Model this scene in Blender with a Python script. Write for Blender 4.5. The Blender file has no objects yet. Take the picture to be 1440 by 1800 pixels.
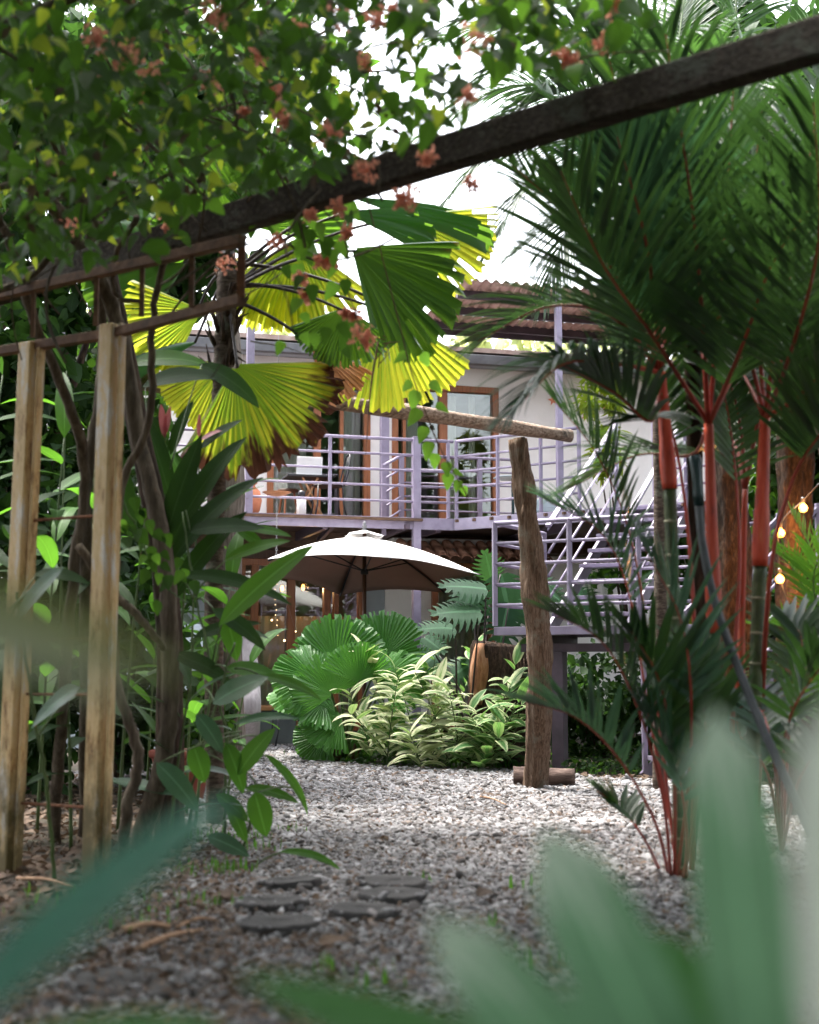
import bpy, math, random
import numpy as np
from mathutils import Vector, Matrix

# ------------------------------------------------------------------ camera, sky, sun, exposure
scn = bpy.context.scene
R = math.radians
PITCH = math.atan(270 / 2500)
cam_d = bpy.data.cameras.new('camera')
cam = bpy.data.objects.new('camera', cam_d)
scn.collection.objects.link(cam)
cam.location = (0, 0, 1.0)
cam.rotation_euler = (R(90) + PITCH, 0, 0)
cam_d.sensor_fit = 'VERTICAL'
cam_d.sensor_height = 36.0
cam_d.lens = 50.0
cam_d.clip_start = 0.02
cam_d.clip_end = 2000
cam_d.dof.use_dof = True
cam_d.dof.focus_distance = 14.0
cam_d.dof.aperture_fstop = 2.0
scn.camera = cam

SUN_EL, SUN_AZ = 70.0, -50.0      # degrees; azimuth from +Y (ahead of the camera), minus = to the left
world = bpy.data.worlds.new('World')
scn.world = world
world.use_nodes = True
wn = world.node_tree
bg = wn.nodes['Background']
sky = wn.nodes.new('ShaderNodeTexSky')
sky.sky_type = 'NISHITA'
sky.sun_disc = False
sky.sun_elevation = R(SUN_EL)
sky.sun_rotation = R(SUN_AZ)
sky.air_density = 1.0
sky.dust_density = 4.0
hs = wn.nodes.new('ShaderNodeHueSaturation')
hs.inputs['Saturation'].default_value = 0.28
wn.links.new(sky.outputs[0], hs.inputs['Color'])
wn.links.new(hs.outputs[0], bg.inputs['Color'])
bg.inputs['Strength'].default_value = 0.15
sun_d = bpy.data.lights.new('sun', 'SUN')
sun_d.energy = 1.5
sun_d.angle = R(12)
sun_d.color = (1.0, 0.95, 0.86)
sun = bpy.data.objects.new('sun', sun_d)
scn.collection.objects.link(sun)
_el, _az = R(SUN_EL), R(SUN_AZ)
_sd = Vector((math.sin(_az) * math.cos(_el), math.cos(_az) * math.cos(_el), math.sin(_el)))
sun.rotation_euler = _sd.to_track_quat('Z', 'Y').to_euler()
scn.view_settings.view_transform = 'Standard'
scn.view_settings.look = 'None'
scn.view_settings.gamma = 1.0
scn.view_settings.use_curve_mapping = False
scn.view_settings.exposure = 2.95
scn.cycles.max_bounces = 8
scn.cycles.transparent_max_bounces = 8
scn.cycles.diffuse_bounces = 4
scn.cycles.glossy_bounces = 3
scn.cycles.transmission_bounces = 6
scn.cycles.caustics_reflective = False
scn.cycles.caustics_refractive = False
scn.cycles.sample_clamp_indirect = 6.0
scn.cycles.use_denoising = True
try:
    scn.cycles.denoiser = 'OPENIMAGEDENOISE'
    scn.cycles.denoising_input_passes = 'RGB_ALBEDO_NORMAL'
except Exception:
    pass

rng = random.Random(7)
nrg = np.random.default_rng(7)

# ------------------------------------------------------------------ measuring the photograph
F = 2500.0
CAM = Vector((0, 0, 1.0))
_cp, _sp = math.cos(PITCH), math.sin(PITCH)

def ray(px, py):
    a = (px - 720) / F
    b = (900 - py) / F
    return Vector((a, _cp - b * _sp, _sp + b * _cp))

def P(px, py, Y):
    r = ray(px, py)
    return CAM + r * (Y / r.y)

def G(px, py, z=0.0):
    r = ray(px, py)
    return CAM + r * ((z - 1.0) / r.z)

def proj(p):
    d = Vector(p) - CAM
    f = d.y * _cp + d.z * _sp
    u = -d.y * _sp + d.z * _cp
    return 720 + F * d.x / f, 900 - F * u / f

# ------------------------------------------------------------------ materials
def new_mat(name):
    m = bpy.data.materials.new(name)
    m.use_nodes = True
    nt = m.node_tree
    return m, nt, nt.nodes['Principled BSDF']

def N(nt, t, **kw):
    n = nt.nodes.new(t)
    for k, v in kw.items():
        setattr(n, k, v)
    return n

def ramp(nt, stops, interp='LINEAR'):
    r = nt.nodes.new('ShaderNodeValToRGB')
    r.color_ramp.interpolation = interp
    e = r.color_ramp.elements
    while len(e) < len(stops):
        e.new(0.5)
    for k, (pos, c) in enumerate(stops):
        e[k].position = pos
        e[k].color = (c[0], c[1], c[2], 1)
    return r

def coords(nt, scale=(1, 1, 1), kind='Object'):
    tc = N(nt, 'ShaderNodeTexCoord')
    mp = N(nt, 'ShaderNodeMapping')
    mp.inputs['Scale'].default_value = scale
    nt.links.new(tc.outputs[kind], mp.inputs['Vector'])
    return mp.outputs['Vector']

def noise(nt, vec, scale, detail=4, rough=0.6):
    n = N(nt, 'ShaderNodeTexNoise')
    n.inputs['Scale'].default_value = scale
    n.inputs['Detail'].default_value = detail
    n.inputs['Roughness'].default_value = rough
    nt.links.new(vec, n.inputs['Vector'])
    return n.outputs['Fac']

def surf(name, stops, rough=0.6, scale=6.0, stretch=(1, 1, 1), bump=0.15, bscale=None, spec=0.4, metal=0.0, detail=6, bdist=0.01):
    """a plain surface: noise through a colour ramp, fine relief"""
    m, nt, b = new_mat(name)
    v = coords(nt, stretch)
    f = noise(nt, v, scale, detail)
    r = ramp(nt, stops)
    nt.links.new(f, r.inputs['Fac'])
    nt.links.new(r.outputs['Color'], b.inputs['Base Color'])
    b.inputs['Roughness'].default_value = rough
    b.inputs['Specular IOR Level'].default_value = spec
    b.inputs['Metallic'].default_value = metal
    if bump:
        bf = noise(nt, v, bscale or scale * 3, 6)
        bp = N(nt, 'ShaderNodeBump')
        bp.inputs['Strength'].default_value = bump
        bp.inputs['Distance'].default_value = bdist
        nt.links.new(bf, bp.inputs['Height'])
        nt.links.new(bp.outputs[0], b.inputs['Normal'])
    return m

def leaf_mat(name, dark, light, trans, tr=0.35, rough=0.42, spec=0.5, vein=0.25, tip=None, tipstart=0.8, edge=None, stripes=None, ymix=None, nscale=9.0):
    """leaf: reflected and transmitted light, a lighter midrib, per leaf variation"""
    m, nt, b = new_mat(name)
    L = nt.links
    oi = N(nt, 'ShaderNodeObjectInfo')
    at = N(nt, 'ShaderNodeAttribute', attribute_name='rnd')
    ad = N(nt, 'ShaderNodeMath', operation='ADD')
    L.new(oi.outputs['Random'], ad.inputs[0]); L.new(at.outputs['Fac'], ad.inputs[1])
    fr = N(nt, 'ShaderNodeMath', operation='FRACT'); L.new(ad.outputs[0], fr.inputs[0])
    v = coords(nt)
    nz = noise(nt, v, nscale, 3)
    mx = N(nt, 'ShaderNodeMath', operation='MULTIPLY_ADD')
    L.new(fr.outputs[0], mx.inputs[0]); mx.inputs[1].default_value = 0.7
    sb = N(nt, 'ShaderNodeMath', operation='MULTIPLY_ADD')
    L.new(nz, sb.inputs[0]); sb.inputs[1].default_value = 0.9; sb.inputs[2].default_value = -0.3
    L.new(sb.outputs[0], mx.inputs[2])
    r = ramp(nt, [(0.0, dark), (0.55, tuple((a + c) / 2 for a, c in zip(dark, light))), (1.0, light)])
    L.new(mx.outputs[0], r.inputs['Fac'])
    col = r.outputs['Color']
    uv = N(nt, 'ShaderNodeUVMap')
    sp = N(nt, 'ShaderNodeSeparateXYZ'); L.new(uv.outputs[0], sp.inputs[0])
    def mixc(fac, a, bcol):
        mm = N(nt, 'ShaderNodeMix', data_type='RGBA')
        L.new(fac, mm.inputs[0]); L.new(a, mm.inputs[6])
        if isinstance(bcol, tuple):
            mm.inputs[7].default_value = (*bcol, 1)
        else:
            L.new(bcol, mm.inputs[7])
        return mm.outputs[2]
    tcol = None
    if ymix:      # yellowing that runs along the segments of a fan
        w = noise(nt, coords(nt, (60, 1.2, 1), 'UV'), 1.0, 2)
        big = noise(nt, v, 3.0, 2)
        s1 = N(nt, 'ShaderNodeMath', operation='MULTIPLY_ADD'); L.new(w, s1.inputs[0]); s1.inputs[1].default_value = 2.4; L.new(big, s1.inputs[2])
        rr = ramp(nt, [(ymix[0], (0, 0, 0)), (ymix[1], (1, 1, 1))])
        s2 = N(nt, 'ShaderNodeMath', operation='MULTIPLY_ADD'); L.new(sp.outputs[1], s2.inputs[0]); s2.inputs[1].default_value = 0.55; L.new(s1.outputs[0], s2.inputs[2])
        dv = N(nt, 'ShaderNodeMath', operation='MULTIPLY'); L.new(s2.outputs[0], dv.inputs[0]); dv.inputs[1].default_value = 0.42
        L.new(dv.outputs[0], rr.inputs['Fac'])
        ym = N(nt, 'ShaderNodeMath', operation='MULTIPLY'); L.new(rr.outputs['Color'], ym.inputs[0]); ym.inputs[1].default_value = 1.0
        col = mixc(ym.outputs[0], col, ymix[2])
        tn = N(nt, 'ShaderNodeMix', data_type='RGBA')
        L.new(ym.outputs[0], tn.inputs[0]); tn.inputs[6].default_value = (*trans, 1); tn.inputs[7].default_value = (*ymix[3], 1)
        tcol = tn.outputs[2]
    if edge:      # variegation or scorched margin: |u-0.5| large
        a = N(nt, 'ShaderNodeMath', operation='SUBTRACT'); L.new(sp.outputs[0], a.inputs[0]); a.inputs[1].default_value = 0.5
        c = N(nt, 'ShaderNodeMath', operation='ABSOLUTE'); L.new(a.outputs[0], c.inputs[0])
        nn = noise(nt, coords(nt, (14, 2.0, 1), 'UV'), 1.5, 3)
        d = N(nt, 'ShaderNodeMath', operation='MULTIPLY_ADD'); L.new(nn, d.inputs[0]); d.inputs[1].default_value = 0.8; L.new(c.outputs[0], d.inputs[2])
        d2 = N(nt, 'ShaderNodeMath', operation='MULTIPLY_ADD'); L.new(fr.outputs[0], d2.inputs[0]); d2.inputs[1].default_value = 0.25; L.new(d.outputs[0], d2.inputs[2])
        er = ramp(nt, [(edge[0], (0, 0, 0)), (edge[1], (1, 1, 1))]); L.new(d2.outputs[0], er.inputs['Fac'])
        col = mixc(er.outputs['Color'], col, edge[2])
    if vein:
        a = N(nt, 'ShaderNodeMath', operation='SUBTRACT'); L.new(sp.outputs[0], a.inputs[0]); a.inputs[1].default_value = 0.5
        c = N(nt, 'ShaderNodeMath', operation='ABSOLUTE'); L.new(a.outputs[0], c.inputs[0])
        lt = N(nt, 'ShaderNodeMath', operation='LESS_THAN'); L.new(c.outputs[0], lt.inputs[0]); lt.inputs[1].default_value = 0.035
        ml = N(nt, 'ShaderNodeMath', operation='MULTIPLY'); L.new(lt.outputs[0], ml.inputs[0]); ml.inputs[1].default_value = vein
        col = mixc(ml.outputs[0], col, tuple(min(1, x * 2.2 + 0.03) for x in light))
    if tip:
        nn = noise(nt, coords(nt, (5, 0.6, 1), 'UV'), 2.0, 4)
        d = N(nt, 'ShaderNodeMath', operation='MULTIPLY_ADD'); L.new(nn, d.inputs[0]); d.inputs[1].default_value = 1.5
        L.new(sp.outputs[1], d.inputs[2])
        er = ramp(nt, [(tipstart, (0, 0, 0)), (min(1, tipstart + 0.05), (1, 1, 1))])
        dd = N(nt, 'ShaderNodeMath', operation='MULTIPLY'); L.new(d.outputs[0], dd.inputs[0]); dd.inputs[1].default_value = 0.5
        L.new(dd.outputs[0], er.inputs['Fac'])
        col = mixc(er.outputs['Color'], col, tip)
        if tcol is not None:
            tcol = mixc(er.outputs['Color'], tcol, tuple(x * 0.5 for x in tip))
    L.new(col, b.inputs['Base Color'])
    b.inputs['Roughness'].default_value = rough
    b.inputs['Specular IOR Level'].default_value = spec
    bp = N(nt, 'ShaderNodeBump'); bp.inputs['Strength'].default_value = 0.25; bp.inputs['Distance'].default_value = 0.004
    bn = noise(nt, coords(nt, (40, 3, 1), 'UV'), 1.5, 2)
    if vein:
        a_ = N(nt, 'ShaderNodeMath', operation='SUBTRACT'); L.new(sp.outputs[0], a_.inputs[0]); a_.inputs[1].default_value = 0.5
        b_ = N(nt, 'ShaderNodeMath', operation='ABSOLUTE'); L.new(a_.outputs[0], b_.inputs[0])
        c_ = N(nt, 'ShaderNodeMath', operation='MULTIPLY'); L.new(b_.outputs[0], c_.inputs[0]); c_.inputs[1].default_value = -26.0
        d_ = N(nt, 'ShaderNodeMath', operation='MULTIPLY_ADD'); L.new(sp.outputs[1], d_.inputs[0]); d_.inputs[1].default_value = 95.0; L.new(c_.outputs[0], d_.inputs[2])
        e_ = N(nt, 'ShaderNodeMath', operation='SINE'); L.new(d_.outputs[0], e_.inputs[0])
        f_ = N(nt, 'ShaderNodeMath', operation='MULTIPLY_ADD'); L.new(e_.outputs[0], f_.inputs[0]); f_.inputs[1].default_value = 0.22; L.new(bn, f_.inputs[2])
        bn = f_.outputs[0]
    L.new(bn, bp.inputs['Height']); L.new(bp.outputs[0], b.inputs['Normal'])
    t = N(nt, 'ShaderNodeBsdfTranslucent')
    if tcol is not None:
        L.new(tcol, t.inputs['Color'])
    else:
        t.inputs['Color'].default_value = (*trans, 1)
    ms = N(nt, 'ShaderNodeMixShader'); ms.inputs[0].default_value = tr
    L.new(b.outputs[0], ms.inputs[1]); L.new(t.outputs[0], ms.inputs[2])
    L.new(ms.outputs[0], nt.nodes['Material Output'].inputs['Surface'])
    return m

def bark_mat(name, c0, c1, c2, stretch=(9, 9, 1.2), scale=3.0, bump=0.8, rough=0.9, moss=None, dist=0.02):
    m, nt, b = new_mat(name)
    v = coords(nt, stretch)
    f = noise(nt, v, scale, 8, 0.7)
    r = ramp(nt, [(0.3, c0), (0.5, c1), (0.72, c2)])
    nt.links.new(f, r.inputs['Fac'])
    col = r.outputs['Color']
    if moss:
        g = noise(nt, coords(nt), 5.0, 5, 0.7)
        gr = ramp(nt, [(0.55, (0, 0, 0)), (0.66, (1, 1, 1))])
        nt.links.new(g, gr.inputs['Fac'])
        mm = N(nt, 'ShaderNodeMix', data_type='RGBA')
        nt.links.new(gr.outputs['Color'], mm.inputs[0]); nt.links.new(col, mm.inputs[6]); mm.inputs[7].default_value = (*moss, 1)
        col = mm.outputs[2]
    nt.links.new(col, b.inputs['Base Color'])
    b.inputs['Roughness'].default_value = rough
    b.inputs['Specular IOR Level'].default_value = 0.25
    bp = N(nt, 'ShaderNodeBump'); bp.inputs['Strength'].default_value = bump; bp.inputs['Distance'].default_value = dist
    nt.links.new(f, bp.inputs['Height']); nt.links.new(bp.outputs[0], b.inputs['Normal'])
    return m

def glass_mat(name, extra=0.06, tint=(0.9, 0.95, 0.92)):
    m, nt, b = new_mat(name)
    nt.nodes.remove(b)
    t = N(nt, 'ShaderNodeBsdfTransparent'); t.inputs[0].default_value = (*tint, 1)
    g = N(nt, 'ShaderNodeBsdfGlossy'); g.inputs['Roughness'].default_value = 0.01
    fz = N(nt, 'ShaderNodeFresnel'); fz.inputs[0].default_value = 1.5
    a = N(nt, 'ShaderNodeMath', operation='ADD'); nt.links.new(fz.outputs[0], a.inputs[0]); a.inputs[1].default_value = extra
    ms = N(nt, 'ShaderNodeMixShader')
    nt.links.new(a.outputs[0], ms.inputs[0]); nt.links.new(t.outputs[0], ms.inputs[1]); nt.links.new(g.outputs[0], ms.inputs[2])
    nt.links.new(ms.outputs[0], nt.nodes['Material Output'].inputs['Surface'])
    return m

def emit_mat(name, col, strength):
    m, nt, b = new_mat(name)
    b.inputs['Base Color'].default_value = (*col, 1)
    b.inputs['Emission Color'].default_value = (*col, 1)
    b.inputs['Emission Strength'].default_value = strength
    return m

M = {}
M['plaster'] = surf('plaster', [(0.3, (0.76, 0.72, 0.70)), (0.55, (0.83, 0.79, 0.77)), (0.8, (0.85, 0.82, 0.80))], 0.85, 2.5, bump=0.35, bscale=18, spec=0.2)
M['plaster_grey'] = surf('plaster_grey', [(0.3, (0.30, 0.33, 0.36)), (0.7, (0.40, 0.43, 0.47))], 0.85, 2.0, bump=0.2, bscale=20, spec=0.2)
M['plaster_blue'] = surf('plaster_blue', [(0.3, (0.50, 0.57, 0.64)), (0.7, (0.62, 0.69, 0.75))], 0.8, 2.0, bump=0.2, bscale=20)
M['inside'] = surf('inside', [(0.3, (0.30, 0.27, 0.23)), (0.7, (0.38, 0.35, 0.30))], 0.9, 1.5, bump=0)
M['concrete'] = surf('concrete', [(0.32, (0.07, 0.065, 0.06)), (0.5, (0.30, 0.29, 0.28)), (0.75, (0.50, 0.48, 0.46))], 0.95, 5.0, bump=0.6, bscale=25)
M['purple'] = surf('purple_paint', [(0.27, (0.13, 0.085, 0.075)), (0.34, (0.21, 0.175, 0.25)), (0.6, (0.27, 0.235, 0.325)), (0.82, (0.31, 0.28, 0.36))], 0.42, 7.0, bump=0.12, bscale=30, spec=0.5, detail=9)
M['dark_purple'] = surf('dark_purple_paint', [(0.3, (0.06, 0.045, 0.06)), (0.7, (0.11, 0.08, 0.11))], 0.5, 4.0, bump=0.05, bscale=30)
M['gutter'] = surf('gutter_grey', [(0.3, (0.10, 0.10, 0.11)), (0.7, (0.17, 0.17, 0.18))], 0.6, 5.0, bump=0.1)
M['eave'] = surf('eave_board', [(0.3, (0.30, 0.20, 0.17)), (0.7, (0.46, 0.36, 0.32))], 0.8, 8.0, bump=0.3)
M['door_wood'] = surf('door_wood', [(0.25, (0.17, 0.052, 0.018)), (0.5, (0.30, 0.10, 0.036)), (0.8, (0.40, 0.155, 0.06))], 0.45, 3.0, (14, 14, 1.0), bump=0.12, spec=0.5)
M['dark_wood'] = surf('dark_wood', [(0.25, (0.05, 0.022, 0.012)), (0.6, (0.10, 0.045, 0.026)), (0.85, (0.15, 0.07, 0.04))], 0.5, 3.0, (12, 12, 1.2), bump=0.15)
M['deck_wood'] = surf('deck_wood', [(0.25, (0.05, 0.028, 0.018)), (0.55, (0.11, 0.062, 0.040)), (0.85, (0.19, 0.115, 0.075))], 0.8, 3.0, (1.5, 10, 10), bump=0.3)
M['glass'] = glass_mat('window_glass', 0.04)
M['black'] = surf('black_metal', [(0.3, (0.012, 0.012, 0.014)), (0.7, (0.03, 0.03, 0.035))], 0.4, 8.0, bump=0.05)
M['tan_wood'] = surf('tan_wood', [(0.25, (0.32, 0.16, 0.07)), (0.7, (0.52, 0.30, 0.16))], 0.5, 4.0, (10, 10, 1), bump=0.1)
M['white_plastic'] = surf('white_plastic', [(0.3, (0.70, 0.70, 0.70)), (0.7, (0.80, 0.80, 0.80))], 0.4, 3.0, bump=0.02)
M['copper'] = surf('copper_bowl', [(0.3, (0.24, 0.10, 0.05)), (0.7, (0.42, 0.19, 0.10))], 0.45, 6.0, bump=0.1, metal=0.3)
M['terracotta'] = surf('terracotta', [(0.3, (0.42, 0.15, 0.08)), (0.6, (0.55, 0.22, 0.12)), (0.85, (0.62, 0.33, 0.22))], 0.85, 6.0, bump=0.2)
M['red_pot'] = surf('red_pot', [(0.3, (0.16, 0.035, 0.025)), (0.7, (0.28, 0.07, 0.045))], 0.6, 6.0, bump=0.2)
M['starfish'] = surf('starfish', [(0.3, (0.62, 0.20, 0.12)), (0.7, (0.74, 0.30, 0.19))], 0.8, 12.0, bump=0.5)
M['steel'] = surf('steel', [(0.3, (0.25, 0.25, 0.26)), (0.7, (0.45, 0.45, 0.46))], 0.35, 12.0, bump=0.05, metal=0.8)
M['soil'] = surf('soil', [(0.3, (0.014, 0.010, 0.007)), (0.5, (0.032, 0.022, 0.014)), (0.66, (0.035, 0.034, 0.018)), (0.8, (0.07, 0.052, 0.034))], 0.95, 1.6, bump=0.9, bscale=30, detail=10, bdist=0.03)
M['gravel_bed'] = surf('gravel_bed', [(0.35, (0.10, 0.085, 0.075)), (0.55, (0.25, 0.23, 0.22)), (0.75, (0.42, 0.40, 0.39))], 0.95, 45, bump=1.0, bscale=60, detail=8, bdist=0.02)
M['terrace'] = surf('terrace_slab', [(0.3, (0.22, 0.21, 0.21)), (0.7, (0.34, 0.33, 0.33))], 0.9, 3.0, bump=0.3)
M['slab'] = surf('slab_stone', [(0.3, (0.016, 0.015, 0.015)), (0.52, (0.036, 0.034, 0.034)), (0.8, (0.075, 0.07, 0.068))], 0.85, 9.0, bump=0.8, bscale=30)
M['slab_pale'] = surf('slab_pale', [(0.3, (0.22, 0.22, 0.23)), (0.7, (0.36, 0.36, 0.38))], 0.85, 9.0, bump=0.5, bscale=30)
M['post_bark'] = bark_mat('weathered_post', (0.030, 0.018, 0.012), (0.16, 0.10, 0.065), (0.30, 0.22, 0.165), stretch=(26, 26, 2.4), moss=(0.20, 0.17, 0.13), bump=1.0, dist=0.035)
M['log'] = bark_mat('weathered_log', (0.035, 0.025, 0.02), (0.30, 0.215, 0.165), (0.52, 0.43, 0.37), stretch=(2.5, 18, 18), bump=1.0, moss=(0.05, 0.045, 0.04))
M['log_dark'] = bark_mat('dark_log', (0.016, 0.010, 0.009), (0.07, 0.045, 0.037), (0.18, 0.13, 0.11), stretch=(1.5, 8, 8), bump=0.9)
M['beam'] = bark_mat('old_beam', (0.012, 0.009, 0.007), (0.040, 0.030, 0.023), (0.115, 0.095, 0.078), stretch=(2.0, 18, 18), bump=0.9, moss=(0.085, 0.09, 0.075))
M['trunk'] = bark_mat('palm_trunk_bark', (0.020, 0.014, 0.010), (0.075, 0.052, 0.040), (0.20, 0.155, 0.125), stretch=(5, 5, 16), bump=0.7, moss=(0.16, 0.17, 0.13))
M['bark_dark'] = bark_mat('dark_bark', (0.012, 0.008, 0.006), (0.045, 0.028, 0.02), (0.12, 0.075, 0.05), bump=1.0)
M['bark_grey'] = bark_mat('grey_bark', (0.05, 0.04, 0.033), (0.16, 0.13, 0.11), (0.30, 0.26, 0.22), bump=0.9)
M['bark_rough'] = bark_mat('rough_bark', (0.012, 0.008, 0.006), (0.060, 0.036, 0.024), (0.17, 0.105, 0.07), stretch=(10, 10, 3.0), scale=4, bump=1.0, dist=0.06)
M['vine_bark'] = bark_mat('vine_bark', (0.03, 0.022, 0.015), (0.09, 0.07, 0.05), (0.20, 0.17, 0.13), bump=0.6)
M['pale_bark'] = bark_mat('pale_bark', (0.30, 0.27, 0.28), (0.42, 0.38, 0.40), (0.52, 0.49, 0.52), bump=0.3)
M['stump_cut'] = bark_mat('stump_cut', (0.16, 0.06, 0.03), (0.42, 0.19, 0.10), (0.66, 0.40, 0.26), stretch=(5, 5, 1.2), bump=0.7)
def gate_paint():
    m, nt, b = new_mat('flaking_ochre_paint')
    v = coords(nt, (1, 1, 0.25))
    f = noise(nt, v, 9, 9, 0.78)
    r = ramp(nt, [(0.36, (0.10, 0.05, 0.022)), (0.42, (0.42, 0.25, 0.10)), (0.47, (0.60, 0.42, 0.20)), (0.55, (0.66, 0.48, 0.26)), (0.575, (0.62, 0.53, 0.43)), (0.64, (0.74, 0.69, 0.63))])
    nt.links.new(f, r.inputs['Fac'])
    gz = N(nt, 'ShaderNodeSeparateXYZ'); tc = N(nt, 'ShaderNodeTexCoord'); nt.links.new(tc.outputs['Object'], gz.inputs[0])
    f2 = noise(nt, coords(nt, (1, 1, 0.5)), 9, 6, 0.7)
    md = N(nt, 'ShaderNodeMath', operation='MULTIPLY_ADD'); nt.links.new(f2, md.inputs[0]); md.inputs[1].default_value = 1.6; nt.links.new(gz.outputs[2], md.inputs[2])
    rr = ramp(nt, [(0.48, (1, 1, 1)), (0.72, (0, 0, 0))])
    mq = N(nt, 'ShaderNodeMath', operation='MULTIPLY'); nt.links.new(md.outputs[0], mq.inputs[0]); mq.inputs[1].default_value = 0.5
    nt.links.new(mq.outputs[0], rr.inputs['Fac'])
    mm = N(nt, 'ShaderNodeMix', data_type='RGBA')
    nt.links.new(rr.outputs['Color'], mm.inputs[0]); nt.links.new(r.outputs['Color'], mm.inputs[6]); mm.inputs[7].default_value = (0.12, 0.09, 0.03, 1)
    nt.links.new(mm.outputs[2], b.inputs['Base Color'])
    b.inputs['Roughness'].default_value = 0.6
    bp = N(nt, 'ShaderNodeBump'); bp.inputs['Strength'].default_value = 0.5; bp.inputs['Distance'].default_value = 0.004
    nt.links.new(f, bp.inputs['Height']); nt.links.new(bp.outputs[0], b.inputs['Normal'])
    return m
M['gate'] = gate_paint()
M['gate_dark'] = surf('old_brown_steel', [(0.3, (0.05, 0.025, 0.015)), (0.55, (0.15, 0.075, 0.04)), (0.8, (0.27, 0.15, 0.085))], 0.7, 14, bump=0.4)
M['rust'] = surf('rusty_rod', [(0.3, (0.07, 0.025, 0.012)), (0.7, (0.20, 0.08, 0.035))], 0.85, 30, bump=0.5)
M['hose'] = surf('grey_hose', [(0.3, (0.045, 0.048, 0.055)), (0.7, (0.085, 0.09, 0.10))], 0.5, 12, bump=0.1)
M['teal'] = surf('teal_fitting', [(0.3, (0.008, 0.022, 0.026)), (0.7, (0.02, 0.05, 0.055))], 0.25, 12, bump=0.05)
M['cloth_grey'] = surf('planter_grey', [(0.3, (0.11, 0.13, 0.13)), (0.7, (0.18, 0.20, 0.20))], 0.8, 4, bump=0.1)
M['orange_top'] = surf('orange_top', [(0.3, (0.42, 0.20, 0.08)), (0.7, (0.55, 0.28, 0.12))], 0.5, 5, (1, 6, 6), bump=0.1)
M['cushion'] = surf('pale_cushion', [(0.3, (0.42, 0.50, 0.54)), (0.7, (0.52, 0.60, 0.64))], 0.9, 6, bump=0.2)
M['tile'] = surf('roof_tile', [(0.3, (0.10, 0.045, 0.03)), (0.5, (0.24, 0.115, 0.075)), (0.75, (0.38, 0.24, 0.18))], 0.85, 7, bump=0.4)
M['zinc_red'] = surf('corrugated_red', [(0.3, (0.42, 0.25, 0.22)), (0.6, (0.54, 0.35, 0.31)), (0.85, (0.64, 0.45, 0.41))], 0.55, 5, bump=0.1)
def cloth_mat(name, col, trans, tr, rough=0.8, folds=0.0):
    m, nt, b = new_mat(name)
    cr = ramp(nt, [(0.3, tuple(x * 0.86 for x in col)), (0.6, col)]); nt.links.new(noise(nt, coords(nt), 2.5, 6), cr.inputs['Fac']); nt.links.new(cr.outputs['Color'], b.inputs['Base Color'])
    b.inputs['Roughness'].default_value = rough
    b.inputs['Specular IOR Level'].default_value = 0.15
    f = noise(nt, coords(nt), 160, 3)
    bp = N(nt, 'ShaderNodeBump'); bp.inputs['Strength'].default_value = 0.15; bp.inputs['Distance'].default_value = 0.002
    nt.links.new(f, bp.inputs['Height']); nt.links.new(bp.outputs[0], b.inputs['Normal'])
    t = N(nt, 'ShaderNodeBsdfTranslucent'); t.inputs['Color'].default_value = (*trans, 1)
    ms = N(nt, 'ShaderNodeMixShader'); ms.inputs[0].default_value = tr
    nt.links.new(b.outputs[0], ms.inputs[1]); nt.links.new(t.outputs[0], ms.inputs[2])
    nt.links.new(ms.outputs[0], nt.nodes['Material Output'].inputs['Surface'])
    return m
M['canvas'] = cloth_mat('umbrella_canvas', (0.80, 0.79, 0.78), (0.70, 0.38, 0.26), 0.05)
M['shaded_underside'] = cloth_mat('umbrella_shaded_underside', (0.30, 0.21, 0.185), (0.6, 0.32, 0.24), 0.08)  # brown underside of the canvas, its shade put into the colour
M['curtain'] = cloth_mat('curtain_cloth', (0.72, 0.66, 0.60), (0.7, 0.6, 0.5), 0.25)
M['bulb'] = emit_mat('warm_bulb', (1.0, 0.36, 0.08), 0.9)
M['fairy'] = emit_mat('fairy_bulb', (1.0, 0.62, 0.30), 1.2)

# leaves
M['l_vine'] = leaf_mat('vine_leaf', (0.006, 0.017, 0.006), (0.021, 0.052, 0.013), (0.14, 0.33, 0.03), 0.26, rough=0.6, spec=0.15)
M['l_fresh'] = leaf_mat('fresh_vine_leaf', (0.03, 0.09, 0.012), (0.06, 0.15, 0.02), (0.26, 0.56, 0.05), 0.40, rough=0.55, spec=0.2)
M['l_dark'] = leaf_mat('dark_leaf', (0.008, 0.021, 0.008), (0.022, 0.052, 0.015), (0.07, 0.17, 0.025), 0.22, rough=0.6, spec=0.1)
M['l_ginger'] = leaf_mat('ginger_leaf', (0.014, 0.045, 0.011), (0.042, 0.110, 0.020), (0.17, 0.44, 0.035), 0.34, rough=0.5, spec=0.15, vein=0.8, nscale=3)
M['l_glossy'] = leaf_mat('glossy_leaf', (0.018, 0.050, 0.026), (0.04, 0.10, 0.05), (0.10, 0.26, 0.06), 0.2, rough=0.4, spec=0.3, vein=0.6)
M['l_fan'] = leaf_mat('fan_leaf', (0.018, 0.062, 0.030), (0.048, 0.125, 0.060), (0.20, 0.42, 0.03), 0.24, rough=0.32, vein=0, nscale=3)
M['l_fan_yellow'] = leaf_mat('fan_leaf_yellow', (0.055, 0.12, 0.015), (0.12, 0.20, 0.022), (0.30, 0.48, 0.03), 0.60, rough=0.5, vein=0, nscale=3,
                             ymix=(0.70, 0.94, (0.30, 0.31, 0.02), (0.66, 0.66, 0.045)))
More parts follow.
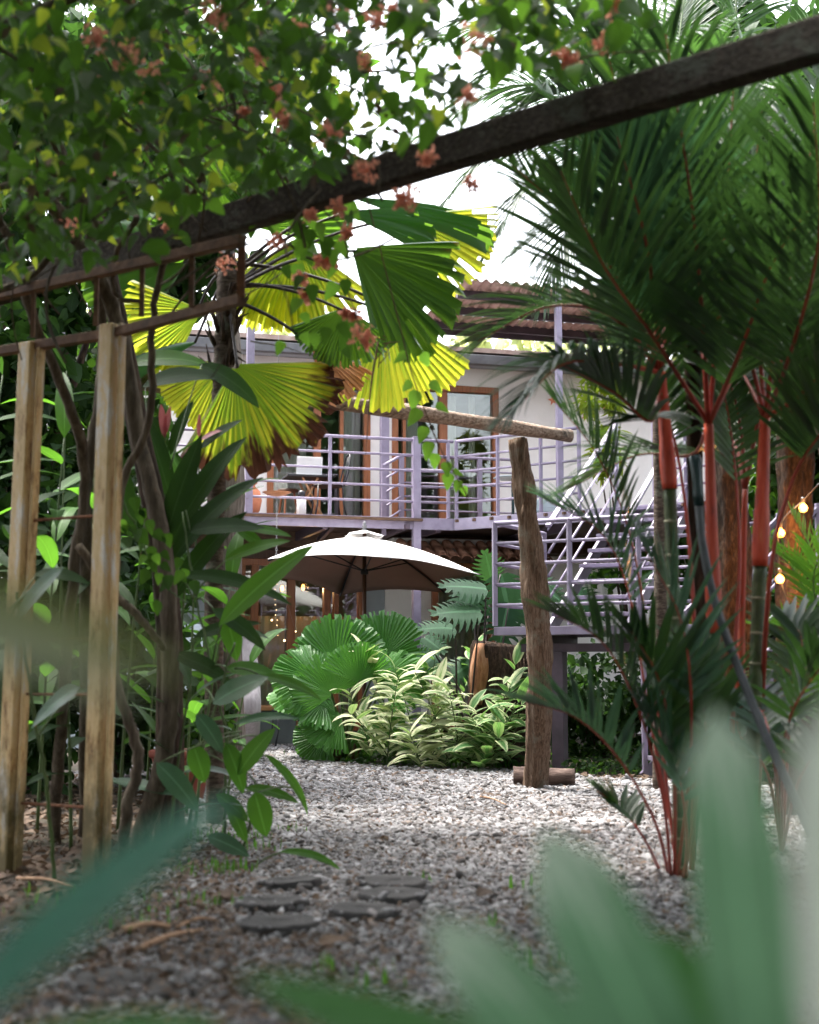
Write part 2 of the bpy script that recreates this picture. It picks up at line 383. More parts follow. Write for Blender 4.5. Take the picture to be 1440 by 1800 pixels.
M['l_fan_burnt'] = leaf_mat('fan_leaf_scorched', (0.050, 0.11, 0.015), (0.11, 0.18, 0.022), (0.30, 0.48, 0.03), 0.55, rough=0.5, vein=0, nscale=3,
                            ymix=(0.78, 0.98, (0.32, 0.31, 0.02), (0.68, 0.65, 0.045)), tip=(0.13, 0.05, 0.03), tipstart=0.755)
M['l_fan_dry'] = leaf_mat('fan_leaf_dry', (0.26, 0.10, 0.045), (0.45, 0.21, 0.11), (0.72, 0.36, 0.19), 0.5, rough=0.8, vein=0)
M['l_low_fan'] = leaf_mat('low_fan_leaf', (0.030, 0.12, 0.018), (0.080, 0.22, 0.035), (0.16, 0.46, 0.05), 0.30, rough=0.45, vein=0, nscale=3)
M['l_palm'] = leaf_mat('palm_leaflet', (0.008, 0.025, 0.013), (0.020, 0.054, 0.026), (0.10, 0.24, 0.04), 0.22, rough=0.36, vein=0.3)
M['l_palm_teal'] = leaf_mat('palm_leaflet_teal', (0.012, 0.036, 0.026), (0.026, 0.066, 0.046), (0.10, 0.26, 0.09), 0.25, rough=0.36, spec=0.5, vein=0.3)
M['l_monstera'] = leaf_mat('monstera_leaf', (0.010, 0.038, 0.018), (0.026, 0.075, 0.034), (0.09, 0.24, 0.05), 0.18, rough=0.5, spec=0.15, vein=0.6)
M['l_varieg'] = leaf_mat('variegated_leaf', (0.08, 0.18, 0.05), (0.17, 0.30, 0.09), (0.30, 0.50, 0.12), 0.25, rough=0.5, spec=0.2, vein=0.2,
                         edge=(0.56, 0.70, (0.66, 0.66, 0.42)), tip=(0.46, 0.28, 0.17), tipstart=0.83)
M['l_shell'] = leaf_mat('shell_ginger_leaf', (0.06, 0.165, 0.05), (0.12, 0.26, 0.085), (0.22, 0.46, 0.09), 0.25, rough=0.5, spec=0.2, vein=0.3, edge=(0.74, 0.88, (0.55, 0.60, 0.32)))
M['l_glauc'] = leaf_mat('glaucous_leaf', (0.075, 0.23, 0.105), (0.15, 0.33, 0.17), (0.25, 0.46, 0.25), 0.3, rough=0.5, vein=0.6,
                        tip=(0.70, 0.76, 0.66), tipstart=0.77)
M['l_pale'] = leaf_mat('pale_leaf', (0.74, 0.77, 0.71), (0.80, 0.82, 0.77), (0.7, 0.8, 0.6), 0.3, rough=0.6, vein=0)
M['l_bluegreen'] = leaf_mat('bluegreen_blade', (0.035, 0.13, 0.10), (0.05, 0.17, 0.12), (0.08, 0.3, 0.16), 0.25, rough=0.5, vein=0)
M['l_olive'] = leaf_mat('olive_blade', (0.085, 0.095, 0.035), (0.13, 0.14, 0.055), (0.3, 0.34, 0.10), 0.3, rough=0.5, vein=0)
M['l_olive_pale'] = leaf_mat('pale_olive_blade', (0.20, 0.22, 0.15), (0.26, 0.28, 0.19), (0.4, 0.44, 0.22), 0.3, rough=0.5, vein=0)
M['l_midgreen'] = leaf_mat('midgreen_blade', (0.05, 0.14, 0.045), (0.07, 0.18, 0.06), (0.12, 0.34, 0.08), 0.3, rough=0.5, vein=0)
M['l_pink'] = leaf_mat('pink_leaf', (0.36, 0.07, 0.09), (0.52, 0.15, 0.17), (0.7, 0.2, 0.2), 0.35)
M['l_lime'] = leaf_mat('lime_leaf', (0.06, 0.13, 0.015), (0.13, 0.20, 0.02), (0.50, 0.62, 0.05), 0.5, rough=0.6, spec=0.15)
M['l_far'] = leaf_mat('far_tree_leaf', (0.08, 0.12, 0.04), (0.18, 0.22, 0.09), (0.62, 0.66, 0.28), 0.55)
M['l_litter'] = leaf_mat('dead_leaf', (0.03, 0.018, 0.012), (0.15, 0.098, 0.066), (0.2, 0.12, 0.07), 0.1, rough=0.9, vein=0.2)
M['flower'] = leaf_mat('faded_bract', (0.52, 0.17, 0.11), (0.72, 0.34, 0.24), (0.85, 0.40, 0.28), 0.4, rough=0.8, vein=0)
M['red_sheath'] = surf('red_sheath', [(0.28, (0.12, 0.022, 0.014)), (0.40, (0.42, 0.045, 0.022)), (0.6, (0.58, 0.085, 0.040)), (0.72, (0.58, 0.18, 0.09))], 0.42, 3.5, (8, 8, 1.2), bump=0.2, detail=9)
M['red_stalk'] = surf('red_stalk', [(0.3, (0.22, 0.024, 0.016)), (0.7, (0.42, 0.06, 0.035))], 0.4, 3.0, bump=0.05)
M['cane'] = surf('green_cane', [(0.3, (0.020, 0.030, 0.012)), (0.5, (0.055, 0.080, 0.026)), (0.75, (0.13, 0.14, 0.065))], 0.45, 6.0, (3, 3, 2), bump=0.25, detail=9)
M['cane_ring'] = surf('cane_ring', [(0.3, (0.20, 0.19, 0.12)), (0.7, (0.34, 0.32, 0.22))], 0.7, 8.0, bump=0.1)
M['stem_green'] = surf('green_stem', [(0.3, (0.04, 0.075, 0.018)), (0.7, (0.09, 0.14, 0.04))], 0.5, 8.0, bump=0.05)
M['stem_brown'] = surf('brown_stem', [(0.3, (0.06, 0.028, 0.016)), (0.7, (0.16, 0.08, 0.045))], 0.7, 8.0, bump=0.1)
M['stem_purple'] = surf('dark_stalk', [(0.3, (0.02, 0.014, 0.016)), (0.7, (0.055, 0.035, 0.035))], 0.5, 8.0, bump=0.05)
M['stick'] = surf('dry_stick', [(0.3, (0.22, 0.12, 0.07)), (0.7, (0.46, 0.30, 0.20))], 0.9, 8.0, (1, 8, 8), bump=0.3)

# ------------------------------------------------------------------ object helpers
COL = scn.collection
WM = {}           # world matrix of every object we place (no depsgraph update needed)

def tag(o, label=None, cat=None, group=None, kind=None):
    if label: o['label'] = label
    if cat: o['category'] = cat
    if group: o['group'] = group
    if kind: o['kind'] = kind
    return o

def thing(name, loc, label, cat, group=None):
    o = bpy.data.objects.new(name, None)
    o.empty_display_size = 0.1
    COL.objects.link(o)
    o.location = loc
    WM[o] = Matrix.Translation(loc)
    return tag(o, label, cat, group)

def put(o, W, parent=None):
    """place o at world matrix W, under parent"""
    WM[o] = W
    if parent is not None:
        o.parent = parent
        o.matrix_local = WM[parent].inverted() @ W
    else:
        o.matrix_local = W
    return o

class MB:
    def __init__(s):
        s.v = []; s.f = []; s.m = []; s.uv = []
    def add(s, V, Fc, mat=0, UV=None):
        n = len(s.v)
        s.v.extend(tuple(v) for v in V)
        for f in Fc:
            s.f.append(tuple(i + n for i in f)); s.m.append(mat)
            s.uv.append([UV[i] for i in f] if UV else [(0.25, 0.0)] * len(f))
    def box(s, c, size, rot=None, mat=0):
        c = Vector(c); h = [x / 2 for x in size]
        V = []
        for x, y, z in ((-1, -1, -1), (1, -1, -1), (1, 1, -1), (-1, 1, -1), (-1, -1, 1), (1, -1, 1), (1, 1, 1), (-1, 1, 1)):
            v = Vector((x * h[0], y * h[1], z * h[2]))
            if rot is not None: v = rot @ v
            V.append(c + v)
        s.add(V, [(0, 3, 2, 1), (4, 5, 6, 7), (0, 1, 5, 4), (1, 2, 6, 5), (2, 3, 7, 6), (3, 0, 4, 7)], mat)
    def bar(s, a, b, w, h, mat=0, up=(0, 0, 1)):
        a = Vector(a); b = Vector(b); d = b - a; L = d.length
        rot = frame(d, up)
        s.box((a + b) / 2, (w, L, h), rot, mat)
    def tube(s, pts, rad, n=8, mat=0, caps=True, lump=0.0, seed=0, flat=1.0, vscale=1.0):
        pts = [Vector(p) for p in pts]
        if not hasattr(rad, '__len__'): rad = [rad] * len(pts)
        rr = random.Random(seed * 131 + 5)
        up = None; V = []; UV = []
        ln = 0
        off = [rr.uniform(0, 6.28) for _ in range(4)]
        for i, p in enumerate(pts):
            d = (pts[min(i + 1, len(pts) - 1)] - pts[max(i - 1, 0)])
            if d.length < 1e-9: d = Vector((0, 0, 1))
            d.normalize()
            if up is None:
                up = Vector((1, 0, 0)) if abs(d.x) < 0.7 else Vector((0, 1, 0))
            x = (up - d * up.dot(d)).normalized(); y = d.cross(x); up = x
            if i: ln += (p - pts[i - 1]).length
            for k in range(n):
                a = 2 * math.pi * k / n
                r = rad[i]
                if lump:
                    r *= 1 + lump * (0.5 * math.sin(3 * a + off[0] + i * 0.13) + 0.35 * math.sin(7 * a + off[1]) + 0.3 * math.sin(2 * a + ln * 9 + off[2]) + rr.uniform(-0.35, 0.35))
                V.append(p + (x * math.cos(a) + y * math.sin(a) * flat) * r); UV.append((k / n, ln * vscale))
        Fc = []
        for i in range(len(pts) - 1):
            for k in range(n):
                k2 = (k + 1) % n
                Fc.append((i * n + k, i * n + k2, (i + 1) * n + k2, (i + 1) * n + k))
        if caps:
            Fc.append(tuple(range(n - 1, -1, -1))); Fc.append(tuple(range((len(pts) - 1) * n, len(pts) * n)))
        s.add(V, Fc, mat, UV)
    def lathe(s, c, prof, n=16, mat=0):
        c = Vector(c); V = []
        for r, z in prof:
            for k in range(n):
                a = 2 * math.pi * k / n
                V.append(c + Vector((r * math.cos(a), r * math.sin(a), z)))
        Fc = []
        for i in range(len(prof) - 1):
            for k in range(n):
                k2 = (k + 1) % n
                Fc.append((i * n + k, i * n + k2, (i + 1) * n + k2, (i + 1) * n + k))
        Fc.append(tuple(range(n - 1, -1, -1))); Fc.append(tuple(range((len(prof) - 1) * n, len(prof) * n)))
        s.add(V, Fc, mat)
    def build(s, name, mats, parent=None, at=None, smooth=False, bevel=0.0):
        """vertices are in world coordinates; the origin goes to `at` (default: the parent's origin or zero)"""
        if at is None:
            at = WM[parent].translation if parent is not None else Vector((0, 0, 0))
        at = Vector(at)
        me = bpy.data.meshes.new(name)
        me.from_pydata([(v[0] - at.x, v[1] - at.y, v[2] - at.z) for v in s.v], [], s.f)
        if not isinstance(mats, (list, tuple)): mats = [mats]
        for m in mats: me.materials.append(m)
        if len(mats) > 1: me.polygons.foreach_set('material_index', s.m)
        uvl = me.uv_layers.new(name='UVMap')
        uvl.data.foreach_set('uv', [c for f in s.uv for u in f for c in u])
        if smooth: me.polygons.foreach_set('use_smooth', [True] * len(s.f))
        me.update()
        o = bpy.data.objects.new(name, me)
        COL.objects.link(o)
        if bevel:
            b = o.modifiers.new('bevel', 'BEVEL'); b.width = bevel; b.segments = 2; b.limit_method = 'ANGLE'
        return put(o, Matrix.Translation(at), parent)

def frame(d, up=(0, 0, 1)):
    """columns: x = side, y = along d, z = near up"""
    y = Vector(d).normalized(); up = Vector(up)
    x = y.cross(up)
    if x.length < 1e-5: x = y.cross(Vector((0.3, 1, 0.2)))
    x.normalize(); z = x.cross(y)
    return Matrix((x, y, z)).transposed()

def bez(p0, p1, p2, n):
    p0, p1, p2 = Vector(p0), Vector(p1), Vector(p2)
    return [p0 * (1 - t) ** 2 + p1 * (2 * t * (1 - t)) + p2 * t * t for t in (i / (n - 1) for i in range(n))]

def smooth_path(pts, n):
    """Catmull-Rom through the points"""
    pts = [Vector(p) for p in pts]
    if len(pts) == 2: return [pts[0].lerp(pts[1], i / (n - 1)) for i in range(n)]
    ext = [pts[0] * 2 - pts[1]] + pts + [pts[-1] * 2 - pts[-2]]
    out = []
    for i in range(n):
        u = i / (n - 1) * (len(pts) - 1); k = min(int(u), len(pts) - 2); t = u - k
        a, b, c, d = ext[k:k + 4]
        out.append(0.5 * ((2 * b) + (c - a) * t + (2 * a - 5 * b + 4 * c - d) * t * t + (-a + 3 * b - 3 * c + d) * t ** 3))
    return out

# ------------------------------------------------------------------ leaf shapes (x across, y along, z normal)
def prof_ovate(t): return math.sin(math.pi * min(1, t ** 0.58)) ** 0.75 if 0 < t < 1 else 0.0
def prof_heart(t): return (1 - t) ** 0.75 * (0.42 + 0.58 * min(1, t * 5)) * 1.25 if t < 1 else 0.0
def prof_lance(t): return math.sin(math.pi * t ** 0.8) ** 0.72 if 0 < t < 1 else 0.0
def prof_blade(t): return min(1, (t + 0.02) * 9) * (1 - t ** 2.4) if t < 1 else 0.0
def prof_strap(t): return min(1, 0.55 + t * 1.2) * (1 - t ** 7) ** 0.6 if t < 1 else 0.0

def leaf_geo(L, W, prof, nl=6, nw=2, arch=0.4, a0=0.0, fold=0.15, wave=0.0, stalk=0.0, twist=0.0):
    V, UV, Fc = [], [], []
    y = z = 0.0; ang = a0
    ph = rng.uniform(0, 6)
    for i in range(nl + 1):
        t = i / nl
        if i:
            ang += arch / nl
            y += math.cos(ang) * L / nl; z -= math.sin(ang) * L / nl
        w = max(prof(t), 0.02) * W / 2
        for k in range(nw + 1):
            s = k / nw * 2 - 1
            lx = s * w
            lz = abs(lx) * fold + wave * math.sin(t * 13 + ph + (2 if s > 0 else 0)) * abs(s) * W
            tw = twist * t
            V.append((lx * math.cos(tw) - lz * math.sin(tw), y + lz * math.sin(ang), z + (lx * math.sin(tw) + lz * math.cos(tw)) * math.cos(ang)))
            UV.append((k / nw, t))
    for i in range(nl):
        for k in range(nw):
            a = i * (nw + 1) + k
            Fc.append((a, a + 1, a + nw + 2, a + nw + 1))
    if stalk:
        n = len(V)
        V += [(-0.0012, -stalk, 0), (0.0012, -stalk, 0), (0.0012, L * 0.06, 0), (-0.0012, L * 0.06, 0)]
        UV += [(0.5, 0)] * 4
        Fc.append((n, n + 1, n + 2, n + 3))
    return V, Fc, UV

def mesh_of(name, geo, mats, smooth=True):
    V, Fc, UV = geo[:3]
    me = bpy.data.meshes.new(name)
    me.from_pydata(V, [], Fc)
    if not isinstance(mats, (list, tuple)): mats = [mats]
    for m in mats: me.materials.append(m)
    if len(geo) > 3: me.polygons.foreach_set('material_index', geo[3])
    u = me.uv_layers.new(name='UVMap')
    u.data.foreach_set('uv', [c for f in Fc for i in f for c in UV[i]])
    if smooth: me.polygons.foreach_set('use_smooth', [True] * len(Fc))
    me.update()
    return me

def add_leaf(mesh, base, d, up, parent, name='leaf', scale=1.0, tag_label=None):
    o = bpy.data.objects.new(name, mesh)
    COL.objects.link(o)
    rot = frame(d, up).to_4x4()
    if not hasattr(scale, '__len__'): scale = (scale, scale, scale)
    W = Matrix.Translation(base) @ rot @ Matrix.Diagonal((*scale, 1))
    put(o, W, parent)
    if tag_label: o['label'] = tag_label
    return o

def scatter(name, geos, pos, dirs, ups, scales, mat, parent=None, kind='stuff', at=None):
    """many small leaves in one mesh (stuff), with a random value per leaf"""
    pos = np.asarray(pos, float); dirs = np.asarray(dirs, float); ups = np.asarray(ups, float); scales = np.asarray(scales, float)
    n = len(pos)
    y = dirs / np.maximum(np.linalg.norm(dirs, axis=1, keepdims=True), 1e-9)
    x = np.cross(y, ups); x /= np.maximum(np.linalg.norm(x, axis=1, keepdims=True), 1e-9)
    z = np.cross(x, y)
    pick = nrg.integers(0, len(geos), n)
    VV, FF, UU, RR = [], [], [], []
    base = 0
    at = np.zeros(3) if at is None else np.asarray(at, float)
    for gi, g in enumerate(geos):
        idx = np.nonzero(pick == gi)[0]
        if not len(idx): continue
        v = np.array(g[0]); f = np.array(g[1]); uv = np.array(g[2])
        W = (v[None, :, 0:1] * x[idx][:, None, :] + v[None, :, 1:2] * y[idx][:, None, :] + v[None, :, 2:3] * z[idx][:, None, :]) * scales[idx][:, None, None] + pos[idx][:, None, :] - at
        VV.append(W.reshape(-1, 3))
        FF.append((f[None] + (np.arange(len(idx)) * len(v))[:, None, None] + base).reshape(-1, 4))
        UU.append(np.tile(uv[f].reshape(-1, 2), (len(idx), 1)))
        RR.append(np.repeat(nrg.random(len(idx)), len(v)))
        base += len(idx) * len(v)
    V = np.concatenate(VV); Fc = np.concatenate(FF); U = np.concatenate(UU); Rn = np.concatenate(RR)
    me = bpy.data.meshes.new(name)
    me.vertices.add(len(V)); me.vertices.foreach_set('co', V.ravel())
    me.loops.add(Fc.size); me.loops.foreach_set('vertex_index', Fc.ravel().astype(np.int32))
    me.polygons.add(len(Fc)); me.polygons.foreach_set('loop_start', (np.arange(len(Fc)) * 4).astype(np.int32))
    me.polygons.foreach_set('use_smooth', np.ones(len(Fc), bool))
    me.update(calc_edges=True)
    ul = me.uv_layers.new(name='UVMap'); ul.data.foreach_set('uv', U.ravel())
    a = me.attributes.new('rnd', 'FLOAT', 'POINT'); a.data.foreach_set('value', Rn.astype(np.float32))
    me.materials.append(mat)
    o = bpy.data.objects.new(name, me)
    COL.objects.link(o)
    put(o, Matrix.Translation(Vector(at)), parent)
    if kind: o['kind'] = kind
    return o

def rand_unit(n):
    v = nrg.normal(size=(n, 3)); return v / np.linalg.norm(v, axis=1, keepdims=True)

def crown(name, blobs, count, size, mat, parent, geos, up_bias=0.6, shell=0.5):
    """leaf clumps spread through a set of ellipsoids (centre, radii)"""
    vols = np.array([b[1][0] * b[1][1] * b[1][2] for b in blobs]) ** 0.7
    vols /= vols.sum()
    pos = []
    for b, w in zip(blobs, vols):
        k = int(count * w)
        nclump = max(4, k // 40)
        d = rand_unit(nclump); r = nrg.uniform(shell, 1.0, nclump) ** 0.6
        cc = np.array(b[0]) + d * r[:, None] * np.array(b[1])
        ci = nrg.integers(0, nclump, k)
        pos.append(cc[ci] + nrg.normal(size=(k, 3)) * np.array(b[1]) * 0.13)
    pos = np.concatenate(pos); n = len(pos)
    dirs = rand_unit(n) + np.array([0, 0, -0.35]); ups = rand_unit(n) + np.array([0, 0, up_bias * 2])
    return scatter(name, geos, pos, dirs, ups, nrg.uniform(0.7, 1.3, n) * size, mat, parent, at=WM[parent].translation)

G_OV = [leaf_geo(1, 0.62, prof_ovate, 3, 2, a, 0, f) for a, f in ((0.5, 0.2), (0.9, 0.1), (0.2, 0.3))]
G_LA = [leaf_geo(1, 0.22, prof_lance, 4, 2, a, 0, f) for a, f in ((0.5, 0.2), (1.0, 0.2), (0.2, 0.2))]
G_BL = [leaf_geo(1, 0.09, prof_blade, 4, 1, a, 0, 0) for a in (0.5, 1.0, 1.6)]

# ------------------------------------------------------------------ ground
def poly_sheet(name, pts, z, m, kind='structure'):
    me = bpy.data.meshes.new(name)
    me.from_pydata([(x, y, z) for x, y in pts], [], [tuple(range(len(pts)))])
    me.materials.append(m)
    o = bpy.data.objects.new(name, me); COL.objects.link(o); WM[o] = Matrix()
    o['kind'] = kind
    return o

poly_sheet('ground', [(-150, -60), (150, -60), (150, 300), (-150, 300)], 0.0, M['soil'])
# the gravel court: wide at the far end, narrowing to the path at our feet
GRAVEL = [(-1.75, 1.5), (1.9, 1.5), (1.75, 4.5), (1.75, 5.6), (1.55, 6.6), (2.2, 7.6), (3.4, 9.5), (3.6, 11.3), (2.6, 12.0), (1.7, 12.6), (1.2, 13.3),
          (0.9, 13.6), (0.2, 13.8), (-0.5, 14.3), (-0.9, 14.9), (-1.15, 15.6), (-1.4, 16.6), (-1.3, 17.9), (-2.6, 18.0), (-3.1, 16.0), (-3.0, 13.0), (-1.9, 11.0), (-1.45, 9.3), (-1.1, 8.0),
          (-1.05, 7.2), (-1.25, 6.2), (-1.5, 5.3), (-1.75, 4.0)]
poly_sheet('gravel_bed', GRAVEL, 0.004, M['gravel_bed'])

def in_poly(x, y, poly):
    x = np.asarray(x); y = np.asarray(y)
    inside = np.zeros(x.shape, bool); n = len(poly)
    for i in range(n):
        x1, y1 = poly[i]; x2, y2 = poly[(i + 1) % n]
        c = ((y1 > y) != (y2 > y)) & (x < (x2 - x1) * (y - y1) / ((y2 - y1) or 1e-9) + x1)
        inside ^= c
    return inside

def pebble_mat():
    m, nt, b = new_mat('pebble')
    oi = N(nt, 'ShaderNodeObjectInfo')
    r = ramp(nt, [(0.0, (0.045, 0.043, 0.043)), (0.16, (0.11, 0.10, 0.10)), (0.34, (0.15, 0.146, 0.15)), (0.55, (0.215, 0.21, 0.22)),
                  (0.74, (0.26, 0.256, 0.27)), (0.79, (0.17, 0.125, 0.10)), (0.84, (0.25, 0.25, 0.26)), (1.0, (0.38, 0.375, 0.39))])
    nt.links.new(oi.outputs['Random'], r.inputs['Fac'])
    f = noise(nt, coords(nt), 2.5, 5)
    mm = N(nt, 'ShaderNodeMix', data_type='RGBA', blend_type='MULTIPLY'); mm.inputs[0].default_value = 0.6
    g = ramp(nt, [(0.3, (0.55, 0.53, 0.50)), (0.6, (1, 1, 1))]); nt.links.new(f, g.inputs['Fac'])
    nt.links.new(r.outputs['Color'], mm.inputs[6]); nt.links.new(g.outputs['Color'], mm.inputs[7])
    nt.links.new(mm.outputs[2], b.inputs['Base Color'])
    b.inputs['Roughness'].default_value = 0.8
    b.inputs['Specular IOR Level'].default_value = 0.3
    return m
M['pebble'] = pebble_mat()

SLAB_SPOTS = [(zx, zy, w / 1.7561) for zx, zy, w in ((380 + 225 / 1.7561, 1280 + 505 / 1.7561, 190), (380 + 545 / 1.7561, 1280 + 508 / 1.7561, 205), (380 + 545 / 1.7561, 1280 + 548 / 1.7561, 215),
              (380 + 170 / 1.7561, 1280 + 572 / 1.7561, 215), (380 + 462 / 1.7561, 1280 + 598 / 1.7561, 225), (380 + 190 / 1.7561, 1280 + 640 / 1.7561, 240))] + [(228, 1745, 230)]
def make_gravel():
    # density falls with distance (stones far away are a pixel or two)
    X, Y, S = [], [], []
    for y0, y1, dens, sz in ((1.8, 8.0, 4600, 0.0108), (8.0, 11.0, 3000, 0.0128), (11.0, 18.0, 1800, 0.0160)):
        n = int(dens * (y1 - y0) * 6.8)
        x = nrg.uniform(-3.2, 3.6, n); y = nrg.uniform(y0, y1, n)
        k = in_poly(x + nrg.normal(0, 0.07, n), y + nrg.normal(0, 0.07, n), GRAVEL) & (np.abs(x) < 0.33 * y + 0.25)
        X.append(x[k]); Y.append(y[k]); S.append(np.full(k.sum(), sz))
    x = np.concatenate(X); y = np.concatenate(Y); s = np.concatenate(S) * nrg.lognormal(0, 0.33, len(x))
    n = len(x)
    me = bpy.data.meshes.new('gravel')
    me.vertices.add(n)
    z = 0.004 + s * 0.30 + nrg.uniform(0, 0.010, n)
    for (sx_, sy_, sw_) in SLAB_SPOTS:      # stones spill over the rims of the slabs, none lie under them
        c_ = G(sx_, sy_); r_ = sw_ / F * c_.y / 2; dd = np.hypot(x - c_.x, y - c_.y) / r_
        over = dd < 1.0; keep = nrg.random(n) < np.where(dd > 0.9, 0.22, 0.015)
        z = np.where(over & keep & (z > -0.05), 0.052 + s * 0.3, np.where(over, -0.1, np.where(dd < 1.25, z + 0.016 * (1.25 - dd) / 0.25, z)))
    me.vertices.foreach_set('co', np.stack([x, y, z], 1).ravel())
    a = me.attributes.new('scl', 'FLOAT_VECTOR', 'POINT')
    a.data.foreach_set('vector', (np.stack([nrg.uniform(0.8, 1.35, n), nrg.uniform(0.65, 1.0, n), nrg.uniform(0.4, 0.75, n)], 1) * s[:, None]).astype(np.float32).ravel())
    a = me.attributes.new('rot', 'FLOAT_VECTOR', 'POINT')
    a.data.foreach_set('vector', np.stack([nrg.normal(0, 0.35, n), nrg.normal(0, 0.35, n), nrg.uniform(0, 6.28, n)], 1).astype(np.float32).ravel())
    o = bpy.data.objects.new('gravel', me); COL.objects.link(o); o['kind'] = 'stuff'
    ng = bpy.data.node_groups.new('gravel_scatter', 'GeometryNodeTree')
    ng.interface.new_socket('Geometry', in_out='INPUT', socket_type='NodeSocketGeometry')
    ng.interface.new_socket('Geometry', in_out='OUTPUT', socket_type='NodeSocketGeometry')
    gi = ng.nodes.new('NodeGroupInput'); go = ng.nodes.new('NodeGroupOutput')
    ic = ng.nodes.new('GeometryNodeMeshIcoSphere'); ic.inputs['Subdivisions'].default_value = 2; ic.inputs['Radius'].default_value = 1.0
    sp = ng.nodes.new('GeometryNodeSetPosition')
    nz = ng.nodes.new('ShaderNodeTexNoise'); nz.inputs['Scale'].default_value = 1.3
    sb = ng.nodes.new('ShaderNodeVectorMath'); sb.operation = 'SUBTRACT'; sb.inputs[1].default_value = (0.5, 0.5, 0.5)
    sc = ng.nodes.new('ShaderNodeVectorMath'); sc.operation = 'SCALE'; sc.inputs['Scale'].default_value = 1.1
    ng.links.new(nz.outputs['Color'], sb.inputs[0]); ng.links.new(sb.outputs[0], sc.inputs[0]); ng.links.new(sc.outputs[0], sp.inputs['Offset'])
    ng.links.new(ic.outputs['Mesh'], sp.inputs['Geometry'])
    ss = ng.nodes.new('GeometryNodeSetShadeSmooth'); ng.links.new(sp.outputs[0], ss.inputs['Geometry'])
    sm = ng.nodes.new('GeometryNodeSetMaterial'); sm.inputs['Material'].default_value = M['pebble']; ng.links.new(ss.outputs[0], sm.inputs['Geometry'])
    ip = ng.nodes.new('GeometryNodeInstanceOnPoints')
    ar = ng.nodes.new('GeometryNodeInputNamedAttribute'); ar.data_type = 'FLOAT_VECTOR'; ar.inputs['Name'].default_value = 'rot'
    asx = ng.nodes.new('GeometryNodeInputNamedAttribute'); asx.data_type = 'FLOAT_VECTOR'; asx.inputs['Name'].default_value = 'scl'
    er = ng.nodes.new('FunctionNodeEulerToRotation'); ng.links.new(ar.outputs['Attribute'], er.inputs[0])
    ng.links.new(gi.outputs[0], ip.inputs['Points']); ng.links.new(sm.outputs[0], ip.inputs['Instance'])
    ng.links.new(er.outputs[0], ip.inputs['Rotation']); ng.links.new(asx.outputs['Attribute'], ip.inputs['Scale'])
    ng.links.new(ip.outputs[0], go.inputs[0])
    md = o.modifiers.new('scatter', 'NODES'); md.node_group = ng
make_gravel()

# ------------------------------------------------------------------ the house
HA = R(16)
HU = Vector((math.cos(HA), math.sin(HA), 0)); HV = Vector((-math.sin(HA), math.cos(HA), 0))
HO = Vector((P(780, 900, 20).x, 20.0, 0))
HROT = Matrix((HU, HV, Vector((0, 0, 1)))).transposed()
def H(s, d, z): return HO + HU * s + HV * d + Vector((0, 0, z))
def HP(px, py, d=0.0):
    """where the ray through a pixel meets the house plane at depth d: (s, z)"""
    r = ray(px, py)
    t = (HO + HV * d - CAM).dot(HV) / r.dot(HV)
    p = CAM + r * t
    return (p - HO).dot(HU), p.z
def hbox(mb, s0, s1, d0, d1, z0, z1, mat=0):
    mb.box(H((s0 + s1) / 2, (d0 + d1) / 2, (z0 + z1) / 2), (abs(s1 - s0), abs(d1 - d0), abs(z1 - z0)), HROT, mat)
def hpart(name, mat, parent, boxes, bevel=0.0, label=None):
    mb = MB()
    for b in boxes: hbox(mb, *b)
    s0, s1, d0, d1, z0, z1 = boxes[0]
    o = mb.build(name, mat, parent, at=H((s0 + s1) / 2, (d0 + d1) / 2, z0), bevel=bevel)
    if label: o['label'] = label
    return o

ZD = 2.86           # deck level
house = thing('house', H(0, 0, 0), 'white two storey plaster house with brown framed glass doors behind the balcony', 'house')
sx = lambda px, py=790, d=0.0: HP(px, py, d)[0]
ztop = HP(820, 679)[1]          # head of the upper doors
zf = HP(900, 652)[1]            # top of the upper wall, under the gutter
SL, SR = -5.6, 5.2
# upper storey wall: piers between the openings, and the strip above
a0, a1, a2, a3 = sx(470), sx(651), sx(689), sx(877)
hpart('upper_wall', M['plaster'], house, [(SL, a0, 0, 0.2, ZD, ztop), (a1, a2, 0, 0.2, ZD, ztop), (a3, SR, 0, 0.2, ZD, ztop)])
hpart('upper_wall', M['plaster'], house, [(SL, SR, 0.0, 0.2, ztop + 0.001, zf)])
hpart('side_wall', M['plaster'], house, [(SR, SR + 0.2, 0.0, 5, 0, zf)])
hpart('side_wall', M['plaster'], house, [(SL - 0.2, SL, 0.0, 5, 0, zf)])
hpart('back_wall', M['inside'], house, [(SL, SR, 4.6, 4.8, 0, zf + 0.128)])
hpart('ceiling', M['inside'], house, [(SL, SR, 0.01, 4.6, zf + 0.05, zf + 0.08)])
hpart('upper_floor', M['deck_wood'], house, [(SL, SR, 0.0, 4.6, ZD - 0.25, ZD - 0.003)])
roof = hpart('roof', M['gutter'], house, [(SL - 0.3, SR + 0.5, -0.22, 5.2, zf + 0.10, zf + 0.16)])
hpart('gutter', M['gutter'], house, [(SL - 0.3, SR + 0.5, -0.36, -0.24, zf - 0.01, zf + 0.13)], bevel=0.01)
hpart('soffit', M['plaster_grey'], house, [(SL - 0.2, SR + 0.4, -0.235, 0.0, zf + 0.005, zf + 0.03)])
hpart('eave_board', M['eave'], house, [(SL - 0.3, SR + 0.5, -0.34, -0.1, zf + 0.165, zf + 0.23)])

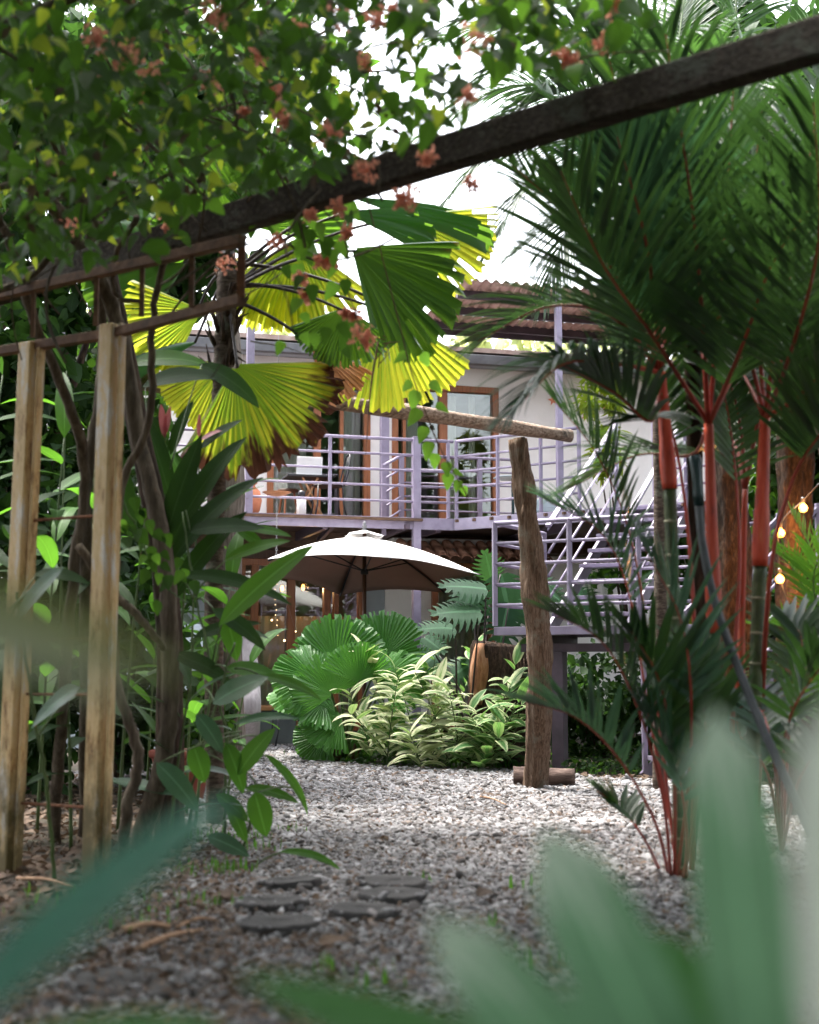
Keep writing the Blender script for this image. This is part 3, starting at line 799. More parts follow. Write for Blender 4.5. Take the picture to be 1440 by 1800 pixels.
def pleats(name, s0, s1, d, z0, z1, parent, mat=None, amp=0.035, period=0.11):
    n = max(8, int((s1 - s0) / period * 6)); V = []
    for j in range(5):
        z = z1 + (z0 - z1) * j / 4
        for i in range(n + 1):
            s = s0 + (s1 - s0) * i / n
            V.append(H(s, d + amp * math.sin(i / 6 * 2 * math.pi + 0.3 * j) * (0.5 + 0.12 * j) + 0.01 * math.sin(i * 0.7), z))
    Fc = [(j * (n + 1) + i, j * (n + 1) + i + 1, (j + 1) * (n + 1) + i + 1, (j + 1) * (n + 1) + i) for j in range(4) for i in range(n)]
    mb = MB(); mb.add(V, Fc)
    return mb.build(name, mat or M['curtain'], parent, at=H((s0 + s1) / 2, d, z0), smooth=True)

def glazed(s0, s1, z0, z1, stiles, d=0.05, w=0.09, wood='door_wood', curtains=(), transom=None, label=None):
    """a glazed door front: outer frame, stiles, one pane per bay, curtains behind"""
    f = hpart('door_frame', M[wood], house, [(s0, s1, d - 0.07, d + 0.07, z1 - w, z1), (s0, s0 + w, d - 0.07, d + 0.07, z0, z1 - w - 0.001), (s1 - w, s1, d - 0.07, d + 0.07, z0, z1 - w - 0.001)], bevel=0.006)
    if label: f['label'] = label
    xs = [s0 + w] + [x for x, _ in stiles] + [s1 - w]
    for x, sw in stiles:
        hpart('stile', M[wood], f, [(x - sw / 2, x + sw / 2, d - 0.055, d + 0.055, z0, z1 - w - 0.002)], bevel=0.005)
    hpart('bottom_rail', M[wood], f, [(s0 + w + 0.001, s1 - w - 0.001, d - 0.03, d + 0.03, z0, z0 + 0.14)], bevel=0.004)
    for i in range(len(xs) - 1):
        l = xs[i] + (stiles[i - 1][1] / 2 if i else 0) + 0.002; r = xs[i + 1] - (stiles[i][1] / 2 if i < len(stiles) else 0) - 0.002
        hpart('pane', M['glass'], f, [(l, r, d - 0.004, d + 0.004, z0 + 0.142, z1 - w - 0.003)])
    for c0, c1, cz0, cz1 in curtains:
        pleats('curtain', c0, c1, d + 0.22, cz0, cz1, f)
    return f

u = lambda px: sx(px, 800)
glazed(a0, a1, ZD, ztop - 0.03, [(u(558), 0.10), (u(601), 0.05)], curtains=[(a0 + 0.1, u(545), ZD + 0.05, ztop - 0.1), (u(606), u(640), ZD + 0.05, ztop - 0.1)],
       label='brown framed glass doors left of the narrow pier, curtains drawn behind')
glazed(a2, a3, ZD, ztop, [(u(711), 0.045), (u(780), 0.12)], curtains=[(u(716), u(745), ZD + 0.05, ztop - 0.1), (u(788), u(812), ZD + 0.05, ztop - 0.1), (u(835), u(846), ZD + 0.05, ztop - 0.1)],
       label='brown framed sliding glass doors right of the narrow pier')
# lower storey
lx = lambda px, py=1100: HP(px, py, 0.4)[0]
LD = 0.4
zl = 2.50
b0, b1 = lx(418), lx(640)
b2, b3 = lx(758), lx(868)
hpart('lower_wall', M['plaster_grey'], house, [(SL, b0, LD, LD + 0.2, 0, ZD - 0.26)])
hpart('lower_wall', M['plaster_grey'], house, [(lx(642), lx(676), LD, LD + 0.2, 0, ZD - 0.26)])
hpart('lower_wall', M['plaster'], house, [(lx(677), b2, LD, LD + 0.2, 0, ZD - 0.26)])
hpart('lower_wall', M['plaster'], house, [(b3, SR, LD, LD + 0.2, 0, ZD - 0.26)])
hpart('lintel', M['dark_wood'], house, [(b0, lx(641), LD - 0.02, LD + 0.2, zl - 0.02, ZD - 0.26), (b2, b3, LD - 0.02, LD + 0.2, zl - 0.02, ZD - 0.26)])
zc = HP(480, 1082, LD)[1]
glazed(b0, b1, 0.1, zl - 0.03, [(lx(447), 0.10), (lx(511), 0.11), (lx(574), 0.10), (lx(590), 0.07)], d=LD, curtains=[(b0 + 0.05, lx(505), 0.2, zc), (lx(516), lx(570), 0.2, zc), (lx(592), lx(636), 0.2, zc)],
       label='dark brown glazed front on the ground floor under the umbrella, half curtains behind')
glazed(b2, b3, 0.1, zl - 0.03, [], d=LD, curtains=[(b2 + 0.1, b3 - 0.08, 0.2, zl - 0.2)], label='curtained brown door frame on the ground floor beside the monstera')
def uplight(px, py):
    s, z = HP(px, py, LD + 0.8)
    mb = MB(); mb.lathe(H(s, LD + 0.8, z), [(0.005, 0.06), (0.018, 0.05), (0.026, 0.02), (0.024, -0.012), (0.012, -0.03), (0.003, -0.034)], 12)
    o = mb.build('wall_lamp', M['bulb'], None, at=H(s, LD + 0.8, z), smooth=True)
    tag(o, 'glowing lamp behind the glass left of the dark door stile' if px < 510 else 'glowing lamp behind the glass right of the dark door stile', 'lamp', 'lamps glowing inside the ground floor')
    mb = MB(); mb.tube([H(s, LD + 0.8, z + 0.05), H(s, LD + 0.8, ZD - 0.26)], 0.006, 6)
    mb.build('cord', M['black'], o, at=H(s, LD + 0.8, z + 0.08))
    l = bpy.data.lights.new('lamp_light', 'POINT'); l.energy = 1.6; l.color = (1, 0.5, 0.2); l.shadow_soft_size = 0.06
    lo = bpy.data.objects.new('lamp_light', l); COL.objects.link(lo); lo.location = H(s, LD + 0.62, z)
uplight(496, 1036); uplight(533, 1034)
poly_sheet('terrace', [tuple(H(s, d, 0).xy) for s, d in ((-5.6, -1.2), (-1.0, -1.2), (-1.0, 0.4), (-5.6, 0.4))], 0.008, M['terrace'])

# mossy ledge and tiled awning under the balcony, right of the post
awning = thing('tiled_awning', H(0.6, -0.9, 2.3), 'mossy concrete ledge with a short row of terracotta tiles under the balcony', 'awning')
s0, z1 = HP(690, 944, -0.9); s1 = HP(960, 944, -0.9)[0]
z0 = HP(800, 967, -0.9)[1]
mb = MB(); mb.box(H((s0 + s1) / 2, -0.25, (z0 + z1) / 2), (s1 - s0, 1.28, z1 - z0), HROT)
mb.build('ledge', M['concrete'], awning, bevel=0.03)
def tile_geo():
    V, Fc, UV = [], [], []
    for j, y in enumerate((0, 0.34)):
        for t in (0, 0.014):
            for i in range(7):
                a = math.pi * i / 6
                V.append((math.cos(a) * (0.075 - 0.008 * j), y, math.sin(a) * (0.05 - 0.004 * j) - t)); UV.append((i / 6, y))
    for i in range(6):
        Fc.append((i, i + 1, 14 + i + 1, 14 + i)); Fc.append((7 + i + 1, 7 + i, 21 + i, 21 + i + 1)); Fc.append((i + 1, i, 7 + i, 7 + i + 1))
    return V, Fc, UV
tile_me = mesh_of('roof_tile', tile_geo(), M['tile'])
nt_ = int((s1 - s0) / 0.16)
for j in range(2):
    for i in range(nt_):
        o = bpy.data.objects.new('roof_tile', tile_me); COL.objects.link(o)
        s = s0 + 0.08 + i * 0.16 + (0.03 if j else 0)
        rt = HROT.to_4x4() @ Matrix.Rotation(R(24) + rng.uniform(-0.03, 0.03), 4, 'X') @ Matrix.Rotation(rng.uniform(-0.04, 0.04), 4, 'Z')
        put(o, Matrix.Translation(H(s, -1.42 + j * 0.27, z0 - 0.15 + j * 0.115 + rng.uniform(-0.006, 0.006))) @ rt, awning)
mb = MB(); hbox(mb, s0, s1, -1.05, -0.92, z0 - 0.17, z0 - 0.09); mb.build('rafter_plate', M['dark_wood'], awning)

# ------------------------------------------------------------------ purple steel balcony
def yfor(px, py, z):
    r = ray(px, py); t = (z - 1.0) / r.z; return CAM + r * t
BL = Vector((P(469, 905, 17.5).x, 17.5, 0))
BC = Vector((0.57, 18.25, 0)); BC = Vector((P(797, 915, 18.2).x, 18.2, 0))
dirL = (BL - BC).normalized()
BL0 = BC + dirL * 4.6
dirR = Vector((math.cos(R(-36)), math.sin(R(-36)), 0))
BR = BC + dirR * 4.6
balcony = thing('steel_balcony', BC, 'lilac painted steel balcony with horizontal rails along the upper storey', 'balcony')
def to_sd(p): q = p - HO; return q.dot(HU), q.dot(HV)
# deck boards run along the house; each is cut to the balcony outline
cs, cd = to_sd(BC); ls, ld = to_sd(BL0); rs, rd = to_sd(BR)
nb = 26
dmin = min(ld, rd)
bw = (0 - dmin) / nb
for i in range(nb):
    d = dmin + bw * (i + 0.5)
    segs = []
    if d >= cd: segs.append((ls + 0.03, rs + 0.8))
    else:
        if d >= ld: segs.append((ls + 0.03, ls + (cs - ls) * (d - ld) / (cd - ld)))
        if d >= rd: segs.append((rs - (rs - cs) * (d - rd) / (cd - rd), rs + 0.8))
    for q0, q1 in segs:
        if q1 - q0 < 0.1: continue
        hpart('deck_board', M['deck_wood'], balcony, [(q0, q1, d - bw / 2 + 0.006, d + bw / 2 - 0.006, ZD - 0.035, ZD)])
def sbar(name, a, b, w, h, mat='purple', parent=None, bevel=0.004, up=(0, 0, 1)):
    mb = MB(); mb.bar(a, b, w, h, up=up)
    return mb.build(name, M[mat], parent, at=a, bevel=bevel)
Z = lambda p, z: Vector((p.x, p.y, z))
sbar('edge_beam', Z(BL0, ZD - 0.06), Z(BC, ZD - 0.06), 0.06, 0.15, parent=balcony)
sbar('edge_beam', Z(BC, ZD - 0.06) + dirR * 0.032, Z(BR, ZD - 0.06), 0.06, 0.15, parent=balcony)
for i in range(6):        # joists under the deck
    s = -3.6 + i * 1.5
    dd = max(cd, ld) if s < cs else cd
    p0 = H(s, (ld + (cd - ld) * (s - ls) / (cs - ls)) + 0.05 if s < cs else cd + 0.1 - (s - cs) * 0.6, ZD - 0.10); p1 = H(s, 0.0, ZD - 0.10)
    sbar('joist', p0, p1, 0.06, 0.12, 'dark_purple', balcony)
def rail_rod(a, b, r, parent, mat='purple', name='rail'):
    mb = MB(); mb.tube([a, b], r, 8); return mb.build(name, M[mat], parent, at=a, smooth=True)
def railing(a, b, zdeck, parent, posts, h=1.0, nrail=5, r=0.016, top=0.022, pr=0.02, za=None, zb=None):
    za = zdeck if za is None else za; zb = zdeck if zb is None else zb
    for i in range(1, nrail + 1):
        q = h * i / nrail
        rail_rod(Z(a, za + q), Z(b, zb + q), top if i == nrail else r, parent)
    for t in posts:
        p = a.lerp(b, t); z = za + (zb - za) * t
        sbar('railing_post', Z(p, z), Z(p, z + h + 0.01), 2 * pr, 2 * pr, parent=parent, up=HU)
LL = (BC - BL0).length
pxpos = lambda px: None
railing(BL0, BC, ZD + 0.02, balcony, [0.02, 0.22, 0.42, 0.645, 0.985])
railing(BC + dirR * 0.05, BC + dirR * 1.85, ZD + 0.02, balcony, [0.0, 0.35, 0.7, 1.0])
railing(BC + dirR * 2.85, BR, ZD + 0.02, balcony, [0.0, 0.5, 1.0])
# tall posts
def on_line(px, a, dirv):
    """point of the plan line a + t*dirv seen at pixel column px"""
    r = ray(px, 900); k = r.x / r.y
    t = (k * a.y - a.x) / (dirv.x - k * dirv.y)
    return a + dirv * t
pm = on_line(732, BC, dirL)
sbar('post', Z(pm, 0) - HV * 0.0, Z(pm, ZD + 1.06), 0.10, 0.10, parent=balcony, up=HU)
CZ = 5.62
p985 = on_line(985, BC, dirR)
sbar('post', Z(p985, ZD), Z(p985, CZ), 0.075, 0.075, parent=balcony, up=HU)
p437 = on_line(437, BC, dirL)
sbar('post', Z(p437, ZD), Z(p437, CZ), 0.09, 0.09, parent=balcony, up=HU)
s675 = HP(676, 800, -0.75)[0]
sbar('post', H(s675, -0.75, ZD), H(s675, -0.75, HP(676, 600, -0.75)[1]), 0.11, 0.11, parent=balcony, up=HU)
# inner balustrade crossing the deck behind the front one
i0 = H(HP(706, 800, -0.95)[0], -0.95, 0); i1 = H(HP(925, 800, -0.95)[0], -0.95, 0)
railing(i0, i1, ZD + 0.02, balcony, [0.0, 0.62, 1.0], h=0.92, nrail=5, pr=0.03, r=0.013)
railing(i0, i0 - HU * 0.34 - HV * 0.35, ZD + 0.02, balcony, [1.0], h=0.92, pr=0.03, r=0.013, za=ZD + 0.02, zb=ZD - 0.18)
# diagonal braces below the deck
for pa, pb in (((590, 918), (560, 950)), ((718, 925), (668, 946))):
    q0 = P(pa[0], pa[1], 17.9); q1 = P(pb[0], pb[1], 18.9)
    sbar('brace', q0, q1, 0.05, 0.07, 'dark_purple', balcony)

# ------------------------------------------------------------------ corrugated canopy over the balcony
canopy = thing('corrugated_canopy', Z(p985, CZ), 'reddish corrugated sheet canopy on dark purple beams above the white wall', 'canopy')
cf = HP(815, 490, -3.0)
cb = HP(785, 574, -0.8)
cs0 = 0.5 * (cf[0] + cb[0]); zc0, zc1 = cf[1], cb[1]
cs0 = cf[0]
def sheet(sa, sb, d0, d1, za, zb, parent):
    per = 0.13; n = int((sb - sa) / per * 6); V = []
    for d, z in ((d0, za), (d1, zb)):
        for i in range(n + 1):
            V.append(H(sa + (sb - sa) * i / n + (d - d0) * 0.12, d, z + 0.022 * math.sin(i / 6 * 2 * math.pi)))
    Fc = [(i, i + 1, n + 1 + i + 1, n + 1 + i) for i in range(n)]
    mb = MB(); mb.add(V, Fc)
    o = mb.build('roof_sheet', M['zinc_red'], parent, at=H(sa, d0, za), smooth=True)
    so = o.modifiers.new('thick', 'SOLIDIFY'); so.thickness = 0.004
    return o
nz_ = 3
for k in range(nz_):
    t0, t1 = k / nz_, (k + 1) / nz_
    d0 = -3.0 + 2.2 * t0; d1 = -3.0 + 2.2 * t1 + 0.08
    za = zc0 + (zc1 - zc0) * t0; zb = zc0 + (zc1 - zc0) * t1
    sheet(cs0, cs0 + 4.9, d0, d1, za - 0.05 * k * 0.2, zb, canopy)
    sbar('beam', H(cs0 + 0.05, d0 + 0.42, za - 0.08), H(cs0 + 4.9, d0 + 0.42, za - 0.08), 0.06, 0.10, 'dark_purple', canopy)
sbar('beam', H(cs0 + 0.25, -0.86, zc1 - 0.08), H(cs0 + 5.0, -0.86, zc1 - 0.08), 0.06, 0.10, 'dark_purple', canopy)

# ------------------------------------------------------------------ landing and stairs
ZL = 1.36
LA = Vector((P(870, 1000, 13.8).x, 13.8, 0))
du = Vector((math.cos(R(-28)), math.sin(R(-28)), 0)); dv = Vector((-du.y, du.x, 0))
landing = thing('steel_landing', LA, 'raised lilac steel stair landing with railings behind the leaning post', 'landing')
LW, LDp = 2.35, 1.25
LROT = Matrix((du, dv, Vector((0, 0, 1)))).transposed()
mb = MB(); mb.box(Z(LA, ZL - 0.015) + du * LW / 2 + dv * LDp / 2, (LW - 0.06, LDp - 0.06, 0.03), LROT); mb.build('deck_plate', M['dark_purple'], landing)
c4 = [LA, LA + du * LW, LA + du * LW + dv * LDp, LA + dv * LDp]
for i in range(4):
    a, b = c4[i], c4[(i + 1) % 4]; dd = (b - a).normalized() * 0.031
    sbar('edge_beam', Z(a, ZL - 0.03) + dd, Z(b, ZL - 0.03) - dd, 0.06, 0.08, parent=landing)
for t in (0.15, 0.5, 0.85):
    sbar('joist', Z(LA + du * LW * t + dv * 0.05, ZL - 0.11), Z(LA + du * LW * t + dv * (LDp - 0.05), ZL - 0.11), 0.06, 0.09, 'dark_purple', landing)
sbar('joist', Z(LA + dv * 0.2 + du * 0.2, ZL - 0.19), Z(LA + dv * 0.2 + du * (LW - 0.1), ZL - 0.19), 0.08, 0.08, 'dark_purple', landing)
railing(c4[0], c4[1], ZL + 0.02, landing, [0.0, 0.33, 0.62, 1.0], pr=0.022)
railing(c4[0] + dv * 0.03, c4[3], ZL + 0.02, landing, [1.0], pr=0.022)
railing(c4[3] + du * 0.95, c4[2], ZL + 0.02, landing, [0.0, 0.5, 1.0], pr=0.022)
for px, y in ((980, 13.9),):
    pp = on_line(px, LA + dv * 0.2, du)
    sbar('support_post', Z(pp, 0), Z(pp, ZL - 0.23), 0.12, 0.12, 'dark_purple', landing, up=du)
sbar('support_post', Z(LA + du * (LW - 0.15) + dv * 0.2, 0), Z(LA + du * (LW - 0.15) + dv * 0.2, ZL - 0.23), 0.12, 0.12, 'dark_purple', landing, up=du)

def flight(name, a, dirv, zb, zt, run, width, label, post=True):
    """a straight flight: stringers, treads, sloping handrails"""
    st = thing(name, Z(a, zb), label, 'stairs')
    side = Vector((dirv.y, -dirv.x, 0)); n = max(3, round((zt - zb) / 0.195)); rise = (zt - zb) / n; go = run / n
    for sgn in (-1, 1):
        o = a + side * sgn * width / 2
        sbar('stringer', Z(o, zb - 0.02), Z(o + dirv * run, zt - 0.10), 0.04, 0.15, parent=st)
        for k in range(1, 5):
            h = 0.98 * k / 4
            rail_rod(Z(o, zb + h + 0.08), Z(o + dirv * run, zt + h), 0.015 if k < 4 else 0.012, st)
        sbar('handrail', Z(o, zb + 1.10), Z(o + dirv * run, zt + 1.02), 0.06, 0.035, parent=st)
        for t in (0.0, 1.0) if post else (1.0,):
            p = o + dirv * run * t
            sbar('newel_post', Z(p, zb + (zt - zb) * t - (0.0 if t == 0 else 0.1)), Z(p, zb + (zt - zb) * t + 1.06), 0.045, 0.045, parent=st, up=dirv)
    for k in range(n):
        z = zb + rise * (k + 1) - (0.0 if k < n - 1 else 0.02); c = a + dirv * (go * (k + 0.5))
        mb = MB(); mb.box(Z(c, z - 0.02), (width - 0.05, go * 0.9, 0.04), Matrix((side, dirv, Vector((0, 0, 1)))).transposed())
        mb.build('step', M['purple'], st, bevel=0.004)
    return st
ua = c4[3] + du * 0.47
flight('upper_stairs', ua, dv, ZL, ZD, 2.15, 0.85, 'open lilac steel steps rising from the landing to the balcony', post=False)
lb = Vector((P(1127, 1150, 13.0).x + 0.02, 13.0, 0))
ldir = ((c4[1] + dv * 0.55) - lb); ldir.z = 0; ldir.normalize()
flight('lower_stairs', lb + Vector((ldir.y, -ldir.x, 0)) * 0.40, ldir, 0.0, ZL, 1.35, 0.8, 'pale lit steel handrails of the lower steps, half hidden by the red palms')

# wall behind left plants, low grey planter with an orange top
mb = MB(); mb.box((-4.6, 17.4, 0.75), (5.0, 0.15, 1.5)); o = mb.build('garden_wall', M['plaster_blue'], None, at=(-4.6, 17.4, 0), bevel=0.01)
tag(o, 'pale blue low wall showing between the leaves left of the palm trunk', 'wall')
pl = thing('planter_bench', (P(470, 1290, 18.6).x, 18.6, 0), 'low grey bench block with an orange top before the ground floor doors', 'bench')
mb = MB(); mb.box((pl.location.x, 18.6, 0.21), (0.66, 0.5, 0.42), HROT); mb.build('base', M['cloth_grey'], pl, bevel=0.02)
mb = MB(); mb.box((pl.location.x, 18.6, 0.455), (0.72, 0.56, 0.06), HROT); mb.build('top', M['orange_top'], pl, bevel=0.01)

# ------------------------------------------------------------------ parasol
UC = Vector((P(641, 940, 16.5).x, 16.5, 0))
umb = thing('parasol', UC, 'large white six sided parasol with a dark pole in front of the house', 'parasol')
VX = [(P(688, 981, 15.14)), (P(845, 1011, 16.1)), (P(786, 1042, 17.47)), (P(598, 1046, 17.86)), (P(440, 1014, 16.9)), (P(470, 983, 15.53))]
APX = P(641, 941, 16.5)
for i in range(6):
    a, b = VX[i], VX[(i + 1) % 6]
    n = 10; V = []; UV = []
    for r_ in range(n + 1):
        t = r_ / n
        for k in range(n + 1):
            q = k / n
            e = a.lerp(b, q)
            p = APX.lerp(e, 0.06 + 0.94 * t)
            p.z += 0.05 * math.sin(math.pi * t) * (1 - 0.6 * math.sin(math.pi * q))       # ribs bow up
            p += (Vector((UC.x, UC.y, p.z)) - p) * (0.10 * math.sin(math.pi * q) * t * t)      # hem is drawn in between the ribs
            p.z += 0.05 * math.sin(math.pi * q) * t * t
            V.append(p); UV.append((q, t))
    Fc = [(r_ * (n + 1) + k, r_ * (n + 1) + k + 1, (r_ + 1) * (n + 1) + k + 1, (r_ + 1) * (n + 1) + k) for r_ in range(n) for k in range(n)]
    mb = MB(); mb.add(V, Fc, 0, UV)
    o = mb.build('canopy_panel', [M['shaded_underside'], M['canvas']], umb, smooth=True)
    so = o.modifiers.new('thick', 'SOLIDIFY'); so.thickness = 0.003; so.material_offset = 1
    mb = MB(); mb.tube([APX.lerp(a, t) + Vector((0, 0, 0.05 * math.sin(math.pi * t) - 0.02)) for t in (0.03, 0.25, 0.5, 0.75, 0.99)], 0.011, 6)
    mb.build('rib', M['black'], umb)
    hub = Vector((UC.x, UC.y, APX.z - 0.42)); mid = APX.lerp(a, 0.5) + Vector((0, 0, 0.02))
    mb = MB(); mb.tube([hub, mid], 0.008, 6); mb.build('strut', M['black'], umb)
V = []; Fc = []
mb = MB()
for i in range(6):
    a = VX[i]; b = VX[(i + 1) % 6]
    pa = APX.lerp(a, 0.17) + Vector((0, 0, 0.075)); pb = APX.lerp(b, 0.17) + Vector((0, 0, 0.075)); pm_ = pa.lerp(pb, 0.5) + Vector((0, 0, -0.012))
    top = APX + Vector((0, 0, 0.065))
    mb.add([top, pa, pm_, pb], [(0, 1, 2), (0, 2, 3)])
o = mb.build('vent_cap', M['canvas'], umb); so = o.modifiers.new('thick', 'SOLIDIFY'); so.thickness = 0.003
mb = MB(); mb.lathe((UC.x, UC.y, APX.z + 0.05), [(0.028, 0), (0.034, 0.012), (0.018, 0.025), (0.027, 0.05), (0.030, 0.062), (0.016, 0.075), (0.022, 0.088), (0.006, 0.115)], 12)
mb.build('finial', M['gutter'], umb, smooth=True)
mb = MB(); mb.tube([UC, Vector((UC.x, UC.y, APX.z + 0.05))], 0.024, 12); mb.build('pole', M['dark_wood'], umb, smooth=True)
mb = MB(); mb.lathe((UC.x, UC.y, APX.z - 0.46), [(0.03, 0), (0.045, 0.01), (0.045, 0.06), (0.03, 0.07)], 12); mb.build('hub', M['black'], umb)
mb = MB(); mb.lathe((UC.x, UC.y, 0.0), [(0.28, 0), (0.28, 0.05), (0.24, 0.07), (0.04, 0.09), (0.04, 0.3), (0.03, 0.3)], 20); mb.build('base', M['concrete'], umb)

# ------------------------------------------------------------------ things on the balcony
FZ = ZD + 0.001
def at_balcony(px, off=0.0):
    """a floor point just behind the left railing at pixel column px"""
    p = on_line(px, BC + HV * off, dirL); return Z(p, FZ)
tb = at_balcony(541, 0.75)
tbl = thing('metal_table', tb, 'black metal side table on crossed tan legs on the balcony', 'table')
mb = MB(); mb.box(tb + Vector((0, 0, 0.58)), (0.62, 0.42, 0.03), HROT); mb.build('table_top', M['black'], tbl, bevel=0.008)
for k, (x0, x1, y0) in enumerate(((-0.2, 0.2, -0.15), (0.2, -0.2, -0.15), (-0.2, 0.2, 0.15), (0.2, -0.2, 0.15))):
    mb = MB(); mb.bar(tb + HU * x0 + HV * (y0 + (0.012 if x0 > 0 else -0.012)), tb + HU * x1 * 0.5 + HV * (y0 + (0.012 if x0 > 0 else -0.012)) + Vector((0, 0, 0.565)), 0.025, 0.025, up=HV); mb.build('leg', M['tan_wood'], tbl)
lap = thing('laptop', tb + Vector((0, 0, 0.6)), 'open white laptop seen from behind on the black balcony table', 'laptop')
mb = MB(); mb.box(tb + Vector((0, 0, 0.605)), (0.34, 0.22, 0.016), HROT); mb.build('keyboard_base', M['white_plastic'], lap, bevel=0.004)
mb = MB(); rt = HROT @ Matrix.Rotation(R(12), 3, 'X'); mb.box(tb - HV * 0.09 + Vector((0, 0, 0.725)), (0.34, 0.012, 0.23), rt); mb.build('screen_lid', M['white_plastic'], lap, bevel=0.004)
def wire_chair(base, face, label, name='garden_chair'):
    t = thing(name, base, label, 'chair', 'metal chairs')
    fx = Vector((math.cos(face), math.sin(face), 0)); fy = Vector((-fx.y, fx.x, 0))
    L = lambda x, y, z: base + fx * x + fy * y + Vector((0, 0, z))
    mb = MB(); mb.lathe(L(0, 0, 0.44), [(0.05, 0), (0.20, 0.0), (0.215, 0.012), (0.20, 0.024), (0.05, 0.018)], 20); mb.build('seat', M['black'], t)
    for x, y in ((0.16, 0.13), (0.16, -0.13), (-0.16, 0.13), (-0.16, -0.13)):
        mb = MB(); mb.tube([L(x, y, 0.44), L(x * 1.08, y * 1.1, 0.2), L(x * 1.35, y * 1.35, 0.0)], 0.011, 8); mb.build('leg', M['black'], t, smooth=True)
    mb = MB(); mb.tube(smooth_path([L(-0.17, 0.17, 0.44), L(-0.23, 0.18, 0.66), L(-0.26, 0.11, 0.84), L(-0.27, 0, 0.87), L(-0.26, -0.11, 0.84), L(-0.23, -0.18, 0.66), L(-0.17, -0.17, 0.44)], 22), 0.012, 8)
    mb.build('back_frame', M['black'], t, smooth=True)
    for k in (-1, 0, 1):
        mb = MB(); mb.tube([L(-0.19, 0.06 * k, 0.45), L(-0.25, 0.055 * k, 0.66), L(-0.268, 0.05 * k, 0.85)], 0.007, 6); mb.build('back_rod', M['black'], t, smooth=True)
    return t
wire_chair(at_balcony(577, 0.55), R(196), 'black wire chair beside the laptop table on the balcony')
cb_ = G(522, 1292); cb_ = Vector((P(508, 1250, 17.6).x, 17.6, 0.004))
wire_chair(cb_, R(200), 'black metal chair on the ground left of the low fan palm')
fl = at_balcony(530, 0.2)
t = thing('flask', fl, 'white flask with a black cap behind the balcony rail', 'flask')
mb = MB(); mb.lathe(fl, [(0.055, 0), (0.06, 0.01), (0.06, 0.22), (0.05, 0.24)], 16); mb.build('body', M['white_plastic'], t, smooth=True)
mb = MB(); mb.lathe(fl + Vector((0, 0, 0.241)), [(0.048, 0), (0.048, 0.07), (0.03, 0.095)], 16); mb.build('cap', M['black'], t, smooth=True)
pt = at_balcony(436, 0.35)
t = thing('terracotta_pot', pt, 'rounded terracotta jar on the balcony beside the palm trunk', 'pot')
mb = MB(); mb.lathe(pt, [(0.09, 0), (0.15, 0.08), (0.175, 0.20), (0.15, 0.32), (0.09, 0.38), (0.085, 0.40), (0.11, 0.42)], 22); mb.build('body', M['terracotta'], t, smooth=True)
mb = MB(); mb.lathe(pt + Vector((0, 0, 0.421)), [(0.105, 0), (0.12, 0.008), (0.105, 0.02)], 22); mb.build('rim', M['terracotta'], t, smooth=True)
# wooden stool
so_ = at_balcony(505, 0.9)
t = thing('wooden_stool', so_, 'small wooden stool behind the hanging copper dish', 'stool')
mb = MB(); mb.lathe(so_ + Vector((0, 0, 0.40)), [(0.14, 0), (0.15, 0.015), (0.14, 0.03)], 18); mb.build('seat', M['dark_wood'], t)
for k in range(3):
    a = k * 2.09 + 0.4
    mb = MB(); mb.tube([so_ + Vector((0.09 * math.cos(a), 0.09 * math.sin(a), 0.40)), so_ + Vector((0.17 * math.cos(a), 0.17 * math.sin(a), 0))], 0.014, 6); mb.build('leg', M['door_wood'], t)
# copper dish on a rain chain
ch = P(487, 868, 17.2)
t = thing('rain_chain', P(487, 700, 17.2), 'dark rain chain with a copper dish hanging before the balcony', 'chain')
ztop_ = CZ - 0.02; zbot = P(487, 985, 17.2).z
me_link = None
links = []
def link_geo():
    mb = MB(); n = 10; pts = [Vector((0.011 * math.cos(2 * math.pi * i / n), 0, 0.020 * math.sin(2 * math.pi * i / n))) for i in range(n)]
    V = []; Fc = []
    for i, p in enumerate(pts):
        tdir = (pts[(i + 1) % n] - pts[i - 1]).normalized(); x = Vector((0, 1, 0)); y = tdir.cross(x)
        for k in range(4):
            a = math.pi / 2 * k; V.append(p + (x * math.cos(a) + y * math.sin(a)) * 0.0035)
    for i in range(n):
        for k in range(4):
            i2 = (i + 1) % n; k2 = (k + 1) % 4; Fc.append((i * 4 + k, i * 4 + k2, i2 * 4 + k2, i2 * 4 + k))
    return V, Fc, [(0, 0)] * len(V)
lm = mesh_of('chain_link', link_geo(), M['steel'])
zz = P(487, 850, 17.2).z
k = 0
z = zz
while z > zbot and k < 60:
    o = bpy.data.objects.new('chain_link', lm); COL.objects.link(o)
    put(o, Matrix.Translation((ch.x, ch.y, z)) @ Matrix.Rotation(R(90) * (k % 2), 4, 'Z'), t)
    z -= 0.031; k += 1
mb = MB(); mb.tube([(ch.x, ch.y, zz), (ch.x, ch.y, ztop_)], 0.003, 5); mb.build('wire', M['steel'], t)
mb = MB(); mb.lathe((ch.x, ch.y, ch.z - 0.03), [(0.03, 0), (0.10, 0.012), (0.175, 0.045), (0.18, 0.05), (0.17, 0.048), (0.10, 0.02), (0.02, 0.01)], 24); mb.build('dish', M['copper'], t, smooth=True)
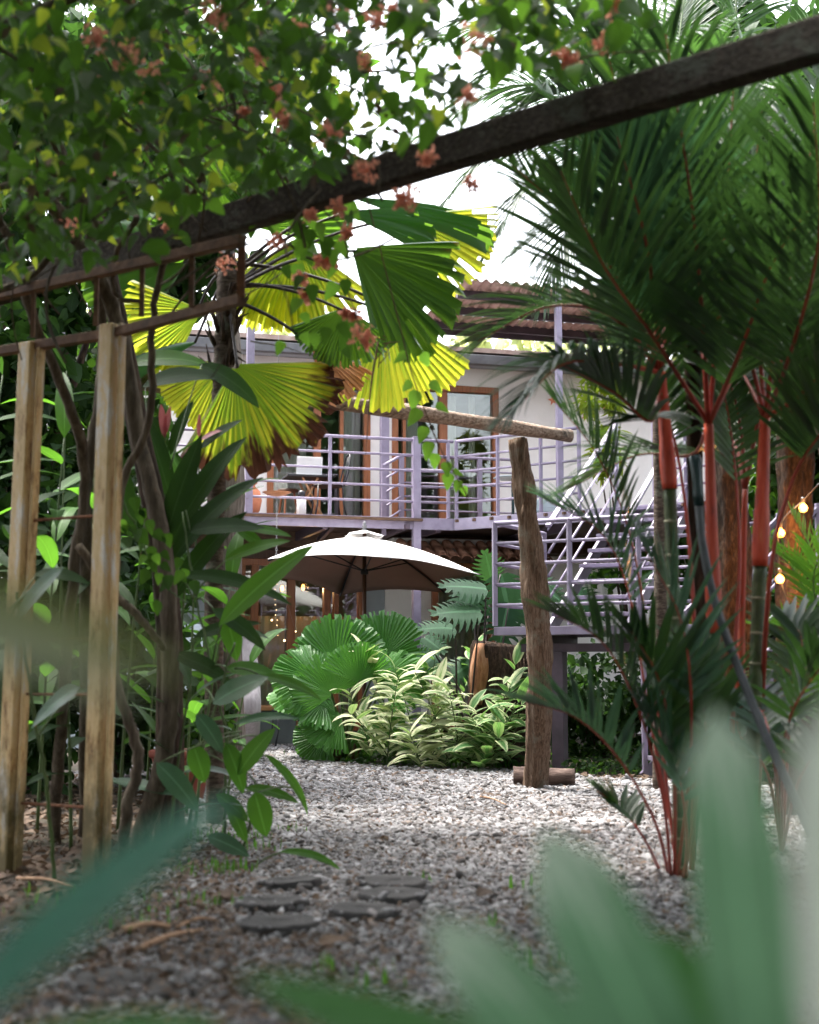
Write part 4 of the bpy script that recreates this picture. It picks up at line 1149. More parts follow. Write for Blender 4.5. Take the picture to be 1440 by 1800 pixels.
# right hand side: glass topped table, cushion, stars on the wall
gt = Z(on_line(902, BC + HV * 0.55, dirR), FZ)
t = thing('glass_table', gt, 'small round glass topped table on a green foot behind the right balcony rails', 'table')
mb = MB(); mb.lathe(gt + Vector((0, 0, 0.52)), [(0.03, 0), (0.24, 0.0), (0.25, 0.008), (0.24, 0.016)], 24); mb.build('table_top', M['cushion'], t)
mb = MB(); mb.tube([gt, gt + Vector((0, 0, 0.52))], 0.02, 10); mb.build('leg', M['teal'], t)
cu = Z(on_line(957, BC + HV * 0.5, dirR), FZ)
t = thing('floor_cushion', cu, 'pale blue box cushion on the balcony right of the leaning post', 'cushion')
mb = MB(); mb.box(cu + Vector((0, 0, 0.10)), (0.45, 0.4, 0.19), HROT); mb.build('cushion_body', M['cushion'], t, bevel=0.04)
mb = MB(); mb.box(cu + Vector((0, 0, 0.10)), (0.456, 0.406, 0.012), HROT); mb.build('piping', M['cushion'], t, bevel=0.004)
def star(px, py, r, rot, label):
    s, z = HP(px, py, -0.02); c = H(s, -0.012, z); mb = MB(); V = [H(s, -0.035, z)]
    for k in range(10):
        a = rot + k * math.pi / 5; q = r if k % 2 == 0 else r * 0.40
        V.append(H(s + q * math.cos(a), -0.008, z + q * math.sin(a)))
    for k in range(10):
        a = rot + k * math.pi / 5; q = r if k % 2 == 0 else r * 0.40
        V.append(H(s + q * math.cos(a), -0.001, z + q * math.sin(a)))
    Fc = [(0, 1 + k, 1 + (k + 1) % 10) for k in range(10)] + [(1 + k, 11 + k, 11 + (k + 1) % 10, 1 + (k + 1) % 10) for k in range(10)]
    mb.add(V, Fc); o = mb.build('wall_star', M['starfish'], None, at=c)
    tag(o, label, 'ornament', 'orange stars on the white wall')
star(973, 703, 0.085, 0.5, 'orange star left of the tall purple post on the white wall')
star(1066, 715, 0.08, 0.2, 'orange star on the white wall behind the palm leaflets, farthest right')
star(1029, 733, 0.06, 0.9, 'small lower orange star between the two larger ones')

# ------------------------------------------------------------------ leaning post, log rail, log on the gravel, stump
def rough_post(name, mat, a, b, r0, r1, label, cat, lump=0.12, seed=1, n=20, rings=30, mid=None, sag=0.0, at=None, flare=0.0):
    a, b = Vector(a), Vector(b)
    path = smooth_path([a, mid, b] if mid is not None else [a, b], rings)
    rad = [(r0 + (r1 - r0) * i / (rings - 1)) * (1 + flare * math.exp(-i * 0.6)) for i in range(rings)]
    mb = MB(); mb.tube(path, rad, n, lump=lump, seed=seed)
    o = mb.build(name, mat, None, at=at or a, smooth=True)
    return tag(o, label, cat)
pb = G(942, 1389); ptp = P(911, 772, 11.45)
LOGY = 11.5
post = thing('leaning_post', pb, 'weathered grey brown timber post leaning beside the gravel', 'post')
mb = MB(); path = smooth_path([pb - Vector((0, 0, 0.05)), P(948, 1200, 11.4), P(940, 1050, 11.42), P(927, 900, 11.44), ptp], 46)
rad = [0.096 - 0.020 * i / 45 + 0.006 * math.sin(i * 0.9) + (0.012 if 18 < i < 27 else 0) for i in range(46)]
mb.tube(path, rad, 34, lump=0.24, seed=3)
mb.build('shaft', M['post_bark'], post, smooth=True)
for k, (px, py, l) in enumerate(((936, 862, 0.20), (925, 905, 0.16), (950, 985, 0.22), (930, 800, 0.25), (957, 1060, 0.16), (944, 1130, 0.2))):
    c = P(px - 8, py, 11.34); mb = MB()
    mb.tube([c - Vector((0, 0, l / 2)), c + Vector((0.006, -0.014, 0)), c + Vector((0.012, 0, l / 2))], [0.004, 0.014, 0.004], 7, lump=0.3, seed=k)
    mb.build('splinter', M['post_bark'], post, smooth=True)
pa_, pb_ = P(540, 706, 10.15), P(1002, 769, 11.62)
dirlog = (pb_ - pa_); dirlog.z = 0
la, lb_ = Vector((pa_.x, pa_.y, 2.90)) - dirlog * 0.52, Vector((pb_.x, pb_.y, 2.885))
mb = MB(); mb.tube(smooth_path([la, la.lerp(lb_, 0.4) + Vector((0, 0, 0.03)), lb_], 40), [0.068 - 0.014 * i / 39 + 0.004 * math.sin(i * 0.8) for i in range(40)], 18, lump=0.10, seed=9)
o = mb.build('timber_rail', M['log'], None, at=la, smooth=True)
tag(o, 'long rough log lying level across the top of the leaning post', 'log')
g1, g2 = G(905, 1388), G(1016, 1390)
g1.z = g2.z = 0.085; g1.y += 0.14; g2.y += 0.22
rough_post('fallen_log', M['log_dark'], g1, g2, 0.088, 0.080, 'short dark log lying on the gravel behind the foot of the leaning post', 'log', lump=0.1, seed=4, n=18, rings=14)
# stump with torn face and roots
stc = Vector((P(874, 1200, 14.7).x, 14.7, 0))
stump = thing('tree_stump', stc, 'big cut tree stump with an orange torn face behind the variegated plants', 'stump')
mb = MB(); zt_ = P(868, 1134, 14.7).z
mb.tube([stc, stc + Vector((0, 0, 0.35)), stc + Vector((0, 0, 0.8)), stc + Vector((0.01, 0, zt_ - 0.02)), stc + Vector((0.015, 0, zt_ + 0.02))], [0.38, 0.31, 0.29, 0.28, 0.25], 28, lump=0.16, seed=5)
mb.build('trunk', M['bark_rough'], stump, smooth=True)
mb = MB(); V = []
c0 = P(846, 1185, 14.42)
for i in range(9):
    t = i / 8; w = 0.115 * math.sin(math.pi * (0.16 + 0.7 * t)) ** 0.7
    for k in range(6):
        q = k / 5 * 2 - 1
        V.append(c0 + Vector((q * w - 0.02 * t + 0.05 * (t - .3), 0.10 * q * q - 0.04 * math.sin(t * 3.1) + 0.012 * math.sin(q * 9 + i), (0.5 - t) * -0.62)))
mb.add(V, [(i * 6 + k, i * 6 + k + 1, (i + 1) * 6 + k + 1, (i + 1) * 6 + k) for i in range(8) for k in range(5)])
o = mb.build('torn_face', M['stump_cut'], stump, smooth=True); so = o.modifiers.new('thick', 'SOLIDIFY'); so.thickness = 0.05
for k in range(26):
    a = rng.uniform(-2.9, 0.1); r0 = 0.31
    p = stc + Vector((math.cos(a) * r0, math.sin(a) * r0, rng.uniform(0.5, zt_ - 0.05)))
    if p.x < stc.x - 0.08: continue
    q = p + Vector((rng.uniform(-0.05, 0.09), rng.uniform(-0.08, 0.0), -rng.uniform(0.25, 0.5)))
    mb = MB(); mb.tube([p, p.lerp(q, 0.5) + Vector((rng.uniform(-0.03, 0.03), -0.03, 0)), q], [0.009, 0.007, 0.003], 5)
    mb.build('root', M['bark_rough'], stump, smooth=True)

# ------------------------------------------------------------------ stepping stones
def slab(px, py, wpx, label, m='slab', thick=0.045, asp=1.0, tilt=0.0):
    c = G(px, py); r = wpx / F * c.y / 2
    mb = MB(); n = 30; V = []; ph = rng.uniform(0, 6)
    prof = ((0.94, -0.01), (1.0, 0.006), (1.0, thick - 0.008), (0.975, thick), (0.6, thick + 0.002), (0.0, thick + 0.001))
    for q, z in prof:
        for k in range(n):
            a = 2 * math.pi * k / n
            rr = r * q * (1 + 0.05 * math.sin(2 * a + ph) + 0.03 * math.sin(5 * a + ph * 2) + 0.02 * math.sin(9 * a + ph) + rng.uniform(-0.012, 0.012))
            V.append(c + Vector((rr * math.cos(a), rr * asp * math.sin(a), z + 0.004 + tilt * rr * math.sin(a + ph) + rng.uniform(-0.0015, 0.0015))))
    mb.add(V, [(i * n + k, i * n + (k + 1) % n, (i + 1) * n + (k + 1) % n, (i + 1) * n + k) for i in range(len(prof) - 1) for k in range(n)])
    o = mb.build('stepping_stone', M[m], None, at=c, smooth=False)
    return tag(o, label, 'paving stone', 'round dark stepping stones in the gravel')
Zs = 1.7561
zp = lambda x, y: (380 + x / Zs, 1280 + y / Zs)
for (x, y, w, lab, tl) in ((225, 505, 190, 'round dark stepping stone nearest the leafy shoots, highest of the left row', 0.05), (545, 508, 205, 'farthest dark stepping stone of the right row', 0.0),
                       (545, 548, 215, 'middle dark stepping stone of the right row, just in front of the farthest one', 0.0), (170, 572, 215, 'middle dark stepping stone of the left row, half covered by litter', 0.0),
                       (462, 598, 225, 'nearest dark stepping stone of the right row', 0.0), (190, 640, 240, 'nearest round dark stepping stone of the left row', 0.02)):
    slab(*zp(x, y), w / Zs, lab, tilt=tl + rng.uniform(-0.03, 0.03), thick=0.052)
slab(*zp(1165, 296), 200 / Zs, 'pale grey flat slab lying alone in the gravel left of the red palms', 'slab_pale', 0.02)
slab(228, 1745, 230, 'dark flat slab at the bottom left under the blurred leaves', 'slab', 0.035)

# ------------------------------------------------------------------ ochre gate frame
def gate():
    g = thing('gate_frame', G(168, 1548), 'flaking ochre painted steel gate frame with a rusty top grid', 'gate')
    b2 = G(168, 1550); t2 = P(199, 572, b2.y)
    b1 = G(14, 1535); t1 = P(57, 604, b1.y)
    rz = R(-33)
    for b, t in ((b1, t1), (b2, t2)):
        d = (t - b).normalized(); up = Vector((math.cos(rz), math.sin(rz), 0))
        mb = MB(); mb.bar(b - d * 0.02, t, 0.105, 0.085, up=up)
        mb.build('post', M['gate'], g, bevel=0.006)
        mb = MB(); mb.bar(b + Vector((0.012, -0.010, 0)) * 4.2, t + Vector((0.012, -0.010, 0)) * 4.2, 0.028, 0.02, up=up)
        mb.build('ridge', M['gate'], g, bevel=0.003)
    zt = 2.60
    gd = (Vector((t2.x, t2.y, 0)) - Vector((t1.x, t1.y, 0))).normalized()
    q0 = Vector((t2.x, t2.y, zt)) - gd * 1.6; q1 = Vector(P(426, 527, 6.15)); q1.z = zt + 0.01
    gd2 = (q1 - Vector((t2.x, t2.y, zt))).normalized()
    mb = MB(); mb.bar(q0, Vector((t2.x, t2.y, zt + 0.0)), 0.05, 0.045); mb.build('top_rail', M['gate_dark'], g, bevel=0.004)
    mb = MB(); mb.bar(Vector((t2.x, t2.y, zt + 0.0)) + gd2 * 0.001, q1, 0.05, 0.045); mb.build('top_rail', M['gate_dark'], g, bevel=0.004)
    up_ = Vector((0, 0, 0.27))
    mb = MB(); mb.bar(q0 + up_, q1 + up_ , 0.05, 0.045); mb.build('upper_rail', M['gate_dark'], g, bevel=0.004)
    for px, w in ((250, 0.022), (337, 0.024), (424, 0.034), (170, 0.022), (60, 0.02)):
        r = ray(px, 500); k = r.x / r.y; a = q0; dd = q1 - q0
        tt = (k * a.y - a.x) / (dd.x - k * dd.y); p = a + dd * tt
        mb = MB(); mb.bar(Vector((p.x, p.y, zt + 0.02)), Vector((p.x, p.y, zt + 0.26)), w, w, up=(1, 0, 0)); mb.build('upright', M['rust' if px == 424 else 'gate_dark'], g)
    for py in (906, 1123, 1222, 1420):
        z = P(180, py, b2.y).z; t = z / t2.z
        a = b1.lerp(t1, min(1, z / t1.z)); c = b2.lerp(t2, t)
        mb = MB(); mb.tube([a - (c - a) * 0.12, c + (c - a) * 0.04 + Vector((0, -0.02, 0))], 0.008, 6); mb.build('rung', M['rust'], g)
gate()

# ------------------------------------------------------------------ overhead beam of the pergola
ba, bb = P(1470, 38, 4.55), P(-60, 520, 8.3)
ba.z = 3.07; bb.z = 3.10
ba = Vector((1.47, 4.55, 3.11)); bb = Vector((-2.75, 8.25, 3.11))
def beam_pts(px):
    r = ray(px, 300); k = r.x / r.y; dd = bb - ba; t = (k * ba.y - ba.x) / (dd.x - k * dd.y); return ba + dd * t
perg = thing('pergola_beam', ba, 'heavy dark weathered beam crossing overhead from upper right to the left', 'beam')
mb = MB(); mb.bar(ba + (ba - bb).normalized() * 1.0, bb, 0.09, 0.145)
mb.build('beam_body', M['beam'], perg, bevel=0.012)
for k in range(16):        # splinters and cracks stand off the lower edge
    p = ba.lerp(bb, rng.uniform(0, 0.9)); p = p + Vector((0, -0.05, rng.uniform(-0.07, 0.06))); d = (bb - ba).normalized()
    mb = MB(); mb.tube([p, p + d * rng.uniform(0.1, 0.3)], [0.006, 0.002], 5); mb.build('splinter', M['beam'], perg)
for (x, y) in ((2.35, 3.75), (-2.8, 8.3)):
    mb = MB(); mb.bar((x, y, 0), (x, y, 3.03), 0.12, 0.12, up=(1, 0, 0)); mb.build('support_post', M['beam'], perg, bevel=0.01)

for i, y in enumerate((3.0, 0.6, -1.8, -4.2)):
    mb = MB(); mb.bar((-3.6, y, 3.25), (3.2, y, 3.25), 0.08, 0.12); mb.build('cross_beam', M['beam'], perg, bevel=0.01)
for x in (-3.5, 3.1):
    mb = MB(); mb.bar((x, -4.4, 3.12), (x, 4.0, 3.12), 0.10, 0.12); mb.build('side_beam', M['beam'], perg, bevel=0.01)
    for y in (-4.2, -0.6):
        mb = MB(); mb.bar((x, y, 0), (x, y, 3.05), 0.11, 0.11, up=(1, 0, 0)); mb.build('support_post', M['beam'], perg, bevel=0.01)

# ------------------------------------------------------------------ fan palm leaves
def fan_geo(Rr, span, n, pleat=0.035, cup=0.0, droop=0.0, teeth=0.028, r0=0.04, gaps=0, seed=0, ragged=0.0):
    """axis along +y, normal +z; n pleated segments"""
    rr = random.Random(seed); V, UV, Fc = [], [], []
    rings = [r0, 0.16, 0.34, 0.54, 0.72, 0.87, 1.0]
    m = 2 * n + 1
    edge = [1 - teeth * (k % 2) - rr.uniform(0, teeth * 0.5) - ragged * (rr.random() ** 3) for k in range(m)]
    split = [rr.random() for _ in range(m)]
    sag = [rr.uniform(0, 1) ** 2 for _ in range(n + 1)]
    jit = [rr.uniform(-0.3, 0.3) / m for k in range(m)]
    for j, q in enumerate(rings):
        for k in range(m):
            sd = sag[k // 2]
            f = k / (m - 1) + (jit[k] if 0 < k < m - 1 else 0); a = (f - 0.5) * span
            rad = Rr * (q if j < len(rings) - 1 else edge[k])
            x = math.sin(a) * rad; y = math.cos(a) * rad
            z = (pleat if k % 2 else -pleat) * Rr * min(1, q * 1.1) * 0.5 + cup * rad * q - droop * Rr * q ** 2.2 * (0.3 + 0.7 * abs(math.sin(a)))
            z += 0.03 * Rr * math.sin(a * 3 + seed) * q - 0.10 * Rr * sd * max(0, q - 0.6) ** 2 * 6
            V.append((x, y, z)); UV.append((f, q))
    for j in range(len(rings) - 1):
        for k in range(m - 1):
            if k % 2 and split[k] > (0.55 if j == len(rings) - 2 else 0.86 if j == len(rings) - 3 else 2): continue
            a = j * m + k; Fc.append((a, a + 1, a + m + 1, a + m))
    return V, Fc, UV

def fan_leaf(parent, hub, d, nrm, Rr, span, mat, seed, n=26, pleat=0.035, cup=0.05, droop=0.1, stalk_from=None, smat='stem_purple', label=None, ragged=0.03, gaps=0, stalk_r=0.011, bow=0.2):
    me = mesh_of('fan', fan_geo(Rr, R(span), n, pleat, cup, droop, seed=seed, ragged=ragged, gaps=gaps), M[mat], smooth=False)
    o = bpy.data.objects.new('leaf', me); COL.objects.link(o)
    W = Matrix.Translation(hub) @ frame(d, nrm).to_4x4()
    put(o, W, parent)
    if label: o['label'] = label
    if stalk_from is not None:
        a = Vector(stalk_from); b = Vector(hub); mid = (a + b) / 2 + Vector((0, 0, bow * (b - a).length))
        mb = MB(); mb.tube(bez(a, mid, b + Vector(d).normalized() * 0.03, 12), [stalk_r * (1.3 - 0.5 * i / 11) for i in range(12)], 7)
        mb.build('petiole', M[smat], o, at=b, smooth=True)
    return o

PALM_Y = 9.0
pbase = Vector((P(383, 1200, PALM_Y).x, PALM_Y, 0))
fp = thing('fan_palm', pbase, 'tall fan palm with a ringed trunk and big pleated leaves, some backlit yellow', 'palm tree')
tp = [pbase - Vector((0, 0, 0.05)), P(376, 1150, 9.0), P(380, 900, 9.0), P(386, 750, 9.0), P(395, 600, 9.0), P(402, 480, 9.0)]
pathp = smooth_path(tp, 90)
mb = MB(); mb.tube(pathp, [0.058 + (0.004 if i % 3 == 0 else 0) + 0.014 * max(0, (i - 62) / 28) for i in range(90)], 16, lump=0.07, seed=2)
mb.build('trunk', M['trunk'], fp, smooth=True)
crown_p = P(402, 500, 9.0)
for k in range(34):       # old leaf bases and fibres
    t = rng.uniform(0.70, 1.0); c = pathp[int(t * 89)]; a = rng.uniform(0, 6.28); o_ = Vector((math.cos(a), math.sin(a), 0))
    mb = MB(); mb.tube([c + o_ * 0.05, c + o_ * 0.09 + Vector((0, 0, 0.06)), c + o_ * rng.uniform(0.11, 0.17) + Vector((0, 0, rng.uniform(0.02, 0.2)))], [0.020, 0.012, 0.003], 6)
    mb.build('leaf_base', M['bark_dark'], fp, smooth=True)
cam_dir = Vector((0, -1, 0))
# (hub px, py, Y, direction px dx,dy, radius px, span, material, normal, stalk?)
FANS = [
 (413, 640, 8.8, (0.55, 0.84), 210, 125, 'l_fan_burnt', (0.10, -1, 0.30), 'fan leaf half yellow with scorched brown tips, lowest on the right of the trunk'),
 (548, 604, 9.0, (0.62, 0.78), 125, 58, 'l_fan_dry', (0.1, -1, 0.1), 'small dried brown fan leaf'),
 (520, 418, 9.3, (-0.05, 1.0), 175, 112, 'l_fan_yellow', (-0.1, -1, 0.2), 'backlit yellow fan leaf above the white sky gap'),
 (618, 436, 8.3, (0.82, 0.52), 236, 98, 'l_fan', (0.12, -0.95, 0.50), 'large dark green fan leaf with a bluish sheen'),
 (705, 380, 9.6, (0.85, 0.42), 182, 72, 'l_fan_yellow', (0.0, -1, 0.1), 'yellow fan leaf farthest right'),
 (672, 540, 9.2, (0.30, 0.95), 195, 88, 'l_fan_yellow', (0.1, -1, 0.25), 'hanging yellow green fan leaf above the log'),
 (608, 540, 8.9, (-0.15, 0.95), 112, 130, 'l_fan', (-0.1, -1, 0.3), None),
 (600, 372, 8.8, (0.95, 0.12), 185, 75, 'l_fan', (0.0, -0.65, 0.9), None),
 (610, 345, 9.2, (1.0, 0.14), 285, 60, 'l_fan', (0.0, -0.6, 1.0), None),
 (355, 545, 9.3, (-0.85, 0.30), 150, 90, 'l_fan_yellow', (0.0, -1, 0.1), 'yellow fan leaf behind the ochre gate grid'),
 (392, 640, 9.2, (-0.62, 0.75), 130, 130, 'l_fan_yellow', (0.0, -1, 0.3), None),
 (350, 600, 9.1, (-0.9, 0.25), 190, 80, 'l_fan', (0.0, -0.6, 1.0), None),
 (480, 470, 9.4, (0.25, 0.95), 120, 120, 'l_fan_yellow', (0.0, -1, 0.2), None),
 (712, 548, 8.9, (0.30, 0.9), 95, 45, 'l_fan', (0.2, -0.9, 0.4), None),
 (420, 420, 9.6, (-0.5, -0.7), 190, 150, 'l_fan', (0.0, -0.7, -0.6), None),
 (450, 400, 9.5, (0.45, -0.8), 190, 150, 'l_fan', (0.1, -0.7, -0.6), None),
 (330, 460, 9.8, (-0.9, -0.1), 200, 150, 'l_fan', (0.0, -0.8, 0.4), None),
]
for i, (hx, hy, hY, (dx, dy), rp, span, mt, nr, lab) in enumerate(FANS):
    hub = P(hx, hy, hY); rad = rp / F * hY
    d = Vector((dx, nr[2] * 0.25, -dy))
    near = math.hypot(hx - 400, hy - 560) < 60
    fan_leaf(fp, hub, d, nr, rad, span, mt, i + 3, n=max(14, int(span / 4.4)), pleat=0.036 if 'yellow' in mt or 'burnt' in mt else 0.055, stalk_from=crown_p + Vector((0, 0, 0.02 * i - 0.12)), label=lab,
             droop=0.12, ragged=0.10 if 'burnt' in mt else 0.04, bow=0.12 if not near else 0.5)

# low fan palm in the middle of the bed
lf = thing('low_fan_palm', Vector((P(610, 1300, 15.0).x, 15.0, 0)), 'low round leaved fan palm with bright green pleated leaves under the umbrella', 'palm')
lb0 = WM[lf].translation
LOWF = [  # hub px, py, Y, dir, radius, span, normal
 (592, 1170, 15.0, (-0.05, -1.0), 84, 235, (-0.15, -0.75, 0.75)),
 (672, 1158, 15.1, (0.25, -1.0), 80, 215, (0.15, -0.7, 0.8)),
 (556, 1192, 14.8, (-0.75, -0.45), 72, 210, (-0.3, -0.6, 0.85)),
 (585, 1222, 14.6, (-0.45, -0.8), 72, 190, (-0.2, -0.85, 0.5)),
 (632, 1200, 14.6, (0.05, -1.0), 66, 150, (0.3, -1, 0.3)),
 (668, 1196, 14.7, (0.85, -0.42), 76, 200, (0.2, -0.65, 0.85)),
 (690, 1178, 15.3, (0.8, -0.3), 62, 190, (0.1, -0.5, 0.9)),
 (570, 1235, 14.9, (-0.95, 0.0), 70, 190, (-0.2, -0.5, 0.9)),
 (600, 1262, 14.7, (-0.9, 0.25), 66, 170, (-0.3, -0.8, 0.6)),
 (650, 1255, 15.0, (0.6, 0.5), 60, 160, (0.2, -0.7, 0.6)),
 (575, 1290, 14.9, (-0.8, 0.5), 56, 150, (-0.3, -0.9, 0.3)),
 (620, 1290, 15.1, (0.2, 0.9), 52, 150, (0, -1, 0.3)),
 (540, 1212, 15.4, (-0.9, 0.3), 66, 170, (-0.3, -0.5, 0.9)),
 (612, 1150, 15.6, (0.1, -1), 56, 180, (0.0, -0.8, -0.2)),
]
for i, (hx, hy, hY, (dx, dy), rp, span, nr) in enumerate(LOWF):
    hub = P(hx, hy, hY); d = Vector((dx, 0.25 * nr[2] * (1 if dy < 0 else -1), -dy))
    fan_leaf(lf, hub, d, nr, rp * 1.12 / F * hY, span, 'l_low_fan', i + 40, n=int(span / 5.5), pleat=0.035, cup=0.12, droop=0.22, stalk_from=lb0 + Vector((rng.uniform(-0.06, 0.06), rng.uniform(-0.06, 0.06), 0.05)), smat='stem_green', stalk_r=0.012, bow=0.15)
for k in range(9):
    a = rng.uniform(0, 6.28); p = lb0 + Vector((0.09 * math.cos(a), 0.09 * math.sin(a), 0))
    mb = MB(); mb.tube([p, p + Vector((0.10 * math.cos(a), 0.10 * math.sin(a), 0.22)), p + Vector((0.26 * math.cos(a), 0.26 * math.sin(a), rng.uniform(0.1, 0.3)))], [0.022, 0.014, 0.004], 6)
    mb.build('old_stalk', M['stem_brown'], lf, smooth=True)

# ------------------------------------------------------------------ pinnate palm fronds
def frond_geo(path, Ll, npair, stalk=0.22, wl=0.028, rr0=0.014, vang=0.45, droop=0.35, seed=0, ang0=62, ang1=22, lift=0.5, nseg=5):
    """rachis along path; material 0 leaflets, 1 rachis"""
    r = random.Random(seed); m = len(path); V, Fc, UV, MI = [], [], [], []
    mb = MB(); mb.tube(path, [rr0 * (1 - 0.85 * i / (m - 1)) for i in range(m)], 6)
    V += [Vector(v) for v in mb.v]; Fc += mb.f; UV += [(0.3, 0.0)] * len(mb.v); MI += [1] * len(mb.f)
    total = sum((path[i + 1] - path[i]).length for i in range(m - 1))
    for side in (-1, 1):
        for j in range(npair):
            t = stalk + (1 - stalk) * (j + 0.5 + r.uniform(-0.2, 0.2)) / npair
            u_ = t * (m - 1); k = min(int(u_), m - 2); p = path[k].lerp(path[k + 1], u_ - k)
            T = (path[k + 1] - path[k]).normalized()
            S = T.cross(Vector((0, 0, 1)))
            if S.length < 0.1: S = T.cross(Vector((0, 1, 0.1)))
            S.normalize(); S *= side; Nn = S.cross(T) * side
            if Nn.z < 0: Nn = -Nn
            tt = (t - stalk) / (1 - stalk)
            L = Ll * (0.55 + 1.3 * tt * (1 - tt) * 1.4) * r.uniform(0.88, 1.08) * (1 - 0.35 * tt ** 3)
            a = R(ang0 + (ang1 - ang0) * tt + r.uniform(-5, 5))
            D = (T * math.cos(a) + S * math.sin(a) + Nn * vang * math.sin(a) + Vector((r.uniform(-.05, .05), r.uniform(-.05, .05), r.uniform(-.05, .05)))).normalized()
            Wd = D.cross(Nn).normalized()
            n0 = len(V); q = p.copy(); dd = D.copy(); w_ = wl * r.uniform(0.85, 1.15)
            for s_ in range(nseg + 1):
                f = s_ / nseg; w = w_ * (min(1, 0.35 + f * 3) * (1 - f ** 2.2) + 0.03) / 2
                fold = Nn * w * 0.35
                V += [q - Wd * w + fold, q, q + Wd * w + fold]; UV += [(0, f), (0.5, f), (1, f)]
                dd = (dd + Vector((0, 0, -droop / nseg * (0.3 + f * 1.5)))).normalized(); q = q + dd * L / nseg
            for s_ in range(nseg):
                a_ = n0 + s_ * 3
                Fc += [(a_, a_ + 1, a_ + 4, a_ + 3), (a_ + 1, a_ + 2, a_ + 5, a_ + 4)]; MI += [0, 0]
    return V, Fc, UV, MI

def frond(parent, path, Ll, npair, seed, mat='l_palm', smat='red_stalk', **kw):
    path = smooth_path(path, 16)
    V, Fc, UV, MI = frond_geo(path, Ll, npair, seed=seed, **kw)
    o0 = path[0]
    me = mesh_of('frond', ([tuple(v - o0) for v in V], Fc, UV, MI), [M[mat], M[smat]])
    o = bpy.data.objects.new('frond', me); COL.objects.link(o)
    return put(o, Matrix.Translation(o0), parent)

def cane(parent, pts, r, ring_gap=0.13, n=14):
    path = smooth_path(pts, 40); mb = MB()
    mb.tube(path, [r * (1.12 if i == 0 else 1.0) for i in range(40)], n)
    total = (path[-1] - path[0]).length; k = max(1, int(total / ring_gap))
    for j in range(1, k):
        t = (j + rng.uniform(-0.12, 0.12)) / k * 39; i = int(t); c = path[i].lerp(path[i + 1], t - i); d = (path[i + 1] - path[i]).normalized()
        mb.tube([c - d * 0.006, c - d * 0.003, c + d * 0.003, c + d * 0.006], [r * 1.0, r * 1.09, r * 1.09, r * 1.0], n, mat=1)
    return mb.build('stem', [M['cane'], M['cane_ring']], parent, smooth=True)

def sheath(parent, pts, r0, r1, label=None):
    path = smooth_path(pts, 20); mb = MB()
    mb.tube(path, [r0 * 1.05 + (r1 - r0 * 1.05) * (i / 19) ** 1.3 + 0.006 * math.sin(math.pi * min(1, i / 8)) for i in range(20)], 14)
    return mb.build('crownshaft', M['red_sheath'], parent, smooth=True)

def redpalm(base, stem_top, sh_top, r, fronds, label, seed, mids=()):
    b = Vector(base); t = thing('red_palm', b, label, 'palm', 'red stemmed palms at the right')
    cane(t, [b - Vector((0, 0, 0.04))] + list(mids) + [stem_top], r)
    sheath(t, [stem_top, (Vector(stem_top) + Vector(sh_top)) / 2, sh_top], r * 1.1, r * 0.75)
    for i, (pts, L, n, mt, kw) in enumerate(fronds):
        frond(t, [sh_top if q is None else q for q in pts], L, n, seed * 50 + i, mt, **kw)
    return t

Y0 = 6.7
def fr(pxs, L=0.62, n=40, mt='l_palm', **kw):
    """frond through pixels (px, py, Y)"""
    return ([None] + [P(*q) for q in pxs], L, n, mt, dict(dict(stalk=0.24, rr0=0.013, wl=0.026), **kw))

p1 = redpalm(G(1196, 1545), P(1178, 860, 6.7), P(1162, 655, 6.72), 0.031, [
    fr([(1120, 560, 6.6), (1040, 420, 6.5), (900, 290, 6.4)], 0.66),
    fr([(1110, 450, 6.5), (1105, 260, 6.3), (1060, 60, 6.1)], 0.68),
    fr([(1180, 480, 7.0), (1215, 300, 7.2), (1290, 120, 7.4)], 0.62),
    fr([(1085, 640, 6.4), (990, 640, 6.2), (905, 720, 6.1)], 0.50, droop=0.9, mt='l_palm_teal'),
    fr([(1140, 500, 6.9), (1080, 330, 7.2), (960, 170, 7.5)], 0.62),
    fr([(1075, 555, 6.6), (960, 540, 6.7), (840, 600, 6.8)], 0.5, droop=0.6),
    fr([(1145, 740, 6.5), (1080, 690, 6.4), (985, 640, 6.3)], 0.50, droop=0.5),
    fr([(1150, 520, 6.3), (1130, 400, 6.1), (1085, 240, 5.9)], 0.7, mt='l_palm_teal'),
], 'red palm with its red crown shaft ending highest, leftmost of the red palms', 1, mids=(P(1190, 1250, 6.7),))
p2 = redpalm(G(1247, 1560), P(1256, 1112, 6.65), P(1246, 745, 6.6), 0.029, [
    fr([(1205, 680, 6.5), (1140, 580, 6.3), (1060, 465, 6.0), (985, 300, 5.8)], 0.72, stalk=0.34),
    fr([(1262, 570, 6.5), (1275, 390, 6.4), (1292, 120, 6.3)], 0.72, stalk=0.30),
    fr([(1275, 680, 6.4), (1312, 590, 6.2), (1360, 460, 6.0), (1450, 330, 5.8)], 0.7, stalk=0.25),
    fr([(1232, 600, 6.9), (1190, 420, 7.2), (1130, 180, 7.6)], 0.68, stalk=0.28),
    fr([(1300, 640, 6.9), (1385, 480, 7.2), (1500, 420, 7.5)], 0.6),
    fr([(1215, 800, 7.0), (1120, 800, 7.2), (1000, 860, 7.2)], 0.5, droop=0.5, mt='l_palm'),
    fr([(1235, 560, 6.3), (1215, 350, 6.0), (1170, 60, 5.7)], 0.7, mt='l_palm'),
], 'red palm with the longest bright red crown shaft, second of the red palms', 2, mids=(P(1258, 1350, 6.65),))
